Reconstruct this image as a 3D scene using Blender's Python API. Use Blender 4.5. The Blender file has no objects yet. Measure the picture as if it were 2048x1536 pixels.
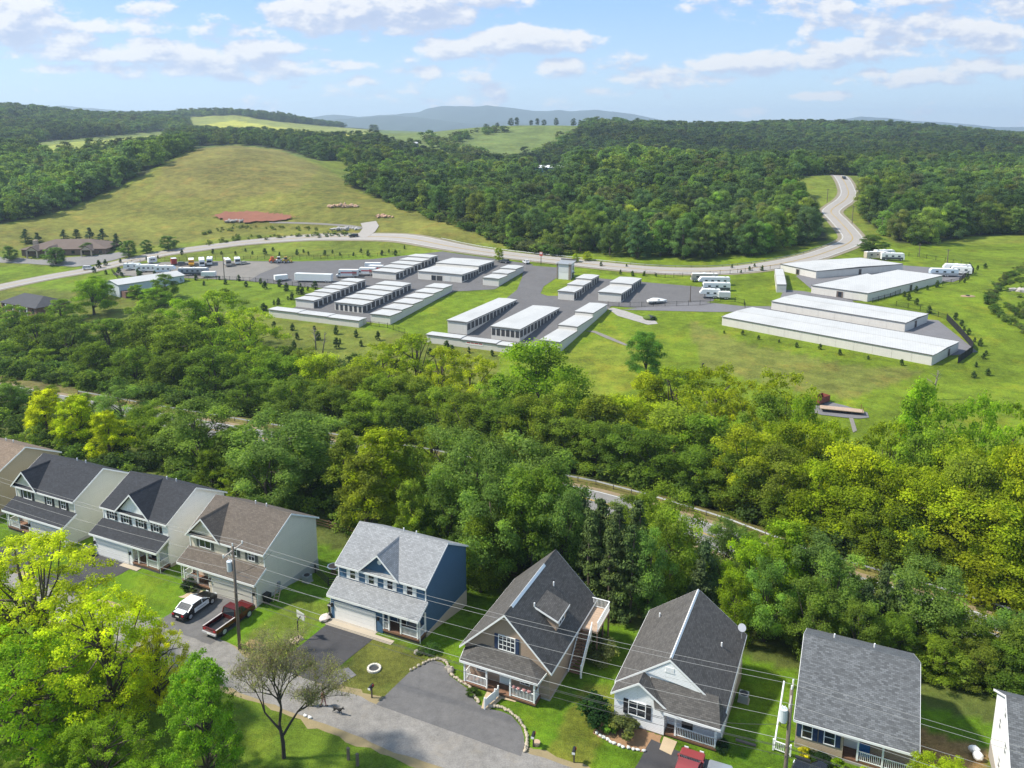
import bpy, bmesh, math, random
import numpy as np
from mathutils import Vector, Matrix
from mathutils.geometry import tessellate_polygon
RD = math.radians
rnd = random.Random(11)
SC = bpy.context.scene
COL = SC.collection

# ------------------------------------------------------------------ camera
FPX, CXP, CYP, PITCH, HC = 1577.0, 1012.0, 578.0, math.atan(308 / 1577.0), 48.0   # photo pixels (2048 wide), metres
cam = bpy.data.cameras.new("camera")
cam_o = bpy.data.objects.new("camera", cam)
COL.objects.link(cam_o)
cam.sensor_width = 36.0
cam.lens = 36.0 * FPX / 2048.0
cam.shift_x = (1024 - CXP) / 2048.0
cam.shift_y = (CYP - 768) / 2048.0
cam.clip_start = 0.5
cam.clip_end = 60000
cam_o.location = (0, 0, HC)
cam_o.rotation_euler = (math.pi / 2 - PITCH, 0, 0)
SC.camera = cam_o

# ------------------------------------------------------------------ light
SUN_AZ, SUN_EL = RD(-88), RD(50)          # azimuth from +Y towards +X
sun = bpy.data.lights.new("sun", 'SUN')
sun.energy = 3.0
sun.angle = RD(4.0)
sun.color = (1.0, 0.945, 0.84)
sun_o = bpy.data.objects.new("sun", sun)
COL.objects.link(sun_o)
tosun = Vector((math.sin(SUN_AZ) * math.cos(SUN_EL), math.cos(SUN_AZ) * math.cos(SUN_EL), math.sin(SUN_EL)))
sun_o.rotation_euler = tosun.to_track_quat('Z', 'Y').to_euler()
sun_o.location = (-200, 200, 300)
SC.view_settings.view_transform = 'Standard'
SC.view_settings.look = 'None'
SC.view_settings.exposure = 1.3
SC.view_settings.gamma = 1.0
SC.view_settings.use_curve_mapping = False
SC.cycles.use_denoising = True
SC.cycles.max_bounces = 6
SC.cycles.diffuse_bounces = 3
SC.cycles.transmission_bounces = 4
SC.cycles.transparent_max_bounces = 6
SC.cycles.volume_bounces = 0
SC.cycles.caustics_reflective = False
SC.cycles.caustics_refractive = False
SC.cycles.sample_clamp_indirect = 4.0

# ------------------------------------------------------------------ sky: Nishita air with cumulus mixed in by direction
world = bpy.data.worlds.new("World")
SC.world = world
world.use_nodes = True
world.cycles.sampling_method = "MANUAL"
world.cycles.sample_map_resolution = 256


class NT:
    """terse node-tree helper"""
    def __init__(s, tree):
        s.t = tree
    def n(s, typ, **kw):
        nd = s.t.nodes.new(typ)
        for k, v in kw.items():
            setattr(nd, k, v)
        return nd
    def l(s, a, b):
        s.t.links.new(a, b)
    def put(s, sock, v):
        if hasattr(v, 'is_output'):
            s.l(v, sock)
        else:
            sock.default_value = v
    def m(s, op, a, b=None, c=None, clamp=False):
        nd = s.n('ShaderNodeMath', operation=op, use_clamp=clamp)
        s.put(nd.inputs[0], a)
        if b is not None:
            s.put(nd.inputs[1], b)
        if c is not None:
            s.put(nd.inputs[2], c)
        return nd.outputs[0]
    def mix(s, f, a, b, typ='MIX'):
        nd = s.n('ShaderNodeMix', data_type='RGBA', blend_type=typ)
        s.put(nd.inputs[0], f)
        s.put(nd.inputs[6], a)
        s.put(nd.inputs[7], b)
        return nd.outputs[2]
    def noise(s, vec, scale, detail=4.0, rough=0.55, dist=0.0):
        nd = s.n('ShaderNodeTexNoise')
        if vec is not None:
            s.l(vec, nd.inputs['Vector'])
        nd.inputs['Scale'].default_value = scale
        nd.inputs['Detail'].default_value = detail
        nd.inputs['Roughness'].default_value = rough
        nd.inputs['Distortion'].default_value = dist
        return nd.outputs[0]
    def ramp(s, fac, stops):
        nd = s.n('ShaderNodeValToRGB')
        s.l(fac, nd.inputs[0])
        e = nd.color_ramp.elements
        while len(e) < len(stops):
            e.new(0.5)
        for el, (p, c) in zip(e, stops):
            el.position = p
            el.color = (*c, 1) if len(c) == 3 else c
        return nd.outputs[0]
    def smooth(s, v, a, b):
        nd = s.n('ShaderNodeMapRange', interpolation_type='SMOOTHSTEP')
        s.put(nd.inputs[0], v)
        nd.inputs[1].default_value = a
        nd.inputs[2].default_value = b
        return nd.outputs[0]


CLOUDS = [  # photo pixel centre x, y, half width, half height, weight
    (60, 55, 110, 52, 1.15), (-60, 60, 90, 60, 1.1), (150, 96, 80, 26, 0.9), (270, 62, 130, 14, .75), (330, 112, 190, 22, .95), (520, 112, 90, 26, 1.0),
    (470, 138, 260, 22, .8), (190, 142, 130, 9, .7), (650, 40, 110, 32, 1.15), (800, 22, 190, 48, 1.3), (930, 8, 130, 24, 1.0),
    (900, 105, 70, 20, 1.0), (1060, 88, 135, 25, 1.15), (860, 148, 70, 12, .6), (1118, 140, 46, 19, 1.0), (1650, 32, 42, 24, .95), (1800, 8, 90, 16, .9),
    (1740, 75, 30, 21, .9), (1945, 82, 100, 27, 1.1), (1700, 104, 130, 18, 1.0), (1560, 128, 110, 18, .95), (1450, 136, 90, 20, .9), (1330, 158, 110, 18, .85),
    (1210, 188, 50, 9, .7), (1800, 158, 150, 16, .8), (1960, 140, 100, 18, .9), (1640, 194, 60, 9, .7), (1490, 226, 40, 8, .55), (700, 165, 110, 10, .5)]


T = NT(world.node_tree)
world.node_tree.nodes.clear()
wo, bg = T.n('ShaderNodeOutputWorld'), T.n('ShaderNodeBackground')
sky = T.n('ShaderNodeTexSky', sky_type='NISHITA')
sky.sun_disc = False
sky.sun_elevation = SUN_EL
sky.sun_rotation = SUN_AZ
sky.altitude = 200
sky.air_density = 1.0
sky.dust_density = 0.2
sky.ozone_density = 2.0
tc = T.n('ShaderNodeTexCoord')
sep = T.n('ShaderNodeSeparateXYZ')
T.l(tc.outputs['Generated'], sep.inputs[0])
sx, sy, sz = sep.outputs
den = T.m('MAXIMUM', T.m('ABSOLUTE', sy), 0.15)
az = T.m('DIVIDE', sx, den)
el = T.m('DIVIDE', sz, den)
ae = T.n('ShaderNodeCombineXYZ')
T.l(az, ae.inputs[0])
T.l(el, ae.inputs[1])
def vm(op, a, b, c=None):
    nd = T.n('ShaderNodeVectorMath', operation=op)
    for i, q in enumerate((a, b, c)):
        if q is not None:
            T.put(nd.inputs[i], q)
    return nd
def noise2(vec, sc, det, ro):
    nd = T.n('ShaderNodeTexNoise', noise_dimensions='2D')
    T.l(vec, nd.inputs['Vector'])
    nd.inputs['Scale'].default_value = sc
    nd.inputs['Detail'].default_value = det
    nd.inputs['Roughness'].default_value = ro
    return nd.outputs[0]
nv = vm('MULTIPLY', ae.outputs[0], (1.0, 2.1, 0)).outputs[0]
nv2 = vm('MULTIPLY_ADD', ae.outputs[0], (1.0, 2.1, 0), (-.012, .022, 0)).outputs[0]
n1, n1b = noise2(nv, 24.0, 6.0, .6), noise2(nv2, 24.0, 3.0, .6)
def blobs(off):
    best = None
    for (px, py, w, h, k) in CLOUDS:
        ca, ce = (px - CXP) / 1607.0 - off[0], (270 - py) / 1607.0 - off[1]
        ia, ie = 1607.0 / w / 1.2, 1607.0 / h / 1.4
        q = vm('MULTIPLY_ADD', ae.outputs[0], (ia, ie, 0), (-ca * ia, -ce * ie, 0)).outputs[0]
        r = vm('DOT_PRODUCT', q, q).outputs['Value']
        val = T.m('MULTIPLY_ADD', r, -k, k)
        best = val if best is None else T.m('MAXIMUM', best, val)
    return best
gen = T.m('MULTIPLY_ADD', noise2(nv, 5.0, 2.0, .5), 3.4, -1.88)      # same kind of cloud elsewhere in the sky, cover raised to brighten the fill
best = T.m('MAXIMUM', blobs((0, 0)), gen)
bup = T.m('MAXIMUM', blobs((-.010, .014)), T.m('ADD', gen, .1))
d0 = T.m('ADD', best, T.m('MULTIPLY_ADD', n1, 2.3, -1.22))
alpha = T.m('MULTIPLY', T.smooth(d0, -0.05, 0.6), T.smooth(el, 0.0, 0.03))
lit = T.smooth(T.m('ADD', T.m('MULTIPLY', T.m('SUBTRACT', n1, n1b), 2.2), T.m('MULTIPLY', T.m('SUBTRACT', best, bup), .8)), -.45, .5)
thick = T.smooth(d0, 0.3, 1.4)
cc = T.mix(lit, (2.5, 2.8, 3.55, 1), (4.3, 4.2, 4.1, 1))
cc = T.mix(T.m('MULTIPLY', T.m('MULTIPLY', thick, T.m('SUBTRACT', 1.15, lit)), .7), cc, (2.1, 2.45, 3.3, 1))
grad = T.ramp(T.m('DIVIDE', T.m('MAXIMUM', sz, 0.0), 1.0), [(0.0, (.27, .335, .385)), (0.06, (.235, .325, .41)), (0.15, (.15, .255, .42)), (0.4, (.16, .25, .39)), (1.0, (.17, .25, .37))])
skyc = T.mix(0.88, sky.outputs[0], T.mix(1.0, grad, (10, 10, 10, 1), 'MULTIPLY'))
colr = T.mix(T.m('MULTIPLY', alpha, 0.9), skyc, cc)
T.l(colr, bg.inputs[0])
bg.inputs[1].default_value = 0.10
T.l(bg.outputs[0], wo.inputs[0])

# ------------------------------------------------------------------ frames: street frame (s along the lane, t away from it)
AST = RD(25.0)
UX, UY = math.cos(AST), -math.sin(AST)
VX, VY = math.sin(AST), math.cos(AST)
cP, sP = math.cos(PITCH), math.sin(PITCH)
def W2(s, t):
    return (s * UX + t * VX, s * UY + t * VY)
def ST(x, y):
    return (x * UX + y * UY, x * VX + y * VY)
def ray(u, v):
    a, b = (u - CXP) / FPX, (v - CYP) / FPX
    return np.array([a, cP - b * sP, -(sP + b * cP)])
def proj(x, y, z):
    z = z - HC
    Z = y * cP - z * sP
    Y = -(y * sP + z * cP)
    Z = np.where(np.abs(Z) < 1e-3, 1e-3, Z)
    return CXP + FPX * x / Z, CYP + FPX * Y / Z, Z
def atZ(u, v, Z):
    r = ray(u, v) * Z
    return (r[0], r[1], HC + r[2])

# ------------------------------------------------------------------ terrain height
TZ = [(-400, 0), (57.5, 0), (61, -.25), (68, -1.6), (78, -2.6), (90, -4.6), (100, -6), (112, -6), (116, -7.6), (135, -14), (150, -15.6), (172, -14.6), (195, -12)]
RAIL = [(-200, 105.5), (-131, 107.2), (-103, 108.6), (-66, 111), (-36, 110.9), (-27, 109.7), (-16, 107.3), (-3, 102.5), (8, 100.6), (18, 98.6), (60, 92)]
def rail_t(s):
    return np.interp(s, [p[0] for p in RAIL], [p[1] for p in RAIL])
def sm(x, a, b):
    q = np.clip((x - a) / (b - a), 0, 1)
    return q * q * (3 - 2 * q)
def near_z(s, t):
    s, t = np.asarray(s, float), np.asarray(t, float)
    tt = t - (rail_t(s) - 110) * sm(t, 76, 92) * (1 - sm(t, 122, 150))     # the bench of the county road follows its bend
    a = np.interp(tt, [p[0] for p in TZ], [p[1] for p in TZ])
    return np.where(t > 195, -12 + .085 * (t - 195), a)
CTRL = [(0, 455, 400), (60, 470, 395), (200, 470, 400), (330, 468, 402), (470, 465, 405), (600, 460, 400), (760, 455, 390), (900, 460, 370),
        (400, 494, 372), (560, 481, 386), (720, 480, 382), (880, 493, 360), (1040, 508, 335), (1200, 522, 315), (1400, 530, 300), (1560, 522, 305),
        (1650, 505, 325), (1705, 478, 352), (1675, 440, 395), (1662, 420, 420), (1695, 395, 460), (1684, 355, 525), (1684, 352, 600), (1620, 420, 430), (1760, 430, 420),
        (300, 345, 500), (420, 293, 610), (500, 299, 610), (560, 330, 540), (650, 350, 520), (420, 380, 470), (560, 400, 450), (700, 400, 445), (150, 430, 440),
        (300, 420, 440), (850, 430, 420), (420, 312, 700), (550, 315, 690), (700, 330, 640), (800, 370, 560), (900, 420, 450),
        (1240, 515, 322), (1240, 450, 400), (1240, 339, 520), (1000, 413, 470), (1450, 371, 500), (1560, 417, 440), (1400, 460, 390), (1050, 470, 380), (1095, 350, 750), (1240, 340, 640), (1450, 340, 650),
        (1300, 293, 900), (1250, 256, 1300), (1420, 262, 1420), (1600, 252, 1400), (1690, 256, 1400), (1800, 257, 1380), (1900, 266, 1350), (2040, 284, 1300), (2200, 290, 1300), (1400, 310, 900), (1700, 318, 850), (2000, 330, 800),
        (1800, 490, 345), (1900, 482, 360), (2040, 472, 365), (2200, 480, 350), (1800, 400, 470), (2000, 400, 470), (1900, 350, 620), (2200, 400, 480),
        (760, 275, 1000), (900, 268, 1100), (1000, 252, 1150), (1150, 252, 1150), (900, 310, 850), (1100, 300, 900), (700, 300, 800), (600, 300, 780),
        (0, 215, 1400), (-200, 215, 1400), (100, 235, 1500), (250, 240, 1700), (450, 226, 1900), (560, 235, 1900), (650, 255, 1900), (740, 268, 1900), (0, 260, 1000), (200, 275, 1000), (400, 268, 1200),
        (520, 262, 1250), (700, 275, 1300), (100, 300, 800), (250, 292, 800), (0, 330, 600), (100, 350, 560), (200, 340, 600), (0, 400, 480), (-250, 400, 480), (-250, 300, 800),
        (300, 274, 3000), (1000, 274, 3000), (1700, 274, 3000), (-600, 274, 3000), (2600, 274, 3000), (0, 272, 9000), (1000, 272, 9000), (2000, 272, 9000), (-1500, 272, 9000), (3500, 272, 9000)]
_c = [atZ(*c) for c in CTRL]
for _s in range(-340, 200, 45):
    for _t in (240, 275, 305):
        x, y = W2(_s, _t)
        if y < 355:
            _c.append((x, y, float(near_z(_s, _t))))
_c = np.array(_c)
def _phi(d2):
    return np.sqrt(d2 + 900.0)
_n = len(_c)
_A = np.zeros((_n + 1, _n + 1))
_A[:_n, :_n] = _phi(((_c[:, None, :2] - _c[None, :, :2]) ** 2).sum(-1)) - np.eye(_n) * 4.0
_A[:_n, _n] = 1
_A[_n, :_n] = 1
_wt = np.linalg.solve(_A, np.append(_c[:, 2], 0))
def terrain(x, y):
    x, y = np.asarray(x, float), np.asarray(y, float)
    sh = x.shape
    x, y = x.ravel(), y.ravel()
    out = np.empty_like(x)
    for i in range(0, len(x), 20000):
        xx, yy = x[i:i + 20000], y[i:i + 20000]
        t = xx * VX + yy * VY
        sst = xx * UX + yy * UY
        w = (1 - sm(t, 298, 345)) * (1 - sm(yy, 338, 378))
        far = _phi((xx[:, None] - _c[None, :, 0]) ** 2 + (yy[:, None] - _c[None, :, 1]) ** 2) @ _wt[:_n] + _wt[_n]
        rough = 1.2 * np.sin(xx / 37.) * np.sin(yy / 29.) * sm(yy, 420, 700)
        out[i:i + 20000] = w * near_z(sst, t) + (1 - w) * (far + rough)
    return out.reshape(sh)
def tz(x, y):
    return float(terrain(np.array([x]), np.array([y]))[0])
_zs = np.concatenate([np.arange(30, 420, 1.0), np.arange(420, 3000, 6.0)])
def G(u, v):
    """ground point seen at photo pixel (u, v)"""
    r = ray(u, v)
    X, Y, Zz = r[0] * _zs, r[1] * _zs, HC + r[2] * _zs
    h = terrain(X, Y)
    k = int(np.argmax(Zz <= h))
    if k == 0:
        k = len(_zs) - 1
    f0, f1 = Zz[k - 1] - h[k - 1], h[k] - Zz[k]
    q = f0 / max(f0 + f1, 1e-6)
    zz = _zs[k - 1] + q * (_zs[k] - _zs[k - 1])
    x, y = r[0] * zz, r[1] * zz
    return (x, y, tz(x, y))

# ------------------------------------------------------------------ mesh builder
class MB:
    def __init__(s, M=None):
        s.v, s.f, s.M = [], [], M
    def add(s, vs, fs):
        o = len(s.v)
        s.v += [tuple(p) for p in vs]
        s.f += [tuple(i + o for i in f) for f in fs]
        return s
    def box(s, x0, x1, y0, y1, z0, z1):
        return s.add([(x0, y0, z0), (x1, y0, z0), (x1, y1, z0), (x0, y1, z0), (x0, y0, z1), (x1, y0, z1), (x1, y1, z1), (x0, y1, z1)],
                     [(3, 2, 1, 0), (4, 5, 6, 7), (0, 1, 5, 4), (1, 2, 6, 5), (2, 3, 7, 6), (3, 0, 4, 7)])
    def prism(s, prof, axis, a, b):
        n = len(prof)
        ar = sum(prof[i][0] * prof[(i + 1) % n][1] - prof[(i + 1) % n][0] * prof[i][1] for i in range(n))
        if (ar < 0) != (axis == 'y'):
            prof = prof[::-1]
        mk = {'x': lambda p, q: (q, p[0], p[1]), 'y': lambda p, q: (p[0], q, p[1]), 'z': lambda p, q: (p[0], p[1], q)}[axis]
        vs = [mk(p, a) for p in prof] + [mk(p, b) for p in prof]
        fs = [tuple(range(n))[::-1], tuple(range(n, 2 * n))] + [(i, (i + 1) % n, n + (i + 1) % n, n + i) for i in range(n)]
        return s.add(vs, fs)
    def slab(s, q, th):
        """a quad given by four corners, thickened downwards along its normal"""
        q = [Vector(p) for p in q]
        n = (q[1] - q[0]).cross(q[3] - q[0]).normalized()
        if n.z < 0:
            q = q[::-1]
            n = -n
        b = [p - n * th for p in q]
        return s.add(q + b, [(0, 1, 2, 3), (7, 6, 5, 4), (0, 4, 5, 1), (1, 5, 6, 2), (2, 6, 7, 3), (3, 7, 4, 0)])
    def tube(s, pts, rad, n=6, caps=True):
        pts = [Vector(p) for p in pts]
        rad = rad if hasattr(rad, '__len__') else [rad] * len(pts)
        vs, fs = [], []
        for i, p in enumerate(pts):
            d = (pts[min(i + 1, len(pts) - 1)] - pts[max(i - 1, 0)]).normalized()
            u = d.cross(Vector((0, 0, 1)) if abs(d.z) < .9 else Vector((1, 0, 0))).normalized()
            w = d.cross(u)
            for k in range(n):
                a = 2 * math.pi * k / n
                vs.append(p + (u * math.cos(a) + w * math.sin(a)) * rad[i])
        for i in range(len(pts) - 1):
            for k in range(n):
                k2 = (k + 1) % n
                fs.append((i * n + k, i * n + k2, (i + 1) * n + k2, (i + 1) * n + k))
        if caps:
            fs += [tuple(range(n))[::-1], tuple(range((len(pts) - 1) * n, len(pts) * n))]
        return s.add(vs, fs)
    def cyl(s, c, r, z0, z1, n=12, r1=None):
        return s.tube([(c[0], c[1], z0), (c[0], c[1], z1)], [r, r if r1 is None else r1], n)
    def bar(s, a, b, w, h):
        """rectangular bar from a to b, width w, height h"""
        a, b = Vector(a), Vector(b)
        d = (b - a).normalized()
        u = d.cross(Vector((0, 0, 1)) if abs(d.z) < .95 else Vector((1, 0, 0))).normalized() * w / 2
        n = u.cross(d).normalized() * h / 2
        vs = [a - u - n, a + u - n, a + u + n, a - u + n, b - u - n, b + u - n, b + u + n, b - u + n]
        return s.add(vs, [(0, 1, 2, 3), (7, 6, 5, 4), (0, 4, 5, 1), (1, 5, 6, 2), (2, 6, 7, 3), (3, 7, 4, 0)])
    def poly(s, pts, z=None, zf=None):
        """flat polygon sheet, triangulated"""
        p3 = [Vector((p[0], p[1], 0)) for p in pts]
        tr = tessellate_polygon([p3])
        vs = [(p[0], p[1], (z if z is not None else zf(p[0], p[1]))) for p in pts]
        fs = []
        for t in tr:
            a, b, c = [p3[i] for i in t]
            fs.append(t if (b - a).cross(c - a).z > 0 else t[::-1])
        return s.add(vs, fs)
    def blob(s, c, r, seed=0, jit=.25, sub=2):
        bm = bmesh.new()
        bmesh.ops.create_icosphere(bm, subdivisions=sub, radius=1)
        q = random.Random(seed)
        vs = [(c[0] + v.co.x * r[0] * (1 + q.uniform(-jit, jit)), c[1] + v.co.y * r[1] * (1 + q.uniform(-jit, jit)), c[2] + v.co.z * r[2] * (1 + q.uniform(-jit, jit))) for v in bm.verts]
        bm.verts.ensure_lookup_table()
        fs = [tuple(v.index for v in f.verts) for f in bm.faces]
        bm.free()
        return s.add(vs, fs)
    def mesh(s, name, smooth=False, uv=True):
        me = bpy.data.meshes.new(name)
        vs = s.v if s.M is None else [tuple(s.M @ Vector(p)) for p in s.v]
        me.from_pydata(vs, [], s.f)
        if uv and len(s.f) < 40000:
            lay = me.uv_layers.new(name="uv")
            me.update()
            dat = np.zeros(len(me.loops) * 2, dtype=np.float32)
            for p in me.polygons:
                n = p.normal
                if abs(n.z) > .985:
                    a, b = Vector((1, 0, 0)), Vector((0, 1, 0))
                else:
                    a = Vector((-n.y, n.x, 0)).normalized()
                    b = n.cross(a)
                for li in p.loop_indices:
                    co = me.vertices[me.loops[li].vertex_index].co
                    dat[li * 2], dat[li * 2 + 1] = co.dot(a), co.dot(b)
            lay.data.foreach_set('uv', dat)
        if smooth:
            me.polygons.foreach_set('use_smooth', [True] * len(me.polygons))
        me.update()
        return me
    def build(s, name, mat, parent=None, smooth=False, kind=None, uv=True):
        return obj(name, s.mesh(name, smooth, uv), mat, parent, kind)


def obj(name, me, mat=None, parent=None, kind=None):
    o = bpy.data.objects.new(name, me)
    COL.objects.link(o)
    if mat is not None and not me.materials:
        me.materials.append(mat)
    if parent is not None:
        o.parent = parent
    if kind:
        o['kind'] = kind
    return o
def tag(o, label, cat, group=None):
    o['label'] = label
    o['category'] = cat
    if group:
        o['group'] = group
    return o
def thing(name, label, cat, loc=(0, 0, 0), rz=0.0, group=None, scale=None):
    o = bpy.data.objects.new(name, None)
    o.empty_display_size = .3
    COL.objects.link(o)
    o.location = loc
    o.rotation_euler = (0, 0, rz)
    if scale is not None:
        o.scale = scale
    return tag(o, label, cat, group)
def copy_tree(o, parent=None):
    c = o.copy()
    COL.objects.link(c)
    c.parent = parent
    for ch in KIDS.get(o.name, []) or [k for k in o.children]:
        copy_tree(ch, c)
    return c
KIDS = {}
ORD = ['first', 'second', 'third', 'fourth', 'fifth', 'sixth', 'seventh', 'eighth', 'ninth', 'tenth', 'eleventh', 'twelfth', 'thirteenth', 'fourteenth', 'fifteenth',
       'sixteenth', 'seventeenth', 'eighteenth', 'nineteenth', 'twentieth']
def ordn(i):
    if i < 20:
        return ORD[i]
    n = i + 1
    return '%d%s' % (n, 'th' if 10 < n % 100 < 14 else {1: 'st', 2: 'nd', 3: 'rd'}.get(n % 10, 'th'))

# ------------------------------------------------------------------ materials
MATS = {}
def newmat(name):
    m = bpy.data.materials.new(name)
    m.use_nodes = True
    m.node_tree.nodes.clear()
    t = NT(m.node_tree)
    out, p = t.n('ShaderNodeOutputMaterial'), t.n('ShaderNodeBsdfPrincipled')
    t.l(p.outputs[0], out.inputs[0])
    return m, t, p, out
def pm(name, col, rough=.7, var=.12, scale=2.0, bump=0.0, metal=0.0, spec=.4, grime=0.0, kind=None, kw=None):
    """procedural material: colour broken up by noise; kind adds a pattern laid out in metres on the face's own uv"""
    if name in MATS:
        return MATS[name]
    m, t, p, out = newmat(name)
    tcn = t.n('ShaderNodeTexCoord')
    oc, uv = tcn.outputs['Object'], tcn.outputs['UV']
    n1, n2 = t.noise(oc, scale, 5, .6), t.noise(oc, scale * 9, 3, .6)
    f = t.m('ADD', t.m('MULTIPLY_ADD', n1, 2 * var, 1 - var), t.m('MULTIPLY_ADD', n2, var, -var / 2))
    c = t.n('ShaderNodeVectorMath', operation='SCALE')
    c.inputs[0].default_value = col
    t.l(f, c.inputs['Scale'])
    cs = c.outputs[0]
    hgt = t.m('MULTIPLY', n2, .3)
    if kind == 'brick':                       # rows and columns: (width, height, gap, offset, dark, colour variation)
        bw, bh, gap, off, dark, cv = kw
        b = t.n('ShaderNodeTexBrick')
        b.offset = off
        t.l(uv, b.inputs['Vector'])
        b.inputs['Color1'].default_value = (1 - cv, 1 - cv, 1 - cv, 1)
        b.inputs['Color2'].default_value = (1 + cv, 1 + cv, 1 + cv, 1)
        b.inputs['Mortar'].default_value = (dark, dark, dark, 1)
        b.inputs['Scale'].default_value = 1.0
        b.inputs['Mortar Size'].default_value = gap
        b.inputs['Mortar Smooth'].default_value = .3
        b.inputs['Brick Width'].default_value = bw
        b.inputs['Row Height'].default_value = bh
        cs = t.mix(1.0, cs, b.outputs[0], 'MULTIPLY')
        hgt = t.m('SUBTRACT', hgt, b.outputs[1])
        bump = max(bump, .35)
    if grime:
        g = t.smooth(t.noise(oc, scale * .35, 6, .65), .45, .75)
        cs = t.mix(t.m('MULTIPLY', g, grime), cs, tuple(x * .45 for x in col) + (1,))
    t.l(cs, p.inputs['Base Color'])
    p.inputs['Roughness'].default_value = rough
    p.inputs['Metallic'].default_value = metal
    p.inputs['Specular IOR Level'].default_value = spec
    if bump:
        bn = t.n('ShaderNodeBump')
        bn.inputs['Strength'].default_value = bump
        bn.inputs['Distance'].default_value = .03
        t.l(hgt, bn.inputs['Height'])
        t.l(bn.outputs[0], p.inputs['Normal'])
    MATS[name] = m
    return m
def shingle(name, col, cv=.16):
    return pm(name, col, .9, .16, 1.2, .3, spec=.2, grime=.22, kind='brick', kw=(.32, .15, .012, .5, .55, cv))
def siding(name, col, grime=.1):
    return pm(name, col, .6, .05, .8, .2, spec=.35, grime=grime, kind='brick', kw=(4.0, .13, .012, .5, .62, .02))
glass = pm('window_glass', (.02, .026, .034), .08, .3, .6, 0, 0, .8)
white = pm('white_paint', (.78, .78, .76), .5, .05, 1.5, .05)
black = pm('black_plastic', (.018, .018, .02), .45, .2, 3, .1)
blackmetal = pm('black_metal', (.015, .015, .016), .4, .2, 3, .1, .2)
tyre = pm('tyre_rubber', (.02, .02, .02), .85, .2, 4)
chrome = pm('wheel_alloy', (.52, .53, .55), .35, .1, 4, 0, .35)
conc = pm('concrete', (.36, .33, .29), .85, .14, 1.1, .3, grime=.3)
steel = pm('galvanised_steel', (.30, .31, .32), .5, .12, 2, .1, .25)
wood = pm('deck_wood', (.20, .105, .062), .75, .22, 1.5, .3, kind='brick', kw=(3.2, .14, .01, .5, .4, .18))
palewood = pm('pale_wood', (.42, .30, .21), .75, .2, 2, .3, kind='brick', kw=(3.2, .14, .01, .5, .5, .12))
polewood = pm('utility_pole_wood', (.15, .12, .095), .85, .3, 2.5, .4)
red_lens = pm('red_tail_lens', (.35, .01, .012), .25, .05, 3)
lamp_lens = pm('headlamp_lens', (.7, .72, .75), .1, .05, 3, spec=.8)

# ------------------------------------------------------------------ ground
def inpoly(u, v, poly):
    """vectorised point in polygon"""
    r = np.zeros(u.shape, bool)
    n = len(poly)
    for i in range(n):
        x0, y0 = poly[i]
        x1, y1 = poly[(i + 1) % n]
        if y0 == y1:
            continue
        c = ((y0 > v) != (y1 > v)) & (u < (x1 - x0) * (v - y0) / (y1 - y0) + x0)
        r ^= c
    return r
FIELD = [(-60, 462), (60, 440), (150, 418), (250, 374), (330, 330), (395, 297), (470, 290), (560, 300), (640, 330), (690, 360), (720, 385), (765, 400), (860, 432), (965, 460), (1010, 492), (880, 482), (700, 470), (500, 473), (350, 487), (250, 497), (-60, 500)]
MIDFIELD = [(745, 268), (860, 262), (1000, 250), (1130, 248), (1160, 256), (1140, 285), (1100, 310), (980, 335), (900, 312), (830, 300), (760, 285)]
YFIELD = [(390, 252), (470, 240), (540, 252), (640, 264), (740, 270), (700, 280), (560, 270), (450, 262)]
LFIELD = [(70, 295), (150, 284), (330, 270), (325, 278), (160, 300), (80, 306)]
ROADBANK = [(1590, 400), (1620, 350), (1660, 350), (1740, 352), (1720, 440), (1800, 500), (1700, 520), (1640, 500), (1610, 440)]
YCLEAR = [(375, 234), (470, 230), (560, 244), (745, 260), (765, 282), (640, 282), (560, 277), (450, 272), (375, 262)]
LCLEAR = [(60, 286), (330, 262), (338, 292), (160, 318), (66, 328)]
FORESTS = [
    [(690, 330), (740, 350), (700, 372), (760, 398), (870, 430), (975, 462), (1015, 486), (1100, 500), (1240, 516), (1400, 520), (1540, 508), (1640, 490), (1660, 478), (1640, 440), (1608, 420), (1600, 395), (1560, 372), (1450, 360), (1330, 330), (1240, 330), (1120, 352), (1010, 385), (900, 330), (760, 300)],
    [(1720, 360), (1860, 350), (2250, 330), (2250, 470), (2048, 470), (1930, 474), (1850, 490), (1800, 488), (1730, 440), (1712, 400)],
    [(1170, 254), (1300, 240), (1600, 236), (1900, 240), (2300, 255), (2300, 345), (2048, 345), (1850, 355), (1740, 352), (1650, 350), (1560, 356), (1450, 350), (1330, 330), (1240, 330), (1120, 348), (1000, 360), (930, 340), (1000, 330), (1110, 308), (1150, 285)],
    [(-80, 300), (70, 300), (160, 300), (330, 275), (330, 262), (560, 262), (740, 275), (770, 290), (860, 312), (900, 330), (760, 305), (700, 320), (640, 322), (560, 298), (470, 288), (395, 293), (325, 328), (245, 372), (145, 415), (55, 438), (-80, 462)],
    [(-250, 195), (0, 195), (60, 205), (160, 225), (280, 222), (400, 212), (540, 212), (660, 238), (760, 258), (745, 268), (640, 262), (540, 250), (470, 238), (390, 250), (560, 262), (330, 264), (150, 284), (70, 292), (-80, 300), (-250, 320)]]
REDSOIL = [(428, 432), (470, 427), (560, 430), (590, 438), (540, 446), (450, 443), (430, 438)]

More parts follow.
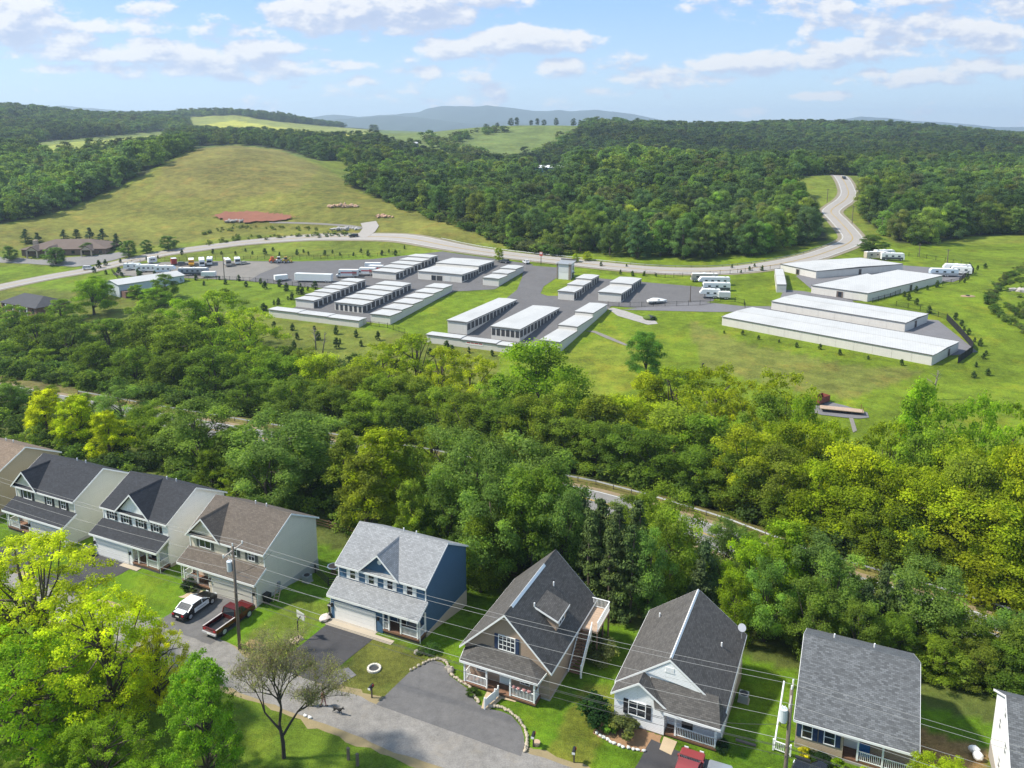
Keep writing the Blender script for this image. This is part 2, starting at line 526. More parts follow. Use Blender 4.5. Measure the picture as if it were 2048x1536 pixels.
def lawn_colour(x, y, z):
    u, v, Z = proj(x, y, z)
    s, t = x * UX + y * UY, x * VX + y * VY
    n = len(x)
    c = np.tile(np.array([.092, .165, .008]), (n, 1))
    def put(mask, col, k=1.0):
        c[mask] = c[mask] * (1 - k) + np.array(col) * k
    put(t > 112, (.112, .165, .009))
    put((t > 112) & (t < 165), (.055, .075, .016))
    put((t > 72) & (t < 112), (.085, .105, .022))
    put((t > 98) & (t < 113), (.15, .13, .04))
    put((t > 165) & (u < 1000) & (t < 200), (.115, .135, .020))
    put(y > 345, (.125, .155, .018))
    put(y > 700, (.10, .14, .035))
    put(inpoly(u, v, FIELD) & (y > 320), (.145, .145, .027))
    put(inpoly(u, v, [(330, 330), (395, 297), (470, 290), (560, 300), (640, 335), (600, 380), (450, 400), (300, 390)]) & (y > 320), (.155, .135, .036), .7)
    put(inpoly(u, v, MIDFIELD) & (y > 600), (.115, .15, .038))
    put(inpoly(u, v, YFIELD) & (y > 600), (.34, .34, .05))
    put(inpoly(u, v, LFIELD) & (y > 500), (.24, .27, .05))
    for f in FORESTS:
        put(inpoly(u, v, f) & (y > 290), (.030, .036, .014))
    put(inpoly(u, v, YCLEAR) & (y > 700), (.20, .22, .045))
    put(inpoly(u, v, LCLEAR) & (y > 500), (.13, .16, .04))
    put(inpoly(u, v, YFIELD) & (y > 600), (.34, .34, .05))
    put(inpoly(u, v, LFIELD) & (y > 500), (.24, .27, .05))
    put((t > 165) & (u > 1000) & (y < 345), (.125, .170, .010), .6)
    put(inpoly(u, v, [(1135, 700), (1230, 668), (1290, 690), (1300, 760), (1240, 790), (1150, 790)]) & (t > 150), (.16, .19, .018), .8)  # mown patch, with the sunlight on it painted into the turf colour
    put(inpoly(u, v, [(1380, 640), (1500, 690), (1700, 730), (1860, 740), (1700, 800), (1400, 740)]) & (t > 150), (.135, .14, .03), .8)
    put((s > -41) & (s < -33) & (t > 49) & (t < 57), (.13, .125, .028), .85)
    put((s > -52) & (s < -47) & (t > 51) & (t < 60), (.12, .135, .022), .6)
    put((s > 6) & (s < 12) & (t > 60) & (t < 68), (.26, .15, .07), .85)
    put((s > -20) & (s < -16.5) & (t > 49) & (t < 60), (.15, .15, .022), .7)
    put((t < 46), (.105, .16, .014))
    return c

def make_ground():
    rows = [-60., -25., -5., 8., 16.] + list(22 * (9600 / 22.) ** (np.arange(430) / 429.))
    al = np.sinh(np.linspace(-1, 1, 381) * 2.2) / math.sinh(2.2) * 1.5
    Yg, Ag = np.meshgrid(np.array(rows), al, indexing='ij')
    Xg = (Yg + 90) * Ag
    Zg = terrain(Xg, Yg)
    nr, nc = Xg.shape
    P = np.stack([Xg, Yg, Zg], -1).reshape(-1, 3)
    i = np.arange(nr * nc).reshape(nr, nc)
    F = np.stack([i[:-1, :-1], i[:-1, 1:], i[1:, 1:], i[1:, :-1]], -1).reshape(-1, 4)
    me = bpy.data.meshes.new("ground")
    me.from_pydata(P.tolist(), [], F.tolist())
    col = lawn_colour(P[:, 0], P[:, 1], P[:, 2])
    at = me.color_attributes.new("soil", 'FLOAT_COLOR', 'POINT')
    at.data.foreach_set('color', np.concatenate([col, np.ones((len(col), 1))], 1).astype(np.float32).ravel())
    me.polygons.foreach_set('use_smooth', [True] * len(me.polygons))
    m, t, p, out = newmat("turf")
    tcn = t.n('ShaderNodeTexCoord')
    oc = tcn.outputs['Object']
    att = t.n('ShaderNodeAttribute', attribute_name='soil')
    na, nb, nc_, nd = t.noise(oc, .035, 5, .6), t.noise(oc, .25, 4, .6), t.noise(oc, 1.7, 4, .65), t.noise(oc, 9.0, 3, .7)
    f = t.m('ADD', t.m('MULTIPLY', t.smooth(na, .3, .7), .5), t.m('MULTIPLY', t.smooth(nb, .3, .7), .45))
    f = t.m('ADD', f, t.m('MULTIPLY', t.smooth(nc_, .25, .75), .45))
    f = t.m('ADD', f, t.m('MULTIPLY', t.smooth(nd, .2, .8), .8))
    f = t.m('ADD', f, -.06)
    c = t.n('ShaderNodeVectorMath', operation='SCALE')
    t.l(att.outputs['Color'], c.inputs[0])
    t.l(f, c.inputs['Scale'])
    dry = t.m('MULTIPLY', t.smooth(t.noise(oc, .11, 5, .65), .5, .72), .45)
    dryc = t.mix(1.0, c.outputs[0], (1.7, 1.12, 1.25, 1), 'MULTIPLY')
    cs = t.mix(dry, c.outputs[0], dryc)
    lush = t.m('MULTIPLY', t.smooth(t.noise(oc, .55, 4, .6, 1.0), .52, .7), .4)
    cs = t.mix(lush, cs, t.mix(1.0, cs, (.62, .9, .7, 1), 'MULTIPLY'))
    sp = t.n('ShaderNodeSeparateXYZ')
    t.l(oc, sp.inputs[0])
    mow = t.m('SINE', t.m('ADD', t.m('MULTIPLY', t.m('MULTIPLY_ADD', sp.outputs[0], .55, t.m('MULTIPLY', sp.outputs[1], .85)), 2.3), t.m('MULTIPLY', na, 6.0)))
    cs = t.mix(t.m('MULTIPLY_ADD', mow, .09, .09), cs, t.mix(1.0, cs, (.6, .68, .6, 1), 'MULTIPLY'))
    weed = t.m('MULTIPLY', t.smooth(t.noise(oc, .06, 6, .7, .8), .60, .70), .45)
    cs = t.mix(weed, cs, t.mix(1.0, cs, (.5, .66, .7, 1), 'MULTIPLY'))
    t.l(cs, p.inputs['Base Color'])
    p.inputs['Roughness'].default_value = .9
    p.inputs['Specular IOR Level'].default_value = .15
    bn = t.n('ShaderNodeBump')
    bn.inputs['Strength'].default_value = .6
    bn.inputs['Distance'].default_value = .25
    t.l(t.m('ADD', nc_, t.m('MULTIPLY', nd, .6)), bn.inputs['Height'])
    t.l(bn.outputs[0], p.inputs['Normal'])
    obj('ground', me, m, None, 'structure')
make_ground()

def sheet(name, pts, mat, off=.05, cell=6.0, wob=0.0, parent=None, kind='structure'):
    """sheet draped over the terrain; pts are world xy"""
    bm = bmesh.new()
    q = random.Random(len(pts) * 7 + int(abs(pts[0][0]) * 10))
    P2 = []
    for i in range(len(pts)):
        a, b = Vector(pts[i]), Vector(pts[(i + 1) % len(pts)])
        k = max(1, int((b - a).length / (.25 if cell <= 4 else 1.0))) if wob else 1
        for j in range(k):
            p = a.lerp(b, j / k)
            if wob:
                p = p + Vector((q.gauss(0, wob), q.gauss(0, wob)))
            P2.append(p)
    tr = tessellate_polygon([[Vector((p.x, p.y, 0)) for p in P2]])
    vs = [bm.verts.new((p.x, p.y, 0)) for p in P2]
    for t in tr:
        try:
            bm.faces.new([vs[i] for i in t])
        except ValueError:
            pass
    xs, ys = [p.x for p in P2], [p.y for p in P2]
    for ax, lo, hi in ((0, min(xs), max(xs)), (1, min(ys), max(ys))):
        k = lo + cell
        while k < hi:
            no = (1, 0, 0) if ax == 0 else (0, 1, 0)
            co = (k, 0, 0) if ax == 0 else (0, k, 0)
            bmesh.ops.bisect_plane(bm, geom=bm.verts[:] + bm.edges[:] + bm.faces[:], plane_co=co, plane_no=no)
            k += cell
    h = terrain(np.array([v.co.x for v in bm.verts]), np.array([v.co.y for v in bm.verts]))
    for v, z in zip(bm.verts, h):
        v.co.z = z + off
    for f in bm.faces:
        f.normal_update()
        if f.normal.z < 0:
            f.normal_flip()
    me = bpy.data.meshes.new(name)
    bm.to_mesh(me)
    bm.free()
    return obj(name, me, mat, parent, kind)
def stp(*pts):
    return [W2(*p) for p in pts]
def pxp(*pts):
    return [G(*p)[:2] for p in pts]
def catmull(P, k=8):
    P = [np.array(p, float) for p in P]
    out = []
    for i in range(len(P) - 1):
        p0, p1, p2, p3 = P[max(i - 1, 0)], P[i], P[i + 1], P[min(i + 2, len(P) - 1)]
        for j in range(k):
            t = j / k
            out.append(.5 * ((2 * p1) + (-p0 + p2) * t + (2 * p0 - 5 * p1 + 4 * p2 - p3) * t * t + (-p0 + 3 * p1 - 3 * p2 + p3) * t ** 3))
    out.append(P[-1])
    return out
def ribbon(name, line, o0, o1, mat, off=.06, parent=None, kind='structure', dash=None, nx=3):
    """strip along a line of xy points between the side offsets o0 and o1 (right of travel positive)"""
    L = [np.array(p[:2], float) for p in line]
    vs, fs, run = [], [], 0.0
    for i, p in enumerate(L):
        d = L[min(i + 1, len(L) - 1)] - L[max(i - 1, 0)]
        d = d / (np.hypot(*d) + 1e-9)
        nrm = np.array([d[1], -d[0]])
        for k in range(nx):
            q = p + nrm * (o0 + (o1 - o0) * k / (nx - 1))
            vs.append((q[0], q[1], 0.0))
    h = terrain(np.array([v[0] for v in vs]), np.array([v[1] for v in vs]))
    vs = [(v[0], v[1], z + off) for v, z in zip(vs, h)]
    for i in range(len(L) - 1):
        run += float(np.hypot(*(L[i + 1] - L[i])))
        if dash and (run % dash[0]) > dash[1]:
            continue
        for k in range(nx - 1):
            f = (i * nx + k, (i + 1) * nx + k, (i + 1) * nx + k + 1, i * nx + k + 1)
            fs.append(f[::-1])
    m = MB()
    m.v, m.f = vs, fs
    me = m.mesh(name, uv=False)
    for p in me.polygons:
        if p.normal.z < 0:
            p.flip()
    return obj(name, me, mat, parent, kind)

def asphalt_mat(name, col, patch=.25, speck=.25, crack=.5, pale=(.25, .235, .215)):
    m, t, p, out = newmat(name)
    oc = t.n('ShaderNodeTexCoord').outputs['Object']
    n1, n2, n3 = t.noise(oc, .18, 6, .62), t.noise(oc, 1.3, 5, .65), t.noise(oc, 8., 4, .7)
    f = t.m('ADD', t.m('MULTIPLY_ADD', n1, patch * 2, 1 - patch), t.m('MULTIPLY_ADD', n2, patch * 2.4, -patch * 1.2))
    f = t.m('ADD', f, t.m('MULTIPLY_ADD', n3, speck * 2, -speck))
    c = t.n('ShaderNodeVectorMath', operation='SCALE')
    c.inputs[0].default_value = col
    t.l(f, c.inputs['Scale'])
    cs = t.mix(t.m('MULTIPLY', t.smooth(t.noise(oc, .45, 6, .7, .6), .5, .75), crack), c.outputs[0], (*pale, 1))
    vo = t.n('ShaderNodeTexVoronoi', feature='DISTANCE_TO_EDGE')
    t.l(oc, vo.inputs['Vector'])
    vo.inputs['Scale'].default_value = .22
    cr = t.m('MULTIPLY', t.m('LESS_THAN', t.m('ADD', vo.outputs[0], t.m('MULTIPLY', n2, .05)), .03), .12)
    cs = t.mix(cr, cs, tuple(x * .5 for x in col) + (1,))
    t.l(cs, p.inputs['Base Color'])
    p.inputs['Roughness'].default_value = .9
    p.inputs['Specular IOR Level'].default_value = .2
    bn = t.n('ShaderNodeBump')
    bn.inputs['Strength'].default_value = .3
    bn.inputs['Distance'].default_value = .04
    t.l(t.m('ADD', n3, n2), bn.inputs['Height'])
    t.l(bn.outputs[0], p.inputs['Normal'])
    return m
a_yard = asphalt_mat('yard_asphalt', (.12, .115, .115), .2, .12, .3, (.17, .16, .15))
a_road = asphalt_mat('road_asphalt', (.20, .19, .18), .15, .12, .3, (.24, .23, .21))
a_high = asphalt_mat('highway_asphalt', (.31, .285, .26), .12, .1, .2, (.30, .28, .26))
a_dark = asphalt_mat('driveway_asphalt', (.060, .058, .060), .2, .2, .2, (.12, .115, .11))
a_mid = asphalt_mat('worn_driveway_asphalt', (.125, .12, .118), .25, .25, .45, (.18, .17, .16))
a_grav = asphalt_mat('lane_gravel', (.205, .192, .176), .4, .55, .75, (.25, .22, .18))
a_lot = asphalt_mat('gravel_lot', (.19, .175, .155), .2, .25, .5, (.25, .21, .17))
a_crush = asphalt_mat('crushed_stone', (.155, .15, .155), .15, .45, .15, (.2, .19, .185))
line_y = pm('yellow_road_paint', (.42, .27, .04), .7, .2, 1.0)
line_w = pm('white_road_paint', (.62, .62, .6), .7, .2, 1.0)

# lane in front of the houses, its soft shoulders, and the driveways
sheet('lane_shoulder', stp((-150, 44.9), (30, 44.9), (30, 50.6), (-21, 50.5), (-34, 50.2), (-47, 50.0), (-54, 50.2), (-150, 50.2)), pm('trampled_verge', (.24, .19, .10), .95, .3, .7, .4), .008, 8, .16)
sheet('gravel_lane', stp((-150, 45.6), (30, 45.6), (30, 50.0), (-20, 49.9), (-34, 49.5), (-50, 49.4), (-53, 50.4), (-62, 50.4), (-66, 49.6), (-150, 49.6)), a_grav, .016, 8, .09)
sheet('driveway', stp((-90.5, 49.4), (-83.8, 49.4), (-83.6, 55.9), (-90.5, 55.9)), a_dark, .024, 8, .04)
sheet('driveway', stp((-80.6, 49.4), (-73.2, 49.4), (-72.6, 56.4), (-79.3, 56.4)), a_dark, .024, 8, .04)
sheet('driveway', stp((-62.0, 49.4), (-54.2, 49.4), (-54.4, 56.1), (-61.2, 56.1)), a_mid, .024, 8, .05)
sheet('driveway', stp((-46.6, 49.4), (-40.5, 49.4), (-41.2, 52), (-40.6, 56.7), (-46.2, 56.7)), a_dark, .024, 8, .04)
sheet('garage_apron', stp((-46.4, 56.62), (-38.6, 56.62), (-38.6, 57.3), (-40.9, 57.35), (-40.9, 57.84), (-46.4, 57.84)), pm('apron_concrete', (.40, .34, .26), .85, .1, 1, .2), .04, 8)
sheet('parking_area', [P for P in [W2(-35.3, 49.3), W2(-34.9, 54.1), W2(-34.3, 55.6), W2(-33.7, 56.4), W2(-32.9, 56.5), W2(-32, 56.0), W2(-31.4, 55.2), W2(-30.2, 54.75), W2(-29.2, 54.4), W2(-28.3, 53.6), W2(-27.3, 53.0), W2(-26.4, 52.9), W2(-25.2, 53.1), W2(-24.2, 53.0), W2(-23.0, 52.2), W2(-22.3, 51.3), W2(-21.9, 50.5), W2(-21.7, 49.3)]], a_mid, .028, 8)
sheet('driveway', stp((-13.6, 49.3), (-7.2, 49.3), (-8.3, 54.6), (-10.7, 55.1), (-12.8, 55.4)), a_dark, .024, 8, .05)
sheet('parking_gravel', stp((-10.7, 50.2), (-6.6, 50.2), (-6.9, 54.9), (-10.4, 55.3)), a_crush, .030, 8, .08)
sheet('gravel_patch', stp((-39.9, 49.3), (-39.0, 51.6), (-40.2, 52.2), (-41.0, 51.2), (-41.2, 49.3)), a_crush, .034, 8, .06)

# county road on its bench behind the houses
_rl = [(s, float(rail_t(s)) - 5.2) for s in np.arange(-175, 62, 2.5)]
RLINE = [W2(*p) for p in _rl]
ribbon('county_road_shoulder', RLINE, -4.3, 4.0, pm('road_shoulder_dirt', (.23, .17, .10), .95, .3, .8, .4), .02)
ribbon('county_road', RLINE, -3.3, 3.3, a_road, .05)
ribbon('centre_line', RLINE, -.16, -.04, line_y, .06)
ribbon('centre_line', RLINE, .04, .16, line_y, .06)
ribbon('edge_line', RLINE, -3.1, -2.98, line_w, .06)
ribbon('edge_line', RLINE, 2.98, 3.1, line_w, .06)

# highway sweeping round behind the storage yard
HW = [(400, 494, 372), (480, 486.5, 381), (560, 481, 386), (640, 479, 387), (720, 480, 382), (800, 485, 373), (880, 493, 360), (960, 502, 347), (1040, 509.5, 335), (1120, 516.5, 325), (1200, 523, 315), (1300, 528, 305), (1400, 530, 300), (1480, 527.5, 300),
      (1560, 522, 305), (1620, 513, 314), (1660, 502, 327), (1693, 489, 341), (1705, 477, 354), (1697, 461, 370), (1678, 441, 394), (1662, 423, 418), (1670, 411, 435), (1690, 399, 455), (1697, 386, 475), (1692, 370, 500), (1684, 356, 525), (1672, 352, 575)]
HWL = [G(u, v)[:2] for u, v in ((-260, 640), (-120, 605), (0, 575), (100, 554.5), (180, 540.5), (260, 522), (330, 507))] + [atZ(*p)[:2] for p in HW]
HWL = [p for p in catmull(HWL, 6)]
ribbon('highway_shoulder', HWL, -6.2, 6.2, pm('highway_verge_gravel', (.22, .19, .13), .95, .3, .5, .4), .12, nx=7)
ribbon('highway', HWL, -4.6, 4.6, a_high, .20, nx=7)
ribbon('highway_centre_line', HWL, -.22, -.06, line_y, .24)
ribbon('highway_centre_line', HWL, .06, .22, line_y, .24)
ribbon('highway_edge_line', HWL, -4.1, -3.92, line_w, .24)
ribbon('highway_edge_line', HWL, 3.92, 4.1, line_w, .24)
ribbon('side_road', [atZ(*p)[:2] for p in ((720, 480, 381), (735, 470, 388), (742, 462, 396), (737, 456, 405))], -4, 4, a_high, .26, nx=5)
ribbon('farm_track', [G(*p)[:2] for p in ((738, 458), (700, 452), (640, 448), (590, 446), (540, 445))], -1.2, 1.2, a_lot, .12)

# storage yard pavements
LOTW = [(226, 550), (240, 538), (262, 529), (330, 524), (460, 522), (600, 523), (740, 519), (820, 510), (885, 503), (1000, 519), (1066, 529), (1058, 541), (1000, 566), (940, 582), (830, 586), (700, 596), (655, 577), (590, 572), (480, 561), (420, 558), (350, 556), (290, 555)]
sheet('storage_yard', pxp(*LOTW), a_yard, .06)
sheet('gravel_lot', pxp((228, 549), (242, 538), (262, 530), (330, 525), (450, 523), (540, 524), (560, 532), (520, 548), (500, 561), (420, 557), (290, 554)), a_lot, .10)
sheet('storage_yard', stp((-179.5, 203), (-144, 205), (-137.8, 206), (-135.2, 246), (-122.5, 253), (-122.5, 282), (-180, 282), (-181, 252), (-179, 212)), a_yard, .08)
sheet('storage_yard', stp((-114.5, 197), (-82, 197), (-76.2, 200), (-76.2, 246), (-62, 247), (-46, 262), (-48, 278), (-100, 279), (-97.5, 252), (-101, 251), (-104.5, 253), (-107, 262), (-107, 290), (-128, 290), (-123.5, 281), (-120, 272), (-114.5, 255), (-113.5, 243)), a_yard, .07)
sheet('storage_yard', stp((-72, 243), (-43, 250), (-36.5, 252.5), (-30.5, 253), (-15, 248), (-17, 240), (22, 231), (28, 236), (20, 262), (0, 262), (-4, 276), (-16, 283), (-24, 303), (-10, 333), (24, 333), (33, 322), (27, 310), (24, 310), (1, 277), (-20, 283), (-26, 283), (-26, 262), (-36, 259), (-50, 260)), a_crush, .09)

red = pm('red_clay', (.22, .085, .05), .95, .3, .12, .5)
sheet('red_soil', pxp((426, 434), (445, 428), (500, 426), (560, 430), (596, 437), (560, 444), (500, 447), (450, 445)), red, .9, 5, 1.0)

# ------------------------------------------------------------------ houses
def window(par, x, y, z, w, h, face='-y', sh=None, lites=(2, 2), sw=.36, fr=None, gl=None):
    """window centred on x at sill z on a wall; window > pane, shutter"""
    ang = {'-y': 0, '+x': math.pi / 2, '+y': math.pi, '-x': -math.pi / 2}[face]
    M = Matrix.Translation((x, y, z)) @ Matrix.Rotation(ang, 4, 'Z')
    f, b = MB(M), .07
    f.box(-w / 2 - b, w / 2 + b, -.06, .02, -b, 0).box(-w / 2 - b, w / 2 + b, -.06, .02, h, h + b)
    f.box(-w / 2 - b, -w / 2, -.06, .02, 0, h).box(w / 2, w / 2 + b, -.06, .02, 0, h)
    nx, nz = lites
    for i in range(1, nx):
        xx = -w / 2 + w * i / nx
        f.box(xx - .025, xx + .025, -.05, .015, 0, h)
    for i in range(1, nz):
        zz = h * i / nz
        f.box(-w / 2, w / 2, -.045, .012, zz - .025, zz + .025)
    o = f.build('window', fr or white, par)
    MB(M).box(-w / 2, w / 2, -.02, .015, 0, h).build('pane', gl or glass, o)
    if sh:
        for sg in (-1, 1):
            m = MB(M)
            xa = sg * (w / 2 + b + sw / 2 + .01)
            m.box(xa - sw / 2, xa + sw / 2, -.05, .015, -b, h + b)
            for zz in (.08, h / 2 + .02):
                m.box(xa - sw / 2 + .05, xa + sw / 2 - .05, -.062, -.045, zz, zz + h / 2 - .12)
            m.build('shutter', sh, o)
    return o

def gable_roof(par, x0, x1, y0, y1, ze, zr, axis, rm, ov=.3, rake=.18, th=.14, trim=None, ridge=True, name='roof'):
    """two sloping slabs, rake boards, fascia and ridge cap over the rectangle; axis = direction of the ridge"""
    trim = trim or white
    if axis == 'x':
        yc, hw = (y0 + y1) / 2, (y1 - y0) / 2
        k = (zr - ze) / hw
        a, b = x0 - rake, x1 + rake
        for sg in (-1, 1):
            ye = yc + sg * (hw + ov)
            MB().slab([(a, ye, ze - k * ov + th), (b, ye, ze - k * ov + th), (b, yc, zr + th), (a, yc, zr + th)], th).build(name, rm, par)
            MB().box(a, b, min(ye, ye + sg * .04), max(ye, ye + sg * .04), ze - k * ov - .1, ze - k * ov + th * .7).build('fascia', trim, par)
            for xe in (a - .03, b):
                MB().prism([(ye, ze - k * ov - .06), (ye, ze - k * ov + th - .01), (yc, zr + th - .01), (yc, zr - .06)], 'x', xe, xe + .03).build('rake_board', trim, par)
        if ridge:
            MB().prism([(yc - .16, zr + th - .16 * k + .005), (yc, zr + th + .03), (yc + .16, zr + th - .16 * k + .005)], 'x', a, b).build('ridge_cap', rm, par)
    else:
        xc, hw = (x0 + x1) / 2, (x1 - x0) / 2
        k = (zr - ze) / hw
        a, b = y0 - rake, y1 + rake
        for sg in (-1, 1):
            xe = xc + sg * (hw + ov)
            MB().slab([(xe, a, ze - k * ov + th), (xe, b, ze - k * ov + th), (xc, b, zr + th), (xc, a, zr + th)], th).build(name, rm, par)
            MB().box(min(xe, xe + sg * .04), max(xe, xe + sg * .04), a, b, ze - k * ov - .1, ze - k * ov + th * .7).build('fascia', trim, par)
            for ye in (a - .03, b):
                MB().prism([(xe, ze - k * ov - .06), (xe, ze - k * ov + th - .01), (xc, zr + th - .01), (xc, zr - .06)], 'y', ye, ye + .03).build('rake_board', trim, par)
        if ridge:
            MB().prism([(xc - .16, zr + th - .16 * k + .005), (xc, zr + th + .03), (xc + .16, zr + th - .16 * k + .005)], 'y', a, b).build('ridge_cap', trim if ridge == 'trim' else rm, par)

def railing(par, a, b, zf, h=.85, mat=None, posts=True, bal=.13, name='railing'):
    mat = mat or white
    a, b = Vector((*a, zf)), Vector((*b, zf))
    L = (b - a).length
    d = (b - a) / L
    m = MB()
    m.bar(a + Vector((0, 0, h)), b + Vector((0, 0, h)), .08, .06).bar(a + Vector((0, 0, .1)), b + Vector((0, 0, .1)), .06, .06)
    n = int(L / bal)
    for i in range(1, n):
        p = a + d * (L * i / n)
        m.box(p.x - .02, p.x + .02, p.y - .02, p.y + .02, zf + .1, zf + h)
    return m.build(name, mat, par, kind='stuff')
def garage_door(par, x0, x1, y, z0, z1, mat):
    m = MB().box(x0, x1, y - .03, y + .05, z0, z1)
    o = m.build('garage_door', mat, par)
    n = 4
    for i in range(n):
        za, zb = z0 + (z1 - z0) * i / n + .015, z0 + (z1 - z0) * (i + 1) / n - .015
        MB().box(x0 + .03, x1 - .03, y - .055, y - .032, za, zb).build('panel', mat, o)
    t = MB()
    t.box(x0 - .1, x0 - .004, y - .05, y + .03, z0, z1 + .1).box(x1 + .004, x1 + .1, y - .05, y + .03, z0, z1 + .1).box(x0 - .1, x1 + .1, y - .052, y + .03, z1 + .004, z1 + .1)
    t.build('door_trim', white, par)
    return o
def entry_door(par, x, y, z, mat, face='-y', w=.9, h=1.95):
    ang = {'-y': 0, '+x': math.pi / 2, '-x': -math.pi / 2}[face]
    M = Matrix.Translation((x, y, z)) @ Matrix.Rotation(ang, 4, 'Z')
    o = MB(M).box(-w / 2, w / 2, -.05, .02, 0, h).build('door', mat, par)
    MB(M).box(w / 2 - .14, w / 2 - .08, -.1, -.05, .9, 1.0).build('handle', steel, o)
    MB(M).box(-w / 2 - .09, -w / 2 - .003, -.06, .015, 0, h + .09).box(w / 2 + .003, w / 2 + .09, -.06, .015, 0, h + .09).box(-w / 2 - .003, w / 2 + .003, -.06, .015, h + .003, h + .09).build('door_trim', white, par)
    return o
def vent_pipes(par, pts):
    for (x, y, z) in pts:
        MB().cyl((x, y), .07, z - .1, z + .38, 8).build('vent_pipe', white, par)
def round_vent(par, x, y, z, r=.26):
    MB(Matrix.Translation((x, y, z)) @ Matrix.Rotation(math.pi / 2, 4, 'X')).cyl((0, 0), r, 0, .05, 16).build('gable_vent', white, par)
def carriage_lamp(par, x, y, z):
    m = MB().box(x - .09, x + .09, y - .2, y - .02, z, z + .28).prism([(x - .13, z + .28), (x + .13, z + .28), (x, z + .4)], 'y', y - .24, y)
    m.build('wall_lamp', black, par)

def two_story(label, sL, sR, tG, tM, tR, wallm, roofm, shut, gx, gar, win, porch, door=None, found=(.40, .37, .32), gh=2.15, tint=None, garm=None, lites=(2, 2), zr=7.75):
    """two storeys, gable roof along the lane, lower porch/garage roof across the front, cross gable above; x from the left wall, y from the main front wall"""
    Wd, D, yg = sR - sL, tR - tM, tG - tM
    x, y = W2(sL, tM)
    h = thing('two_story_house', label, 'house', (x, y, 0), -AST)
    fm = pm('foundation_%02d' % int(found[0] * 100), found, .85, .1, 1, .2)
    MB().prism([(0, .3), (D, .3), (D, 5.35), (D / 2, zr - .06), (0, 5.35)], 'x', 0, Wd).build('wall', wallm, h)
    MB().box(-.03, Wd + .03, .02, D + .03, -3.6, .297).build('foundation', fm, h)
    gable_roof(h, 0, Wd, 0, D, 5.38, zr, 'x', roofm, .32, .2)
    k = (zr - 5.38) / (D / 2)
    # cross gable
    g0, g1, gp = gx
    zt = 5.38 + (g1 - g0) / 2 * .95
    gc = (g0 + g1) / 2
    MB().prism([(g0, 5.28), (g1, 5.28), (gc, zt - .05)], 'y', -.02, .3).build('gable_wall', wallm, h)
    yb = (zt - 5.38) / k
    for sg in (-1, 1):
        e = gc + sg * ((g1 - g0) / 2 + .28)
        ze = 5.38 - .28 * .95
        pts = [(e, -.42, ze + .17), (gc, -.42, zt + .17), (gc, yb + .05, zt + .17), (e, -.30, ze + .17)] if False else [(e, -.42, ze + .17), (gc, -.42, zt + .17), (gc, yb, zt + .17), (e, max(-.3, (ze - 5.38) / k), ze + .17)]
        MB().slab(pts, .13).build('gable_roof', roofm, h)
        MB().prism([(e, ze - .06), (e, ze + .15), (gc, zt + .15), (gc, zt - .06)], 'y', -.46, -.425).build('rake_board', white, h)
    MB().prism([(gc - .12, zt + .09), (gc, zt + .2), (gc + .12, zt + .09)], 'y', -.42, yb).build('ridge_cap', roofm, h)
    round_vent(h, gc, -.02, zt - .85, .24)
    # lower roof over garage and porch
    ye = yg - .38
    MB().slab([(-.22, ye, 2.78), (Wd + .22, ye, 2.78), (Wd + .22, -.003, 3.78), (-.22, -.003, 3.78)], .14).build('porch_roof', roofm, h)
    MB().box(-.22, Wd + .22, ye - .04, ye - .003, 2.5, 2.74).build('gutter', white, h)
    for xe in (-.26, Wd + .22):
        MB().prism([(ye, 2.5), (ye, 2.75), (-.003, 3.75), (-.003, 3.5)], 'x', xe, xe + .035).build('rake_board', white, h)
    # garage
    a, b, d0, d1 = gar
    MB().prism([(yg, 0), (-.003, 0), (-.003, 3.55), (yg, 2.55)], 'x', a, b).build('garage_wall', wallm, h)
    garage_door(h, d0, d1, yg, .02, 1.92, garm or white)
    for xl in (d0 - .38, d1 + .4):
        if a < xl < b:
            carriage_lamp(h, xl, yg, 1.35)
    # porch
    p0, p1, zf, gaps = porch
    m = MB().box(p0, p1, yg - .02, -.003, zf - .18, zf)
    m.build('porch_floor', wood, h)
    MB().box(p0 + .05, p1 - .05, yg + .05, -.05, zf - .75, zf - .19).build('porch_skirt', pm('porch_skirt_dark', (.05, .045, .04), .9), h)
    MB().box(p0, p1, yg + .02, yg + .14, 2.3, 2.56).build('porch_beam', white, h)
    xs = sorted(set([q for g in gaps for q in g[:2]]))
    for q in xs:
        MB().box(q - .07, q + .07, yg + .01, yg + .15, zf, 2.3).build('porch_post', white, h)
    for g in gaps:
        if g[2]:
            railing(h, (g[0], yg + .08), (g[1], yg + .08), zf)
    side = p1 if p1 > Wd - .5 else p0
    railing(h, (side - (.08 if side == p1 else -.08), yg + .1), (side - (.08 if side == p1 else -.08), -.1), zf)
    MB().box(side - (.15 if side == p1 else -.01), side + (-.01 if side == p1 else .15), -.16, -.01, zf, 2.6).build('porch_post', white, h)
    dx, dm = door
    entry_door(h, dx, 0, zf, dm)
    for (xc, w, zz, hh) in win:
        window(h, xc, -.01, zz, w, hh, '-y', shut, lites if w < 1.1 else (2, 1))
    # corner boards, downspouts, roof vents
    for xe in (0, Wd):
        MB().box(xe - .06, xe + .06, -.05, .0, 3.6, 5.3).build('corner_board', white, h)
        MB().tube([(xe + (.1 if xe else -.1), yg - .1, 2.5), (xe + (.1 if xe else -.1), yg + .08, 2.3), (xe + (.1 if xe else -.1), yg + .08, .1)], .045, 6).build('downspout', white, h)
    yv = D * .62
    zv = zr + .14 - (yv - D / 2) * k
    vent_pipes(h, [(Wd * .45, yv, zv), (Wd * .6, yv, zv)])
    return h

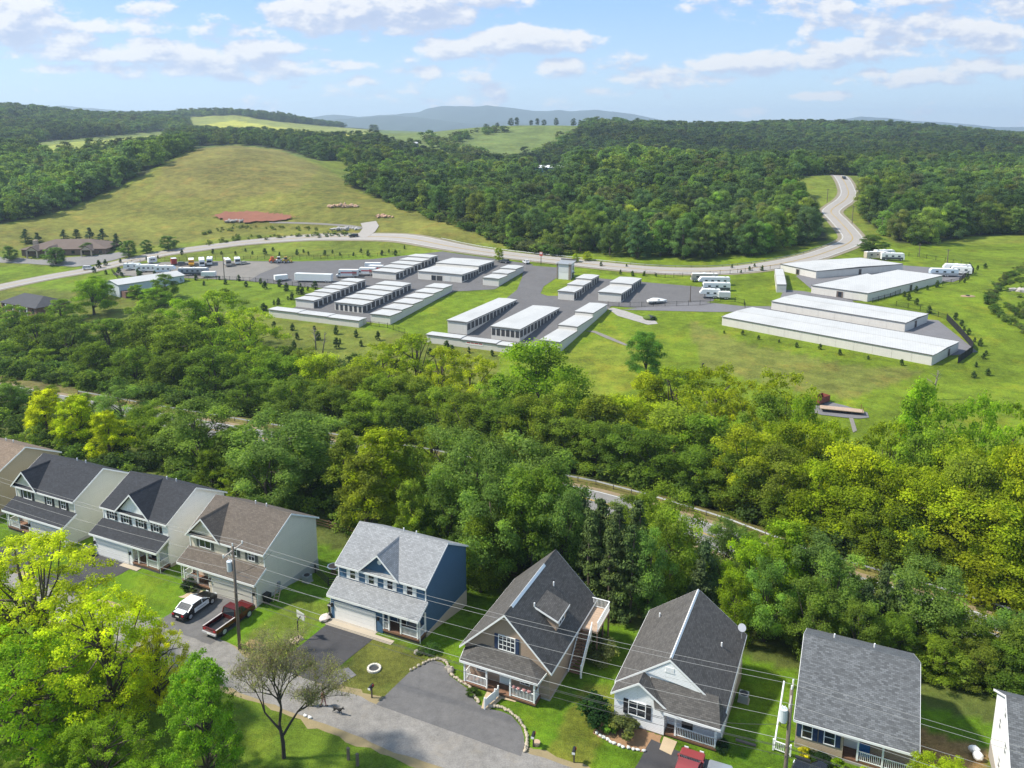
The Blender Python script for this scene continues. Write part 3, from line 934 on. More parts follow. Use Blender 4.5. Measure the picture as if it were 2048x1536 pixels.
blue_w = siding('blue_siding', (.062, .135, .23), .10)
white_w = siding('white_siding', (.87, .865, .85), .03)
beige_w = siding('beige_siding', (.72, .64, .52), .06)
green_w = siding('sage_siding', (.62, .60, .50), .05)
tan_w = siding('tan_siding', (.44, .36, .25), .1)
taupe_w = siding('taupe_siding', (.36, .265, .195), .1)
r_grey = shingle('light_grey_shingles', (.26, .265, .27))
r_navy = shingle('charcoal_blue_shingles', (.042, .044, .050))
r_brown = shingle('brown_shingles', (.125, .104, .086))
r_char = shingle('weathered_charcoal_shingles', (.092, .086, .080), .24)
r_mid = shingle('mid_grey_shingles', (.115, .12, .125), .32)
r_tan = shingle('tan_shingles', (.20, .15, .11))
sh_black = pm('black_shutter', (.022, .022, .025), .5, .1, 3)
sh_white = pm('white_shutter', (.74, .74, .72), .5, .06, 3)
sh_navy = pm('navy_shutter', (.022, .04, .09), .5, .1, 3)
sh_green = pm('slate_green_shutter', (.075, .085, .085), .5, .1, 3)
door_dark = pm('dark_door', (.03, .028, .028), .4, .1, 2)
gar_white = pm('garage_door_white', (.78, .76, .73), .5, .05, 1.2)
gar_cream = pm('garage_door_cream', (.60, .57, .50), .5, .05, 1.2)

H_blue = two_story('blue two-storey house with light grey roof and white shutters', -46.45, -36.2, 57.85, 59.3, 67.6, blue_w, r_grey, sh_white, (2.87, 7.17, 0),
                   (0, 6.15, .53, 5.28), [(1.75, .62, 3.98, 1.12), (4.0, .62, 3.98, 1.12), (6.2, .62, 3.98, 1.12), (8.47, .62, 3.98, 1.12)], (6.15, 10.25, .5, [(6.2, 6.85, 1), (6.85, 8.2, 0), (8.2, 10.1, 1)]), (7.5, door_dark), found=(.46, .41, .33), garm=gar_white, lites=(1, 2))
H_white = two_story('white two-storey house with charcoal roof and black shutters', -79.2, -68.85, 56.3, 57.9, 66.5, white_w, r_navy, sh_black, (2.62, 7.66, 0),
                    (0, 6.2, .6, 5.6), [(1.45, .8, 3.98, 1.1), (3.8, .8, 3.98, 1.1), (6.2, .8, 3.98, 1.1), (8.6, .8, 3.98, 1.1)], (6.2, 10.35, .5, [(6.25, 7.2, 0), (7.2, 8.55, 0), (8.55, 10.2, 1)]), (7.9, door_dark), garm=gar_white)
H_beige = two_story('beige two-storey house with brown roof and front gable', -65.0, -54.6, 56.0, 57.5, 66.0, beige_w, r_brown, sh_green, (.0, 4.4, 0),
                    (4.0, 10.4, 4.5, 9.8), [(2.2, 1.55, 4.05, 1.05), (6.25, .8, 4.1, 1.0), (8.7, .8, 4.1, 1.0)], (0, 4.0, .55, [(.3, 2.3, 1), (2.3, 3.95, 0)]), (3.1, door_dark), garm=gar_cream, found=(.42, .40, .36))
H_green = two_story('sage green two-storey house with charcoal roof behind yellow tree', -94.1, -83.4, 55.75, 57.3, 65.5, green_w, r_navy, sh_black, (-.05, 4.15, 0),
                    (4.2, 10.7, 4.7, 10.0), [(2.15, 1.5, 3.85, 1.05), (6.2, .8, 3.9, 1.05), (8.75, .8, 3.9, 1.05)], (0, 4.2, .5, [(.3, 2.2, 1), (2.2, 4.1, 0)]), (3.1, door_dark), garm=gar_cream, found=(.42, .41, .37))
H_tan = two_story('tan two-storey house cut off at the picture edge', -108.6, -98.6, 55.8, 57.3, 66.3, tan_w, r_tan, sh_green, (.2, 4.6, 0),
                  (4.0, 10.0, 4.5, 9.4), [(2.3, 1.5, 3.85, 1.05), (6.2, .8, 3.9, 1.05), (8.7, .8, 3.9, 1.05)], (0, 4.0, .5, [(.3, 2.2, 1), (2.2, 3.9, 0)]), (3.1, door_dark), garm=gar_cream, found=(.40, .38, .33))

# tan cape cod with side deck
def cape_tan():
    x, y = W2(-30.15, 55.95)
    h = thing('cape_cod_house', 'tan cape cod house with dark steep roof, dormer and side deck stairs', 'house', (x, y, 0), -AST)
    Wd, D = 8.2, 11.2
    MB().prism([(0, .2), (Wd, .2), (Wd, 3.25), (Wd / 2, 7.22), (0, 3.25)], 'y', 0, D).build('wall', taupe_w, h)
    MB().box(-.03, Wd + .03, .03, D + .03, -3.4, .197).build('foundation', conc, h)
    gable_roof(h, 0, Wd, 0, D, 3.3, 7.28, 'y', r_char, .32, .45, trim=white, ridge=True)
    MB().prism([(3.92, 7.26), (4.1, 7.5), (4.28, 7.26)], 'y', 1.0, 8.6).build('ridge_vent', white, h)
    window(h, 4.15, -.01, 3.72, 1.5, 1.3, '-y', sh_navy, (4, 3))
    # front porch under a hipped skirt roof
    py = -1.35
    z0, z1 = 2.45, 3.66
    e0, e1 = (.15, py, z0), (7.65, py, z0)
    t0, t1 = (1.7, -.003, z1), (6.2, -.003, z1)
    MB().slab([e0, e1, t1, t0], .12).build('porch_roof', r_char, h)
    for a, b, c in ((e0, t0, (-.05, -.003, z0 + .3)), (e1, t1, (7.95, -.003, z0 + .3))):
        m = MB().add([a, b, c, (a[0], a[1], a[2] - .1), (b[0], b[1], b[2] - .1), (c[0], c[1], c[2] - .1)], [(0, 1, 2), (5, 4, 3), (0, 3, 4, 1), (1, 4, 5, 2), (2, 5, 3, 0)])
        m.build('porch_roof', r_char, h)
    MB().box(.15, 7.65, py - .04, py - .003, z0 - .22, z0).build('gutter', white, h)
    for xa, xb in ((.15, -.05), (7.65, 7.95)):
        MB().bar((xa, py, z0 - .1), (xb, -.05, z0 + .2), .04, .2).build('gutter', white, h)
    MB().box(.4, 7.4, py + .1, -.003, .18, .34).build('porch_floor', wood, h)
    MB().box(.5, 7.3, py + .16, -.05, -.1, .175).build('porch_skirt', MATS['porch_skirt_dark'], h)
    MB().box(.4, 7.4, py + .14, py + .26, 2.1, 2.34).build('porch_beam', white, h)
    for q in (.55, 2.72, 5.0, 7.25):
        MB().box(q - .07, q + .07, py + .13, py + .27, .34, 2.1).build('porch_post', white, h)
    railing(h, (.62, py + .2), (2.65, py + .2), .34)
    railing(h, (5.07, py + .2), (7.18, py + .2), .34)
    railing(h, (7.25, py + .27), (7.25, -.05), .34)
    railing(h, (.55, py + .27), (.55, -.05), .34)
    entry_door(h, 4.0, -.003, .34, pm('teal_white_door', (.55, .62, .62), .4), '-y')
    window(h, 1.6, -.01, .95, .8, 1.15, '-y', None)
    window(h, 5.9, -.01, .95, .8, 1.15, '-y', None)
    for i, q in enumerate((5.35, 5.8, 6.3, 6.75)):
        MB().blob((q, py + .2, 1.3), (.2, .16, .16), 40 + i, .3, 1).build('flower_box', pm('pink_flowers', (.42, .20, .19), .8, .5, 6), h)
    # right-slope dormer (shed-like with its own gable front)
    dz = lambda xx: 7.28 + .14 - (xx - 4.1) * (7.28 - 3.3) / 4.1
    d0, d1 = 3.55, 4.35                     # y range of the dormer in local depth
    xo = 7.55
    MB().add([(5.6, 3.6, 5.1), (7.35, 3.6, dz(7.35) - .2), (7.35, 3.6, 5.35), (5.6, 6.1, 5.1), (7.35, 6.1, dz(7.35) - .2), (7.35, 6.1, 5.35), (5.6, 3.6, 5.35), (5.6, 6.1, 5.35)],
             [(0, 1, 2, 6), (7, 5, 4, 3), (1, 4, 5, 2), (6, 2, 5, 7), (0, 3, 4, 1), (0, 6, 7, 3)]).build('dormer_wall', taupe_w, h)
    MB().slab([(7.62, 3.38, 5.42), (7.62, 6.32, 5.42), (5.35, 6.32, 6.30), (5.35, 3.38, 6.30)], .12).build('dormer_roof', r_char, h)
    MB().box(7.6, 7.64, 3.36, 6.34, 5.24, 5.42).build('fascia', white, h)
    MB().prism([(7.62, 5.24), (7.62, 5.41), (5.35, 6.29), (5.35, 6.12)], 'y', 3.34, 3.375).build('rake_board', white, h)
    window(h, 7.36, 4.85, 4.45, 1.2, .72, '+x', None, (2, 1))
    vent_pipes(h, [(5.3, 3.4, dz(5.3)), (5.5, 7.6, dz(5.5))])
    # side deck and stairs on the right
    zf = 2.75
    dk = h
    MB().box(8.24, 10.1, 7.1, 10.9, zf - .16, zf).build('deck_floor', palewood, dk)
    for xx, yy in ((8.5, 7.3), (10.0, 7.3), (10.0, 9.0), (10.0, 10.8), (8.5, 10.8)):
        MB().box(xx - .07, xx + .07, yy - .07, yy + .07, -2.4, zf - .16).build('deck_post', pm('deck_post_wood', (.16, .10, .06), .8, .2), dk)
    railing(dk, (10.06, 7.1), (10.06, 10.86), zf, .95)
    railing(dk, (8.3, 10.86), (10.06, 10.86), zf, .95)
    n = 14
    ya, yb = 4.2, 7.1
    for i in range(n):
        f = i / n
        MB().box(8.4, 9.5, ya + (yb - ya) * f, ya + (yb - ya) * (f + 1 / n) + .05, zf * f + .1, zf * f + .16).build('stair_tread', wood, dk)
    for xx in (8.36, 9.52):
        MB().bar((xx, ya, .1), (xx, yb, zf - .08), .06, .3).build('stringer', white, dk)
    m = MB()
    for xx in (9.56,):
        m.bar((xx, ya, .95), (xx, yb, zf + .9), .07, .07)
        for i in range(0, 22):
            f = i / 21
            m.box(xx - .02, xx + .02, ya + (yb - ya) * f - .02, ya + (yb - ya) * f + .02, .15 + zf * f, .95 + zf * f)
    m.build('stair_railing', white, dk, kind='stuff')
    MB().box(9.5, 9.64, ya - .07, ya + .07, -.2, 1.1).build('newel_post', white, dk)
    return h
H_cape = cape_tan()

# white cape with a front wing
def cape_white():
    x, y = W2(-16.3, 56.0)
    h = thing('bungalow', 'white bungalow with stacked front gables and dark shingle roof', 'house', (x, y, 0), -AST)
    Wd, D = 8.6, 12.3
    MB().prism([(0, .15), (Wd, .15), (Wd, 2.85), (Wd / 2, 6.1), (0, 2.85)], 'y', 1.35, D).build('wall', white_w, h)
    MB().box(-.03, Wd + .03, 1.3, D + .03, -3.2, .147).build('foundation', conc, h)
    gable_roof(h, 0, Wd, 1.35, D, 2.9, 6.15, 'y', r_char, .25, .12, ridge=True)
    MB().prism([(4.14, 6.16), (4.3, 6.36), (4.46, 6.16)], 'y', 1.5, D).build('ridge_vent', white, h)
    # wing with its own gable
    MB().prism([(.05, .1), (4.25, .1), (4.25, 2.8), (2.15, 4.25), (.05, 2.8)], 'y', .15, 1.4).build('wing_wall', white_w, h)
    gable_roof(h, .05, 4.25, .15, 2.6, 2.82, 4.3, 'y', r_char, .22, .3, ridge=True)
    window(h, 2.0, .14, 1.15, 1.35, 1.2, '-y', sh_black, (2, 2), .4)
    MB().box(.02, 4.28, .17, 1.3, -.5, .097).build('foundation', pm('brick_footing', (.2, .11, .07), .9), h)
    # porch roof in front of the upper gable
    MB().slab([(3.55, -.35, 2.62), (8.75, -.35, 2.62), (8.25, 1.335, 4.15), (2.75, 1.335, 4.15)], .12).build('porch_roof', r_char, h)
    MB().slab([(8.75, -.35, 2.62), (9.0, 1.3, 2.75), (8.6, 1.34, 3.2), (8.25, 1.335, 4.15)], .1).build('porch_roof', r_char, h)
    MB().box(4.3, 8.78, -.39, -.353, 2.38, 2.6).build('gutter', white, h)
    MB().prism([(2.35, 4.52), (4.3, 6.0), (6.9, 4.03)], 'y', 1.25, 1.33).build('gable_panel', white_w, h)
    m = MB().box(3.9, 4.7, 1.22, 1.249, 5.05, 5.12)
    for i in range(5):
        m.box(3.95, 4.65, 1.215, 1.248, 5.14 + i * .09, 5.19 + i * .09)
    m.build('gable_vent', white, h)
    MB().box(4.3, 8.45, .2, 1.35, .12, .3).build('porch_floor', wood, h)
    MB().box(4.35, 8.4, .26, 1.3, -.3, .117).build('porch_skirt', MATS['porch_skirt_dark'], h)
    for q in (5.15, 8.3):
        MB().box(q - .07, q + .07, .22, .36, .3, 2.4).build('porch_post', white, h)
    railing(h, (5.2, .29), (8.25, .29), .3, .85)
    railing(h, (8.32, .36), (8.32, 1.3), .3, .85)
    entry_door(h, 5.9, 1.34, .3, door_dark)
    k = 3.25 / 4.3
    vent_pipes(h, [(1.3, 10.0, 2.9 + .14 + 1.3 * k), (7.3, 8.0, 2.9 + .14 + 1.3 * k)])
    return h
H_bung = cape_white()

def house_grey():
    x, y = W2(-2.3, 59.6)
    h = thing('ranch_house', 'tan ranch house with big grey shingle roof and navy shutters', 'house', (x, y, 0), -AST)
    Wd, D = 8.5, 12.2
    MB().prism([(1.35, .1), (D, .1), (D, 2.85), (D / 2, 5.95), (1.35, 3.45)], 'x', 0, Wd).build('wall', siding('buff_siding', (.46, .36, .25)), h)
    MB().box(0, 3.5, 0, 1.35, .1, 2.6).build('wing_wall', MATS['buff_siding'], h)
    MB().box(-.03, Wd + .03, .03, D + .03, -3.2, .097).build('foundation', conc, h)
    gable_roof(h, 0, Wd, -.1, D, 2.75, 6.0, 'x', r_mid, .35, .18)
    window(h, .85, -.01, 1.05, .68, 1.2, '-y', sh_navy, (1, 2), .36)
    window(h, 2.5, -.01, 1.05, .72, 1.2, '-y', sh_navy, (1, 2), .36)
    MB().box(3.52, Wd, .05, 1.34, .1, .28).build('porch_floor', wood, h)
    for q in (4.55, 6.3, 8.4):
        MB().box(q - .07, q + .07, .02, .16, .28, 2.5).build('porch_post', white, h)
    railing(h, (4.62, .09), (6.23, .09), .28)
    railing(h, (6.37, .09), (8.33, .09), .28)
    entry_door(h, 4.1, 1.35, .28, white)
    k = 3.25 / 6.15
    vent_pipes(h, [(2.2, 9.0, 6.14 - 2.95 * k), (5.4, 9.0, 6.14 - 2.95 * k)])
    return h
H_grey = house_grey()

def house_right():
    x, y = W2(12.0, 58.3)
    h = thing('gabled_house', 'white house with dark grey roof cut off at the picture corner', 'house', (x, y, 0), -AST)
    Wd, D = 9.0, 8.4
    MB().prism([(0, .1), (D, .1), (D, 4.6), (D / 2, 7.0), (0, 4.6)], 'x', 0, Wd).build('wall', white_w, h)
    MB().box(-.03, Wd + .03, -.03, D + .03, -3.2, .097).build('foundation', conc, h)
    gable_roof(h, 0, Wd, 0, D, 4.62, 7.05, 'x', r_mid, .3, .2)
    for yy, zz in ((4.2, 5.2), (5.6, 3.2), (2.8, 3.2), (4.2, .9)):
        window(h, -.01, yy, zz, .6, 1.0, '-x', None, (1, 2))
    return h
H_right = house_right()

# ------------------------------------------------------------------ self-storage buildings
roof_w = pm('white_standing_seam_roof', (.45, .445, .43), .6, .09, .3, .1, .0, .4, .22, kind='brick', kw=(.6, 60, .03, 0, .8, .015))
wall_s = pm('pale_grey_metal_wall', (.62, .585, .53), .55, .05, .6, .1, .0, .4, .08, kind='brick', kw=(.5, 60, .015, 0, .9, .02))
door_s = pm('charcoal_roll_up_door', (.055, .055, .058), .5, .12, 1.2, .1, kind='brick', kw=(30, .12, .012, 0, .7, .03))
trim_s = pm('dark_eave_trim', (.10, .095, .09), .5, .1, 1)
frame_s = pm('door_jamb_white', (.62, .61, .58), .5, .05, 1)
_dm = MB().box(-.98, .98, -.03, .02, 0, 2.05).mesh('roll_up_door')
_dm.materials.append(door_s)
_ds = MB().box(-.56, .56, -.03, .02, 0, 2.0).mesh('roll_up_door')
_ds.materials.append(door_s)
def put(name, me, par, loc, rz=0.0):
    o = bpy.data.objects.new(name, me)
    COL.objects.link(o)
    o.parent = par
    o.location = loc
    o.rotation_euler = (0, 0, rz)
    return o
def storage(label, s0, s1, t0, t1, nseg, ndoor=0, enddoors=0, leftdoors=False, H=2.6, axis='t', rot=0.0, step=None, zbase=None, group='self-storage buildings'):
    """a row of lock-up units, its roof stepping up the slope segment by segment; x across, y along"""
    x, y = W2(s0, t0)
    zb = float(near_z(s0, t0)) if zbase is None else zbase
    h = thing('storage_building', label, 'storage building', (x, y, zb), -AST + rot, group)
    Wd, L = s1 - s0, t1 - t0
    sl = (.085 if axis == 't' else 0.0) if step is None else step
    for i in range(nseg):
        a, b = L * i / nseg, L * (i + 1) / nseg
        zm = sl * (a + b) / 2
        if axis == 't':
            X0, X1, Y0, Y1 = 0, Wd, a, b
            if i:
                Y0 += .006
        else:
            X0, X1, Y0, Y1 = Wd * i / nseg, Wd * (i + 1) / nseg, 0, L
            if i:
                X0 += .006
            zm = sl * (X0 + X1) / 2
        MB().box(X0, X1, Y0, Y1, zm - 1.3, zm + H).build('wall', wall_s, h)
        m = MB()
        xm = (X0 + X1) / 2
        if axis == 't':
            m.prism([(X0 - .2, zm + H + .004), (X1 + .2, zm + H + .004), (X1 + .2, zm + H + .10), (xm, zm + H + .26), (X0 - .2, zm + H + .10)], 'y', Y0 - (.2 if i == 0 else 0), Y1 + (.2 if i == nseg - 1 else 0))
            tr = [(X0 - .2, X1 + .2, Y0 - (.24 if i == 0 else .05), Y0 - (.2 if i == 0 else .005), zm + H - .22, zm + H + .02), (X1 + .2, X1 + .24, Y0 - .1, Y1, zm + H - .12, zm + H + .06), (X0 - .24, X0 - .2, Y0 - .1, Y1, zm + H - .12, zm + H + .06)]
        else:
            m.prism([(Y0 - .2, zm + H + .004), (Y1 + .2, zm + H + .004), (Y1 + .2, zm + H + .10), ((Y0 + Y1) / 2, zm + H + .22), (Y0 - .2, zm + H + .10)], 'x', X0 - (.2 if i == 0 else 0), X1 + (.2 if i == nseg - 1 else 0))
            tr = [(X0 - .1, X1, Y0 - .24, Y0 - .2, zm + H - .12, zm + H + .06), (X1, X1 + .04, Y0 - .2, Y1 + .2, zm + H - .2, zm + H + .05)]
        m.build('roof', roof_w, h)
        for q in tr:
            MB().box(*q).build('eave_trim', trim_s, h)
    if ndoor:
        p = L / ndoor
        for k in range(ndoor):
            yy = p * (k + .5)
            zz = sl * L * (int(yy / (L / nseg)) + .5) / nseg
            put('roll_up_door', _dm, h, (Wd + .006, yy, zz), math.pi / 2)
            MB().box(Wd - .05, Wd + .05, yy + p / 2 - .17, yy + p / 2 + .17, zz, zz + 2.2).build('door_jamb', frame_s, h)
            if leftdoors:
                put('roll_up_door', _dm, h, (-.006, yy, zz), -math.pi / 2)
    if enddoors:
        p = Wd / enddoors
        for k in range(enddoors):
            put('roll_up_door', _ds, h, (p * (k + .5), -.006, sl * L / nseg / 2), 0)
    return h

storage('stepped white-roofed storage row beside the trailer lot, nearest of its pair', -179.3, -171.6, 211.8, 242.5, 6, 12, 0)
storage('stepped storage row with six end doors, middle of the west cluster', -163.3, -152.0, 212.6, 243.3, 5, 12, 6)
storage('low blank-walled storage row along the west cluster front edge', -180.3, -144.2, 199.4, 203.6, 3, 0, 0, axis='s', step=-.012)
storage('stepped blank-walled storage row bordering the green slope between clusters', -143.6, -136.2, 205.2, 246, 6, 0, 0)
storage('stepped storage row behind the white box trucks', -176.0, -165.2, 253.6, 286, 5, 12, 0)
storage('wide storage building with offices doors at its front end', -157.6, -138.4, 257.5, 285.2, 2, 12, 0)
storage('short stepped storage row beside the entrance road', -129.3, -122.8, 257, 279.6, 3, 0, 0)
storage('long single-roof storage row at left of the lower cluster', -114.6, -108.0, 203.8, 240, 1, 14, 0, step=.082)
storage('long storage building with six end doors in the lower cluster', -99.6, -90.4, 203.3, 235, 1, 12, 6, step=.082)
B10 = storage('low blank-walled storage row facing the creek with company sign', -116.3, -82.2, 194.2, 197.6, 3, 0, 0, axis='s', step=-.02)
storage('stepped blank-walled storage row along the mown slope east of lower cluster', -82.0, -76.2, 198.6, 241, 3, 0, 0)
storage('stepped storage row just right of the tower office', -96.0, -90.2, 248.2, 274.8, 3, 10, 0)
storage('two-step storage building beside the open boat yard', -82.4, -74.4, 250.8, 275.6, 2, 10, 0)
sg = MB().box(13.0, 18.6, -.05, -.01, 1.0, 1.9).build('sign_board', pm('sign_white', (.7, .68, .66), .5), B10)
for i, (x0, x1) in enumerate(((13.3, 14.5), (14.7, 15.6), (15.8, 17.0), (17.2, 18.3))):
    MB().box(x0, x1, -.06, -.052, 1.45, 1.75).build('lettering', pm('sign_red', (.5, .06, .05), .5), sg)
for yy, w in ((2.5, .5), (5.2, 1.3), (8.0, 1.6), (10.8, .8), (12.6, .9)):
    pass
def office_front():
    h = [o for o in COL.objects if o.get('label', '').startswith('wide storage building')][0]
    for x0, x1, m in ((6.0, 8.0, glass), (8.3, 10.8, door_s), (12.0, 14.2, frame_s)):
        o = MB().box(x0, x1, -.05, -.006, .15, 2.0).build('office_door', m, h)
        MB().box(x0 - .08, x0 - .004, -.06, -.006, .1, 2.1).box(x1 + .004, x1 + .08, -.06, -.006, .1, 2.1).build('door_frame', frame_s, o)
office_front()

# the four large sheds of the east yard: each wall panel is its own part
def shed(label, corners, H, doors=(), notch=None, zs=None):
    """corners: footprint in (s,t), counter-clockwise from the front-left corner; panel joints about every 5 m"""
    x0, y0 = W2(*corners[0])
    zc = [float(near_z(s, t)) for s, t in corners]
    zb = sum(zc) / len(zc)
    h = thing('storage_shed', label, 'storage shed', (x0, y0, zb), -AST, 'large storage sheds of the east yard')
    P = [(s - corners[0][0], t - corners[0][1]) for s, t in corners]
    zt = [H + (z - zb) * .9 for z in zc]
    n = len(P)
    for i in range(n):
        a, b = Vector(P[i]), Vector(P[(i + 1) % n])
        L = (b - a).length
        k = max(1, round(L / 4.8))
        d = (b - a) / L
        nr = Vector((d.y, -d.x)) * .06
        for j in range(k):
            p, q = a + d * (L * j / k + .02), a + d * (L * (j + 1) / k - .02)
            f0, f1 = j / k, (j + 1) / k
            ta, tb = zt[i] + (zt[(i + 1) % n] - zt[i]) * f0, zt[i] + (zt[(i + 1) % n] - zt[i]) * f1
            m = MB()
            m.add([(p.x + nr.x, p.y + nr.y, -2.2), (q.x + nr.x, q.y + nr.y, -2.2), (q.x + nr.x, q.y + nr.y, tb), (p.x + nr.x, p.y + nr.y, ta),
                   (p.x - nr.x, p.y - nr.y, -2.2), (q.x - nr.x, q.y - nr.y, -2.2), (q.x - nr.x, q.y - nr.y, tb), (p.x - nr.x, p.y - nr.y, ta)],
                  [(0, 1, 2, 3), (7, 6, 5, 4), (0, 4, 5, 1), (1, 5, 6, 2), (2, 6, 7, 3), (3, 7, 4, 0)])
            m.build('wall_panel', wall_s, h)
        m = MB()
        m.bar((a.x + nr.x * 4, a.y + nr.y * 4, zt[i] + .02), (b.x + nr.x * 4, b.y + nr.y * 4, zt[(i + 1) % n] + .02), .06, .22)
        m.build('eave_trim', trim_s, h)
    c = Vector((sum(p[0] for p in P) / n, sum(p[1] for p in P) / n))
    top = [(c.x + (p[0] - c.x) * 1.012, c.y + (p[1] - c.y) * 1.012, z + .06) for p, z in zip(P, zt)]
    if n == 4:
        r0 = tuple((top[0][i] + top[3][i]) / 2 + (.3 if i == 2 else 0) for i in range(3))
        r1 = tuple((top[1][i] + top[2][i]) / 2 + (.3 if i == 2 else 0) for i in range(3))
        MB().slab([top[0], top[1], r1, r0], .05).build('roof', roof_w, h)
        MB().slab([r0, r1, top[2], top[3]], .05).build('roof', roof_w, h)
        MB().bar((r0[0], r0[1], r0[2] + .02), (r1[0], r1[1], r1[2] + .02), .4, .06).build('ridge_cap', roof_w, h)
    else:
        m = MB()
        tr = tessellate_polygon([[Vector((p[0], p[1], 0)) for p in top]])
        m.add(top, [t if (Vector(top[t[1]]) - Vector(top[t[0]])).cross(Vector(top[t[2]]) - Vector(top[t[0]])).z > 0 else t[::-1] for t in tr])
        m.build('roof', roof_w, h)
    for e, f, w in doors:
        a, b = Vector(P[e]), Vector(P[(e + 1) % n])
        d = (b - a).normalized()
        nr = Vector((d.y, -d.x))
        p = a.lerp(b, f)
        zz = (zc[e] + (zc[(e + 1) % n] - zc[e]) * f) - zb
        M = Matrix.Translation((p.x + nr.x * .09, p.y + nr.y * .09, zz)) @ Matrix.Rotation(math.atan2(d.y, d.x), 4, 'Z')
        o = MB(M).box(-w / 2, w / 2, -.04, .02, .05, 2.1).build('entry_door', pm('brown_entry', (.13, .10, .085), .5), h)
        MB(M).box(-w / 2 - .15, -w / 2 - .003, -.06, .02, 0, 2.25).box(w / 2 + .003, w / 2 + .15, -.06, .02, 0, 2.25).build('door_frame', frame_s, o)
        MB(M).box(-w / 4, w / 4, -.05, -.042, .3, 1.9).build('door_glass', glass, o)
    return h
shed('longest white-roofed shed, nearest of the east yard sheds', [(-38.8, 237.6), (16.5, 221.5), (23.3, 235.2), (-31.8, 250.6)], 2.6, [(1, .62, 1.3)])
shed('second long white-roofed shed behind the longest one', [(-27.1, 258.4), (10.8, 247.6), (17.0, 259), (-20.5, 269.6)], 2.6, [(1, .45, 1.4)])
shed('white-roofed shed with a notched corner in the east yard', [(-17, 281.2), (.4, 276.3), (12.2, 292.6), (23.4, 308.4), (9.5, 312.6), (1.2, 302.2), (-.3, 303.6)], 2.6, [(0, .52, 2.2), (2, .1, 1.4)])
shed('white-roofed shed closest to the highway bend', [(-30.1, 309.2), (-17, 301.4), (11.3, 322.0), (-3.2, 328.2)], 2.6, [(0, .5, 1.6), (1, .5, 1.2)])
shed('narrow three-bay white shed at the east yard entrance', [(-28.0, 279), (-25.0, 279.8), (-28.6, 302.2), (-31.3, 301.5)], 2.6)

# tower office
def tower():
    gx, gy, gz = G(1141, 560)
    s, t = ST(gx, gy)
    x, y = W2(s - 5.6, t)
    h = thing('tower_office', 'tall white office tower with stone corner piers at the entrance road', 'building', (x, y, gz), -AST)
    stone = pm('stone_veneer', (.24, .20, .165), .9, .25, 1.5, .5, kind='brick', kw=(.5, .25, .02, .5, .6, .2))
    wl = pm('white_stucco', (.66, .65, .64), .6, .05, 1)
    MB().box(.5, 5.2, .12, 5.0, -.8, 5.9).build('wall', wl, h)
    for a, b in ((0, .5), (4.75, 5.6)):
        MB().box(a, b, 0, .9, -.8, 6.1).build('stone_pier', stone, h)
    MB().box(0, .5, 4.2, 5.1, -.8, 6.1).build('stone_pier', stone, h)
    MB().slab([(-.3, -.3, 5.95), (5.9, -.3, 5.95), (5.9, 5.3, 6.6), (-.3, 5.3, 6.6)], .2).build('roof', steel, h)
    MB().box(-.3, 5.9, 5.3, 5.5, 6.2, 7.1).build('parapet', trim_s, h)
    MB().box(5.202, 5.25, 3.2, 4.2, 3.2, 4.9).build('window', glass, h)
    MB().box(5.202, 5.26, 2.7, 4.4, 0, 2.1).build('office_door', glass, h)
    MB().box(5.2, 5.9, 2.5, 4.6, 2.2, 2.35).build('canopy', trim_s, h)
    MB().box(1.0, 4.5, .09, .118, 2.6, 5.4).build('blank_sign_panel', pm('panel_grey', (.55, .55, .55), .5, .04), h)
tower()

# ------------------------------------------------------------------ vegetation
def leaf_material(name, trans=.58, gloss=.0):
    m = bpy.data.materials.new(name)
    m.use_nodes = True
    m.node_tree.nodes.clear()
    t = NT(m.node_tree)
    out = t.n('ShaderNodeOutputMaterial')
    at = t.n('ShaderNodeAttribute', attribute_type='INSTANCER', attribute_name='tint')
    lv = t.n('ShaderNodeAttribute', attribute_name='lv')
    k = t.m('MULTIPLY_ADD', lv.outputs['Fac'], 2.3, 1.15)
    c = t.n('ShaderNodeVectorMath', operation='SCALE')
    t.l(at.outputs['Color'], c.inputs[0])
    t.l(k, c.inputs['Scale'])
    yel = t.mix(1.0, c.outputs[0], (1.18, 1.1, .7, 1), 'MULTIPLY')
    cs = t.mix(t.smooth(lv.outputs['Fac'], .62, 1.0), c.outputs[0], yel)
    d, tr = t.n('ShaderNodeBsdfDiffuse'), t.n('ShaderNodeBsdfTranslucent')
    t.l(cs, d.inputs[0])
    t.l(t.mix(1.0, cs, (1.5, 1.55, .8, 1), 'MULTIPLY'), tr.inputs[0])
    m1 = t.n('ShaderNodeMixShader')
    m1.inputs[0].default_value = trans
    t.l(d.outputs[0], m1.inputs[1])
    t.l(tr.outputs[0], m1.inputs[2])
    t.l(m1.outputs[0], out.inputs[0])
    return m
LEAF = leaf_material('leaves')
NEEDLE = leaf_material('needles', .25)
bark = pm('bark', (.085, .065, .05), .9, .3, 3, .5)
palebark = pm('pale_bark', (.20, .175, .145), .9, .3, 3, .4)

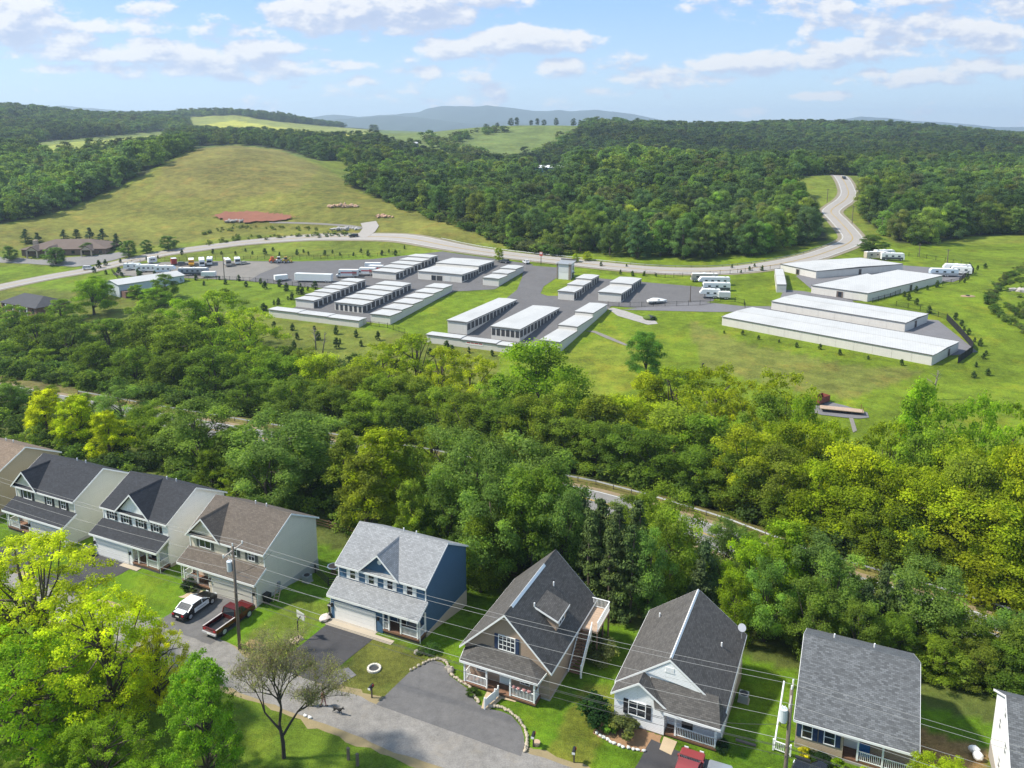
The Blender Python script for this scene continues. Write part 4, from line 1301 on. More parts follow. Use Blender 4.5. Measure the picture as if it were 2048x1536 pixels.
def leaves(name, cl, leaf, per, seed, mat, upb=.45, flat=.8, asp=.75, inner=.55, droop=0.0, lvs=.19):
    """cl: clumps (x, y, z, r); quads spread over each clump's shell"""
    g = np.random.default_rng(seed)
    cl = np.asarray(cl, float)
    n = len(cl)
    cnt = np.maximum((per * (cl[:, 3] / cl[:, 3].mean()) ** 2).astype(int), 4)
    idx = np.repeat(np.arange(n), cnt)
    m = len(idx)
    d = g.normal(size=(m, 3))
    d /= np.linalg.norm(d, axis=1, keepdims=True)
    d[:, 2] = np.where(d[:, 2] < -.35, -d[:, 2] * .6, d[:, 2])
    rr = cl[idx, 3] * (inner + (1 - inner) * g.random(m) ** .5) * (1 + .22 * g.normal(size=m))
    p = cl[idx, :3] + d * rr[:, None] * np.array([1, 1, flat])
    if droop:
        p[:, 2] -= droop * (np.hypot(d[:, 0], d[:, 1]) * rr) ** 1.0
    nr = d * .75 + np.array([0, 0, upb]) + g.normal(size=(m, 3)) * .42
    nr /= np.linalg.norm(nr, axis=1, keepdims=True)
    a = np.cross(nr, g.normal(size=(m, 3)))
    a /= np.linalg.norm(a, axis=1, keepdims=True) + 1e-9
    b = np.cross(nr, a)
    sz = leaf * (.65 + .7 * g.random(m))
    a = a * sz[:, None] * .5
    b = b * (sz * asp)[:, None] * .5
    V = np.stack([p - a - b * .6, p + a * .2 - b, p + a + b * .5, p - a * .3 + b], 1).reshape(-1, 3)
    F = np.arange(m * 4).reshape(m, 4)
    me = bpy.data.meshes.new(name)
    me.vertices.add(m * 4)
    me.vertices.foreach_set('co', V.astype(np.float32).ravel())
    me.loops.add(m * 4)
    me.loops.foreach_set('vertex_index', F.astype(np.int32).ravel())
    me.polygons.add(m)
    me.polygons.foreach_set('loop_start', (np.arange(m) * 4).astype(np.int32))
    me.polygons.foreach_set('loop_total', np.full(m, 4, np.int32))
    lvv = np.clip(.5 + lvs * g.normal(size=m) + lvs * 1.1 * g.normal(size=n)[idx], 0, 1)
    at = me.attributes.new('lv', 'FLOAT', 'POINT')
    at.data.foreach_set('value', np.repeat(lvv, 4).astype(np.float32))
    me.update(calc_edges=True)
    me.materials.append(mat)
    return me

def crown_clumps(shape, n, seed, R=.33, z0=.22, rc=.085, asym=.12):
    g = np.random.default_rng(seed)
    prof = {'round': lambda h: math.sqrt(max(0, 1 - ((h - .42) / .60) ** 2)),
            'oval': lambda h: math.sqrt(max(0, 1 - ((h - .38) / .64) ** 2)) * (1 - .15 * h),
            'plume': lambda h: math.sqrt(max(0, 1 - ((h - .5) / .54) ** 2)),
            'cone': lambda h: (1 - h) * .95 + .06,
            'vase': lambda h: .35 + .75 * h if h < .75 else max(0, 1.0 - ((h - .75) / .27) ** 2) * .92,
            'tower': lambda h: .8 * (1 - h ** 3) + .08}[shape]
    lob = [(g.uniform(0, 6.28), g.uniform(.0, asym)) for _ in range(4)]
    out = []
    for i in range(n):
        h = g.random() ** .85
        a = g.uniform(0, 2 * math.pi)
        f = (.5 + .5 * g.random() ** .5) if g.random() < .8 else g.random() * .6
        k = 1 + sum(w * math.cos(a * (j + 1) + ph) for j, (ph, w) in enumerate(lob))
        r = R * prof(h) * f * k
        z = z0 + (1 - z0) * h * (1 + .05 * g.normal())
        out.append((r * math.cos(a), r * math.sin(a), min(z, .97), rc * g.uniform(.65, 1.35) * (1 - .25 * h)))
    return out
def limbs(cl, seed, r0=.022, z0=.2, k=9, top=.75, bend=.06):
    """trunk and limbs that reach some of the clumps"""
    q = random.Random(seed)
    m = MB()
    pts = [(0, 0, -.06), (q.uniform(-.01, .01), q.uniform(-.01, .01), z0), (q.uniform(-bend, bend) * .5, q.uniform(-bend, bend) * .5, (z0 + top) / 2), (q.uniform(-bend, bend), q.uniform(-bend, bend), top)]
    m.tube(pts, [r0 * 1.25, r0, r0 * .65, r0 * .22], 7)
    for c in q.sample(list(cl), min(k, len(cl))):
        zb = q.uniform(z0, max(z0 + .05, min(c[2] - .05, top * .85)))
        f = (zb - z0) / (top - z0)
        b = Vector((pts[3][0] * f, pts[3][1] * f, zb))
        e = Vector(c[:3])
        mid = b.lerp(e, .5) + Vector((q.uniform(-.02, .02), q.uniform(-.02, .02), q.uniform(-.01, .05)))
        m.tube([b, mid, e], [r0 * .45, r0 * .28, r0 * .08], 5, False)
    return m
PROTO = {}
def proto(kind, seed, shape, n, R, z0, rc, leaf, per, mat=None, bm=None, k=9, top=.8, flat=.8, droop=0.0, asym=.12, upb=.45):
    cl = crown_clumps(shape, n, seed, R, z0, rc, asym)
    cm = leaves('crown', cl, leaf, per, seed + 1, mat or LEAF, upb, flat, droop=droop)
    tm = limbs(cl, seed, k=k, top=top, z0=z0).mesh('trunk', True, False)
    tm.materials.append(bm or bark)
    PROTO.setdefault(kind, []).append((cm, tm, R))
for i in range(3):
    proto('oak', 100 + i, 'round', 84, .36, .10, .088, .019, 230, flat=1.15)
    proto('locust', 200 + i, 'plume', 66, .34, .10, .095, .0175, 290, flat=1.1, asym=.2, upb=.55)
for i in range(2):
    proto('maple', 300 + i, 'oval', 86, .27, .08, .068, .018, 200, flat=1.1)
    proto('open', 400 + i, 'round', 110, .38, .08, .064, .018, 120, k=14, bm=bark, asym=.22, flat=1.1)
    proto('poplar', 500 + i, 'tower', 70, .22, .05, .072, .019, 180, flat=1.1)
    proto('cedar', 600 + i, 'cone', 64, .24, .05, .070, .024, 110, mat=NEEDLE, k=4, top=.95, flat=.6)
def cedar_small(seed):
    cl = crown_clumps('tower' if seed % 2 else 'oval', 40, seed, .30, .02, .11)
    cm = leaves('crown', cl, .075, 34, seed, NEEDLE, flat=1.1)
    tm = MB().tube([(0, 0, -.08), (0, 0, .9)], [.03, .006], 5).mesh('trunk', True, False)
    tm.materials.append(bark)
    PROTO.setdefault('sapling', []).append((cm, tm, .27))
cedar_small(700)
cedar_small(701)
def bush_proto(seed):
    cl = crown_clumps('round', 26, seed, .48, .18, .2)
    cm = leaves('crown', cl, .075, 110, seed, LEAF, flat=.8)
    tm = limbs(cl, seed, r0=.035, z0=.1, k=6, top=.6).mesh('stems', True, False)
    tm.materials.append(bark)
    PROTO.setdefault('bush', []).append((cm, tm, .5))
bush_proto(720)
bush_proto(721)

TREES = []
def tree(kind, loc, h, w, tint, label, cat='tree', group=None, name='tree', variant=None, jit=.12):
    q = random.Random(len(TREES) * 31 + 5)
    P = PROTO[kind]
    cm, tm, R = P[(variant if variant is not None else q.randrange(len(P))) % len(P)]
    sxy = w / (2 * R)
    r = thing(name, label, cat, loc, q.uniform(0, 6.28), group, (sxy, sxy, h))
    o = obj('crown', cm, None, r)
    j = 1 + q.uniform(-jit, jit)
    o['tint'] = [tint[0] * j * q.uniform(.92, 1.08), tint[1] * j, tint[2] * j * q.uniform(.85, 1.15)]
    obj('stems' if kind == 'bush' else 'trunk', tm, None, r)
    TREES.append(r)
    return r
def row_tree(u, vt, t, wpx):
    """world base, height and width of a tree standing at depth t of the street frame whose top is seen at (u, vt)"""
    lo, hi = -420., 160.
    for _ in range(40):
        s = (lo + hi) / 2
        x, y = W2(s, t)
        uu = proj(x, y, tz(x, y) + 6)[0]
        lo, hi = (s, hi) if uu < u else (lo, s)
    x, y = W2(s, t)
    z = tz(x, y)
    a, b = z, z + 45
    for _ in range(30):
        mz = (a + b) / 2
        a, b = (mz, b) if proj(x, y, mz)[1] > vt else (a, mz)
    Z = float(proj(x, y, z)[2])
    return (x, y, z), a - z, wpx * Z / FPX
GR, YG, LOC, YEL, DK, OLV, BRT, MID = (.064, .096, .015), (.122, .150, .010), (.074, .115, .028), (.185, .205, .010), (.038, .056, .020), (.088, .110, .015), (.098, .145, .012), (.084, .122, .016)
TONE = {GR: 'green', YG: 'yellow-green', LOC: 'bluish green', YEL: 'bright yellow', DK: 'dark green', OLV: 'olive green', BRT: 'bright green', MID: 'mid green'}
KN = {'oak': 'broad-crowned tree', 'locust': 'feathery locust tree', 'maple': 'compact maple tree', 'open': 'thin-crowned tree', 'poplar': 'narrow upright tree', 'cedar': 'conical cedar tree'}
ROW1 = [(88, 782, 84, 118, 'maple', YEL), (152, 795, 82, 112, 'maple', YEL), (213, 828, 80, 108, 'maple', YEL), (22, 770, 92, 150, 'locust', LOC), (-50, 750, 90, 150, 'oak', GR), (240, 780, 94, 130, 'locust', LOC), (305, 812, 92, 120, 'locust', MID),
        (300, 850, 86, 90, 'maple', GR), (345, 835, 88, 110, 'locust', MID), (398, 815, 84, 150, 'locust', LOC), (455, 862, 86, 110, 'maple', MID), (420, 905, 78, 90, 'maple', GR), (470, 930, 76, 80, 'open', OLV),
        (560, 838, 82, 190, 'locust', LOC), (620, 840, 88, 150, 'locust', LOC), (535, 895, 76, 130, 'locust', LOC), (690, 865, 84, 90, 'poplar', OLV), (765, 868, 80, 150, 'maple', YG), (730, 915, 76, 110, 'maple', OLV), (815, 905, 82, 110, 'oak', MID), (860, 860, 93, 120, 'open', OLV), (905, 862, 90, 140, 'locust', LOC), (825, 968, 74, 80, 'maple', MID),
        (955, 898, 80, 170, 'locust', LOC), (1030, 888, 84, 180, 'locust', LOC), (1095, 915, 84, 150, 'locust', LOC), (900, 950, 76, 120, 'locust', LOC), (985, 968, 74, 150, 'locust', LOC), (1065, 955, 76, 150, 'oak', GR), (1120, 985, 76, 110, 'locust', LOC), (960, 1040, 71, 110, 'oak', GR),
        (1160, 985, 80, 74, 'cedar', DK), (1200, 998, 79, 76, 'cedar', DK), (1236, 1012, 78, 78, 'cedar', DK), (1275, 1000, 80, 78, 'cedar', DK), (1180, 1020, 74, 74, 'cedar', DK), (1222, 1040, 73, 78, 'cedar', DK), (1262, 1050, 73, 76, 'cedar', DK), (1325, 985, 84, 130, 'locust', MID), (1345, 1030, 78, 110, 'oak', MID), (1300, 1070, 74, 90, 'locust', LOC),
        (1410, 1085, 78, 70, 'cedar', DK), (1452, 1046, 84, 100, 'locust', LOC), (1400, 1120, 76, 70, 'cedar', DK), (1500, 1085, 80, 96, 'oak', BRT), (1565, 1052, 82, 120, 'maple', BRT), (1620, 1085, 82, 130, 'locust', LOC), (1535, 1130, 76, 100, 'locust', LOC), (1680, 1120, 80, 130, 'locust', LOC), (1625, 1170, 75, 120, 'oak', GR), (1475, 1150, 75, 80, 'oak', BRT),
        (1768, 1125, 80, 62, 'cedar', DK), (1735, 1165, 79, 60, 'cedar', DK), (1800, 1160, 80, 60, 'cedar', DK), (1855, 1140, 82, 150, 'locust', LOC), (1790, 1235, 77, 90, 'oak', GR), (1920, 1240, 80, 130, 'locust', MID), (1985, 1225, 84, 120, 'open', YG), (2040, 1235, 82, 130, 'oak', LOC), (1880, 1285, 77, 110, 'oak', MID), (1960, 1290, 78, 130, 'oak', OLV), (2030, 1300, 78, 120, 'oak', GR), (2090, 1260, 80, 150, 'oak', GR), (1720, 1210, 75, 90, 'oak', GR)]
ROW1 += [(10, 762, 99, 120, 'oak', GR), (92, 777, 99, 110, 'locust', MID), (165, 790, 99, 100, 'oak', MID), (480, 852, 98, 60, 'oak', GR), (60, 800, 97, 120, 'locust', MID), (140, 806, 97, 110, 'oak', GR), (212, 812, 97, 100, 'locust', LOC), (268, 825, 96, 66, 'oak', MID), (385, 846, 97, 66, 'oak', GR), (545, 860, 98, 110, 'locust', LOC), (625, 866, 98, 110, 'oak', MID), (700, 880, 98, 100, 'locust', MID), (765, 888, 98, 100, 'oak', OLV),
         (830, 900, 98, 100, 'oak', MID), (890, 912, 98, 110, 'locust', LOC), (960, 925, 98, 110, 'oak', GR), (1040, 938, 97, 110, 'locust', LOC), (1110, 955, 97, 100, 'oak', MID), (1262, 1000, 94, 100, 'oak', GR), (1318, 1018, 93, 90, 'locust', MID), (1500, 1075, 88, 80, 'oak', MID), (1560, 1092, 86, 90, 'oak', BRT),
         (1625, 1128, 84, 90, 'locust', LOC), (1690, 1150, 83, 90, 'oak', GR), (1750, 1165, 82, 80, 'oak', OLV), (1810, 1185, 82, 80, 'locust', LOC), (1890, 1205, 82, 90, 'oak', MID), (2040, 1252, 82, 80, 'oak', GR)]
ROW2 = [(-30, 620, 165, 140, 'oak', GR), (25, 612, 160, 130, 'oak', MID), (75, 632, 150, 130, 'oak', GR), (15, 690, 138, 150, 'oak', GR), (80, 700, 132, 140, 'oak', MID), (35, 745, 120, 150, 'oak', GR), (-20, 720, 122, 160, 'oak', MID), (120, 600, 172, 100, 'oak', MID), (185, 562, 182, 90, 'oak', BRT), (135, 640, 150, 150, 'oak', GR), (215, 640, 152, 160, 'oak', GR), (180, 690, 132, 150, 'oak', GR), (290, 610, 165, 110, 'oak', MID), (310, 640, 148, 150, 'oak', GR), (270, 700, 128, 140, 'oak', GR), (360, 655, 142, 130, 'oak', MID), (345, 712, 126, 140, 'oak', GR),
        (385, 600, 165, 110, 'locust', BRT), (440, 585, 168, 130, 'open', BRT), (445, 660, 145, 140, 'open', MID), (425, 700, 130, 130, 'oak', GR), (500, 620, 158, 120, 'open', YG), (520, 700, 138, 130, 'open', MID), (490, 755, 122, 130, 'oak', GR), (560, 720, 136, 120, 'oak', MID), (585, 760, 124, 120, 'oak', GR), (610, 700, 150, 90, 'open', OLV), (640, 715, 140, 120, 'oak', YG), (660, 775, 122, 120, 'oak', GR), (700, 745, 134, 110, 'oak', OLV), (725, 790, 120, 110, 'oak', MID), (770, 690, 152, 150, 'open', YG), (755, 760, 132, 120, 'oak', MID), (830, 672, 156, 140, 'open', YG), (815, 760, 134, 130, 'oak', OLV), (800, 800, 120, 110, 'oak', GR), (890, 700, 150, 120, 'open', YG), (880, 780, 128, 120, 'oak', MID), (945, 715, 148, 130, 'open', YG), (935, 795, 124, 120, 'oak', OLV),
        (1072, 692, 146, 185, 'oak', BRT), (1010, 760, 138, 120, 'oak', MID), (1000, 810, 122, 120, 'oak', GR), (1060, 800, 124, 130, 'oak', OLV), (1120, 780, 130, 120, 'oak', MID), (1130, 840, 118, 120, 'oak', GR), (1195, 795, 130, 130, 'maple', OLV), (1190, 850, 118, 120, 'oak', GR), (1255, 800, 134, 140, 'oak', YG), (1250, 860, 120, 140, 'oak', GR), (1295, 752, 152, 110, 'oak', YG), (1350, 742, 152, 170, 'open', YG), (1425, 738, 150, 150, 'open', YG), (1480, 765, 146, 110, 'open', YG), (1350, 820, 128, 190, 'oak', OLV), (1310, 870, 119, 150, 'oak', GR), (1420, 840, 126, 150, 'oak', MID), (1395, 905, 117, 160, 'oak', GR), (1560, 750, 150, 150, 'open', YG), (1530, 800, 140, 120, 'oak', MID), (1490, 860, 124, 140, 'oak', YG), (1560, 850, 130, 140, 'oak', YG), (1600, 800, 142, 90, 'oak', BRT), (1480, 920, 116, 150, 'oak', GR), (1560, 905, 120, 150, 'oak', OLV), (1620, 860, 130, 120, 'oak', YG), (1660, 850, 136, 110, 'open', YG), (1640, 930, 118, 150, 'oak', YG), (1570, 985, 112, 140, 'oak', GR),
        (1710, 900, 124, 150, 'oak', YG), (1700, 970, 114, 160, 'oak', YG), (1640, 1030, 108, 120, 'oak', GR), (1770, 850, 136, 140, 'open', YG), (1765, 930, 118, 150, 'oak', YG), (1775, 1000, 110, 150, 'oak', OLV), (1825, 770, 146, 110, 'maple', BRT), (1875, 810, 142, 130, 'open', BRT), (1840, 870, 128, 130, 'oak', MID), (1830, 950, 115, 150, 'oak', YG), (1900, 890, 128, 140, 'oak', YG), (1945, 800, 145, 140, 'open', BRT), (2010, 815, 142, 140, 'open', BRT), (1900, 985, 111, 190, 'oak', YG), (1965, 1000, 110, 200, 'oak', YG), (1930, 920, 120, 150, 'oak', OLV), (1990, 900, 124, 150, 'oak', YG), (2040, 910, 122, 150, 'oak', YG), (1830, 1040, 105, 140, 'oak', GR), (1900, 1080, 102, 150, 'oak', OLV), (2030, 1000, 112, 180, 'oak', YG), (1990, 1100, 103, 150, 'oak', YG), (2070, 1080, 104, 180, 'oak', YG), (2090, 850, 140, 150, 'open', BRT)]
for nm, rows, grp in (('in the tree row behind the houses', ROW1, 'trees between the back yards and the county road'), ('in the creek belt beyond the county road', ROW2, 'trees of the creek belt')):
    cnt = {}
    for (u, vt, t, wp, kd, ti) in sorted(rows, key=lambda r: r[0]):
        loc, h, w = row_tree(u, vt, t, wp)
        if rows is ROW2 and t <= 150:                   # the belt's front rank stands right behind the guardrail
            rs = float(rail_t(ST(loc[0], loc[1])[0]))
            loc, h, w = row_tree(u, vt, rs + 3.5 + max(0, t - 104) * (.28 if t <= 124 else .72), wp)
        h = max(h, 4.0)
        w = min(w, h * (1.15 if kd in ('oak', 'locust', 'open') else .8))
        key = (TONE[ti], kd)
        i = cnt.get(key, 0)
        cnt[key] = i + 1
        tree(kd, loc, h, w, ti, '%s %s %s, %s from left' % (TONE[ti], KN[kd], nm, ordn(i)), 'tree', grp, {'cedar': 'cedar_tree', 'locust': 'locust_tree', 'maple': 'maple_tree'}.get(kd, 'tree'))
def at_px(u, v, hpx, wpx, kind, tint, label, cat='tree', group=None, name='tree'):
    x, y, z = G(u, v)
    Z = float(proj(x, y, z)[2])
    return tree(kind, (x, y, z), hpx * Z / FPX / .96, wpx * Z / FPX, tint, label, cat, group, name)
at_px(1291, 757, 86, 80, 'oak', (.06, .12, .02), 'lone round tree standing on the mown slope above the creek')
at_px(331, 598, 46, 52, 'oak', GR, 'dark round tree below the trailer lot fence')
at_px(450, 596, 18, 26, 'bush', MID, 'small grey-green bush on the meadow below the trailers', 'bush')
for i, (u, v, h, w) in enumerate(((52, 486, 27, 24), (75, 486, 20, 20), (128, 480, 20, 20), (154, 481, 22, 24), (180, 482, 26, 24), (206, 484, 26, 24), (234, 498, 30, 22))):
    at_px(u, v, h, w, 'cedar', (.03, .05, .025), 'dark conical evergreen behind the brown-roofed clinic, %s from the left' % ordn(i), 'tree', 'evergreens behind the clinic', 'evergreen_tree')
for i, (u, v, h, w, lb) in enumerate(((112, 529, 32, 40, 'round green tree on the island in front of the clinic'), (20, 522, 28, 27, 'round green tree at the clinic car park corner'), (258, 515, 32, 32, 'dark leaning tree beside the clinic drive'), (294, 506, 24, 24, 'small dark tree beside the highway near the clinic'),
                                     (337, 500, 26, 34, 'flat-topped dark tree beside the highway'), (176, 505, 18, 30, 'small round tree against the clinic front'), (192, 598, 42, 52, 'leafy green tree in front of the white metal building'), (275, 596, 24, 34, 'grey-green bush beside the white metal building yard'), (308, 612, 34, 60, 'bright green shrubby tree at the creek meadow edge'))):
    at_px(u, v, h, w, 'oak', (.045, .08, .022) if i < 6 else BRT, lb)
for i, (u, v, h, w) in enumerate(((1745, 503, 30, 56), (998, 524, 26, 20), (1150, 525, 16, 16), (1175, 522, 18, 18))):
    at_px(u, v, h, w, 'oak', (.04, .07, .02) if i == 0 else YG, ['dark round bush-like tree inside the highway bend', 'yellow-green ornamental tree behind the wide storage building', 'small yellow-green tree left of the tower', 'small yellow-green tree behind the tower office'][i])
SAP = [[(188, 546), (198, 537), (211, 532), (212, 549), (241, 526), (238, 548), (244, 554), (276, 551), (281, 559), (310, 555), (362, 565), (392, 561), (408, 571), (439, 560), (451, 569), (478, 562), (492, 574), (521, 568), (530, 578), (559, 574), (573, 582), (601, 575), (616, 582), (630, 579), (597, 589), (605, 588), (576, 600), (584, 600), (548, 610), (557, 610), (527, 622), (533, 622)],
       [(293, 520), (316, 517), (364, 510), (426, 508), (443, 510), (471, 510), (491, 504), (505, 509), (530, 510), (546, 503), (559, 511), (594, 510), (607, 506), (617, 511), (650, 512), (665, 507), (680, 512), (707, 512), (722, 506), (736, 512), (764, 511), (778, 506), (791, 511), (809, 498)],
       [(548, 655), (552, 675), (585, 661), (594, 679), (629, 664), (636, 680), (672, 669), (680, 688), (712, 675), (722, 693), (756, 681), (588, 698), (673, 698), (479, 660), (505, 645), (508, 668), (512, 684)],
       [(860, 712), (894, 703), (904, 710), (938, 706), (984, 712), (1034, 707)],
       [(1448, 667), (1485, 670), (1517, 679), (1558, 685), (1593, 695), (1640, 699), (1679, 710), (1736, 719), (1803, 731)],
       [(1832, 586), (1854, 580), (1874, 575), (1808, 594), (1817, 601), (1833, 610), (1858, 627), (1911, 640), (1923, 652), (1928, 661), (1937, 670), (1949, 684), (1960, 692), (1967, 718), (1972, 711), (1952, 734), (1947, 756), (1975, 751), (1929, 566), (1934, 560), (1955, 541), (1970, 538)],
       [(1241, 549), (1265, 552), (1288, 552), (1312, 554), (1464, 537), (1509, 534), (1524, 542), (1482, 547), (1499, 542), (1202, 533), (1253, 534)]]
SNM = ['on the grass below the trailer lot', 'on the bank between lot and highway', 'on the slope below the west storage cluster', 'in front of the low signed storage row', 'below the longest shed', 'beside the east yard fence', 'on the verge behind the boat yard']
for k, lst in enumerate(SAP):
    for i, (u, v) in enumerate(sorted(lst)):
        x, y, z = G(u, v)
        Z = float(proj(x, y, z)[2])
        hp = [13, 10, 18, 18, 10, 13, 9][k] * rnd.uniform(.65, 1.3)
        tree('sapling', (x, y, z), hp * Z / FPX, hp * rnd.uniform(.45, .62) * Z / FPX, (.026, .044, .013), 'small dark evergreen %s, %s from left' % (SNM[k], ordn(i)), 'sapling', 'evergreen saplings around the storage yard', 'evergreen_sapling')

# ------------------------------------------------------------------ woods: instanced on points
def scatter_object(name, pts, tints, scales, protos, kind='stuff'):
    """one object whose points carry instances of the prototype crowns"""
    me = bpy.data.meshes.new(name)
    me.from_pydata([tuple(p) for p in pts], [], [])
    n = len(pts)
    g = np.random.default_rng(n)
    for an, ty, dat in (('tint', 'FLOAT_VECTOR', tints), ('sc', 'FLOAT_VECTOR', scales), ('rot', 'FLOAT_VECTOR', np.stack([np.zeros(n), np.zeros(n), g.random(n) * 6.28], 1))):
        a = me.attributes.new(an, ty, 'POINT')
        a.data.foreach_set('vector', np.asarray(dat, np.float32).ravel())
    a = me.attributes.new('pick', 'INT', 'POINT')
    a.data.foreach_set('value', g.integers(0, len(protos), n).astype(np.int32))
    o = obj(name, me, None, None, kind)
    col = bpy.data.collections.new(name + '_kinds')
    for i, p in enumerate(protos):
        col.objects.link(bpy.data.objects.new('%s_kind_%d' % (name, i), p))
    ng = bpy.data.node_groups.new(name, 'GeometryNodeTree')
    ng.interface.new_socket('Geometry', in_out='INPUT', socket_type='NodeSocketGeometry')
    ng.interface.new_socket('Geometry', in_out='OUTPUT', socket_type='NodeSocketGeometry')
    t = NT(ng)
    gi, go = t.n('NodeGroupInput'), t.n('NodeGroupOutput')
    ip = t.n('GeometryNodeInstanceOnPoints')
    ci = t.n('GeometryNodeCollectionInfo')
    ci.inputs['Collection'].default_value = col
    ci.inputs['Separate Children'].default_value = True
    ci.inputs['Reset Children'].default_value = True
    def na(an, ty):
        x = t.n('GeometryNodeInputNamedAttribute', data_type=ty)
        x.inputs['Name'].default_value = an
        return x.outputs['Attribute']
    t.l(gi.outputs[0], ip.inputs['Points'])
    t.l(ci.outputs[0], ip.inputs['Instance'])
    ip.inputs['Pick Instance'].default_value = True
    t.l(na('pick', 'INT'), ip.inputs['Instance Index'])
    t.l(na('sc', 'FLOAT_VECTOR'), ip.inputs['Scale'])
    er = t.n('FunctionNodeEulerToRotation')
    t.l(na('rot', 'FLOAT_VECTOR'), er.inputs[0])
    t.l(er.outputs[0], ip.inputs['Rotation'])
    t.l(ip.outputs[0], go.inputs[0])
    md = o.modifiers.new('scatter', 'NODES')
    md.node_group = ng
    return o
def low_proto(seed, shape, R, n=30, per=75, leaf=.046, rc=.125):
    cl = crown_clumps(shape, n, seed, R, .1, rc)
    return leaves('far_crown', cl, leaf, per, seed, LEAF, flat=1.0, lvs=.12, inner=.75)
LOW = [low_proto(800, 'round', .40), low_proto(801, 'oval', .36), low_proto(802, 'round', .42), low_proto(803, 'plume', .38), low_proto(804, 'oval', .33)]
BUSHLOW = [low_proto(810, 'round', .5, 14, 40, .11, .24), low_proto(811, 'round', .5, 14, 40, .11, .24)]
def wood_points():
    g = np.random.default_rng(5)
    P, S, C = [], [], []
    for y0, y1, sp in ((285, 470, 6.0), (470, 720, 7.5), (720, 1100, 10.0), (1100, 2150, 15.0)):
        hw = (y1 + 40) * .78
        nx, ny = int(2 * hw / sp), int((y1 - y0) / sp)
        X, Y = np.meshgrid(np.linspace(-hw, hw, nx), np.linspace(y0, y1, ny))
        X = (X + g.uniform(-.5, .5, X.shape) * sp).ravel()
        Y = (Y + g.uniform(-.5, .5, Y.shape) * sp).ravel()
        Zg = terrain(X, Y)
        u, v, Z = proj(X, Y, Zg)
        keep = np.zeros(X.shape, bool)
        for f in FORESTS:
            keep |= inpoly(u, v, f)
        keep &= (u > -120) & (u < 2170)
        keep &= ~inpoly(u, v, ROADBANK) & ~inpoly(u, v, FIELD) & ~inpoly(u, v, MIDFIELD) & ~inpoly(u, v, YCLEAR) & ~inpoly(u, v, LCLEAR) & ~inpoly(u, v, [(1065, 335), (1130, 335), (1130, 362), (1065, 362)])
        if y0 < 900:                                     # keep clear of the highway
            hl = np.array(HWL)[::2]
            d = np.full(X.shape, 1e9)
            for q in hl:
                d = np.minimum(d, np.hypot(X - q[0], Y - q[1]))
            keep &= d > 13
        X, Y, Zg = X[keep], Y[keep], Zg[keep]
        n = len(X)
        h = (.7 + .75 * g.random(n) ** 1.5) * 11.5 if sp < 9 else g.uniform(.8, 1.2, n) * 12.0
        edge = sp / 6.0
        w = h * g.uniform(.85, 1.35, n) * (1 + .35 * (edge - 1))
        P.append(np.stack([X, Y, Zg - .3], 1))
        S.append(np.stack([w, w, h], 1))
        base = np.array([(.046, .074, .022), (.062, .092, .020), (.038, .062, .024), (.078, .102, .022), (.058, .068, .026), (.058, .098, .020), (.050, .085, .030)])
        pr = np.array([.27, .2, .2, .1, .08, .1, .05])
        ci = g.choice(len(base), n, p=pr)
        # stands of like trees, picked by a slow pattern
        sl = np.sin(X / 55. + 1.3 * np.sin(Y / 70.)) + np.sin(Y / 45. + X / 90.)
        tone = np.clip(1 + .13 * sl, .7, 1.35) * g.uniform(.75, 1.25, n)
        C.append(base[ci] * tone[:, None] * np.array([1.08, 1.06, 1.22]) * (1 - .42 * sm(Y, 560, 760))[:, None] * np.where(Y > 1050, 1.25, 1.0)[:, None])  # woods beyond the centre hill darkened, a cloud shadow painted into their tint
    return np.concatenate(P), np.concatenate(S), np.concatenate(C)
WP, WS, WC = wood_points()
# the biggest of these in the picture, along the near wood edges, are trees of their own
_u, _v, _Z = proj(WP[:, 0], WP[:, 1], WP[:, 2])
inpic = (_u > 5) & (_u < 2043)
order = np.argsort(np.where(inpic, _Z / WS[:, 2], 1e9))[:150]
single = np.zeros(len(WP), bool)
single[order] = True
for nm, a, b, grp in (('centre hill wood edge by the highway', 0, 1690, 'trees at the centre wood edge'), ('right-hand wood edge above the meadow', 1690, 3000, 'trees at the right wood edge')):
    ids = [i for i in order if a <= _u[i] < b]
    for j, i in enumerate(sorted(ids, key=lambda i: _u[i])):
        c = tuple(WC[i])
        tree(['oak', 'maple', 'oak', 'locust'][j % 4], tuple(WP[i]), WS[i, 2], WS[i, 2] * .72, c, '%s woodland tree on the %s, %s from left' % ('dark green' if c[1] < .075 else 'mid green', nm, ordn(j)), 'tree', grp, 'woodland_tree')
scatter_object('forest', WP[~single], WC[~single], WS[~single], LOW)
def under_points():
    g = np.random.default_rng(9)
    n = 5200
    s, t = g.uniform(-330, 75, n), g.uniform(70, 172, n)
    r = rail_t(s)
    keep = ((t > 76) & (t < r - 12)) | ((t > r + 2.5) & (t < 150)) | ((t > 150) & (s < -115) & (g.random(n) < .4))
    s, t = s[keep], t[keep]
    X, Y = s * UX + t * VX, s * UY + t * VY
    Zg = terrain(X, Y)
    u, v, Z = proj(X, Y, Zg)
    ok = (u > -60) & (u < 2110) & ~inpoly(u, v, [(1590, 770), (1780, 770), (1790, 880), (1700, 900), (1600, 850)])
    X, Y, Zg, t = X[ok], Y[ok], Zg[ok], t[ok]
    n = len(X)
    h = g.uniform(1.2, 3.6, n) * np.where(t < 100, .8, 1.1)
    w = h * g.uniform(.9, 1.5, n)
    base = np.array([(.045, .075, .016), (.07, .10, .018), (.035, .055, .016)])
    return np.stack([X, Y, Zg - .2], 1), np.stack([w, w, h], 1), base[g.integers(0, 3, n)] * g.uniform(.8, 1.2, n)[:, None]
UP, US, UC = under_points()
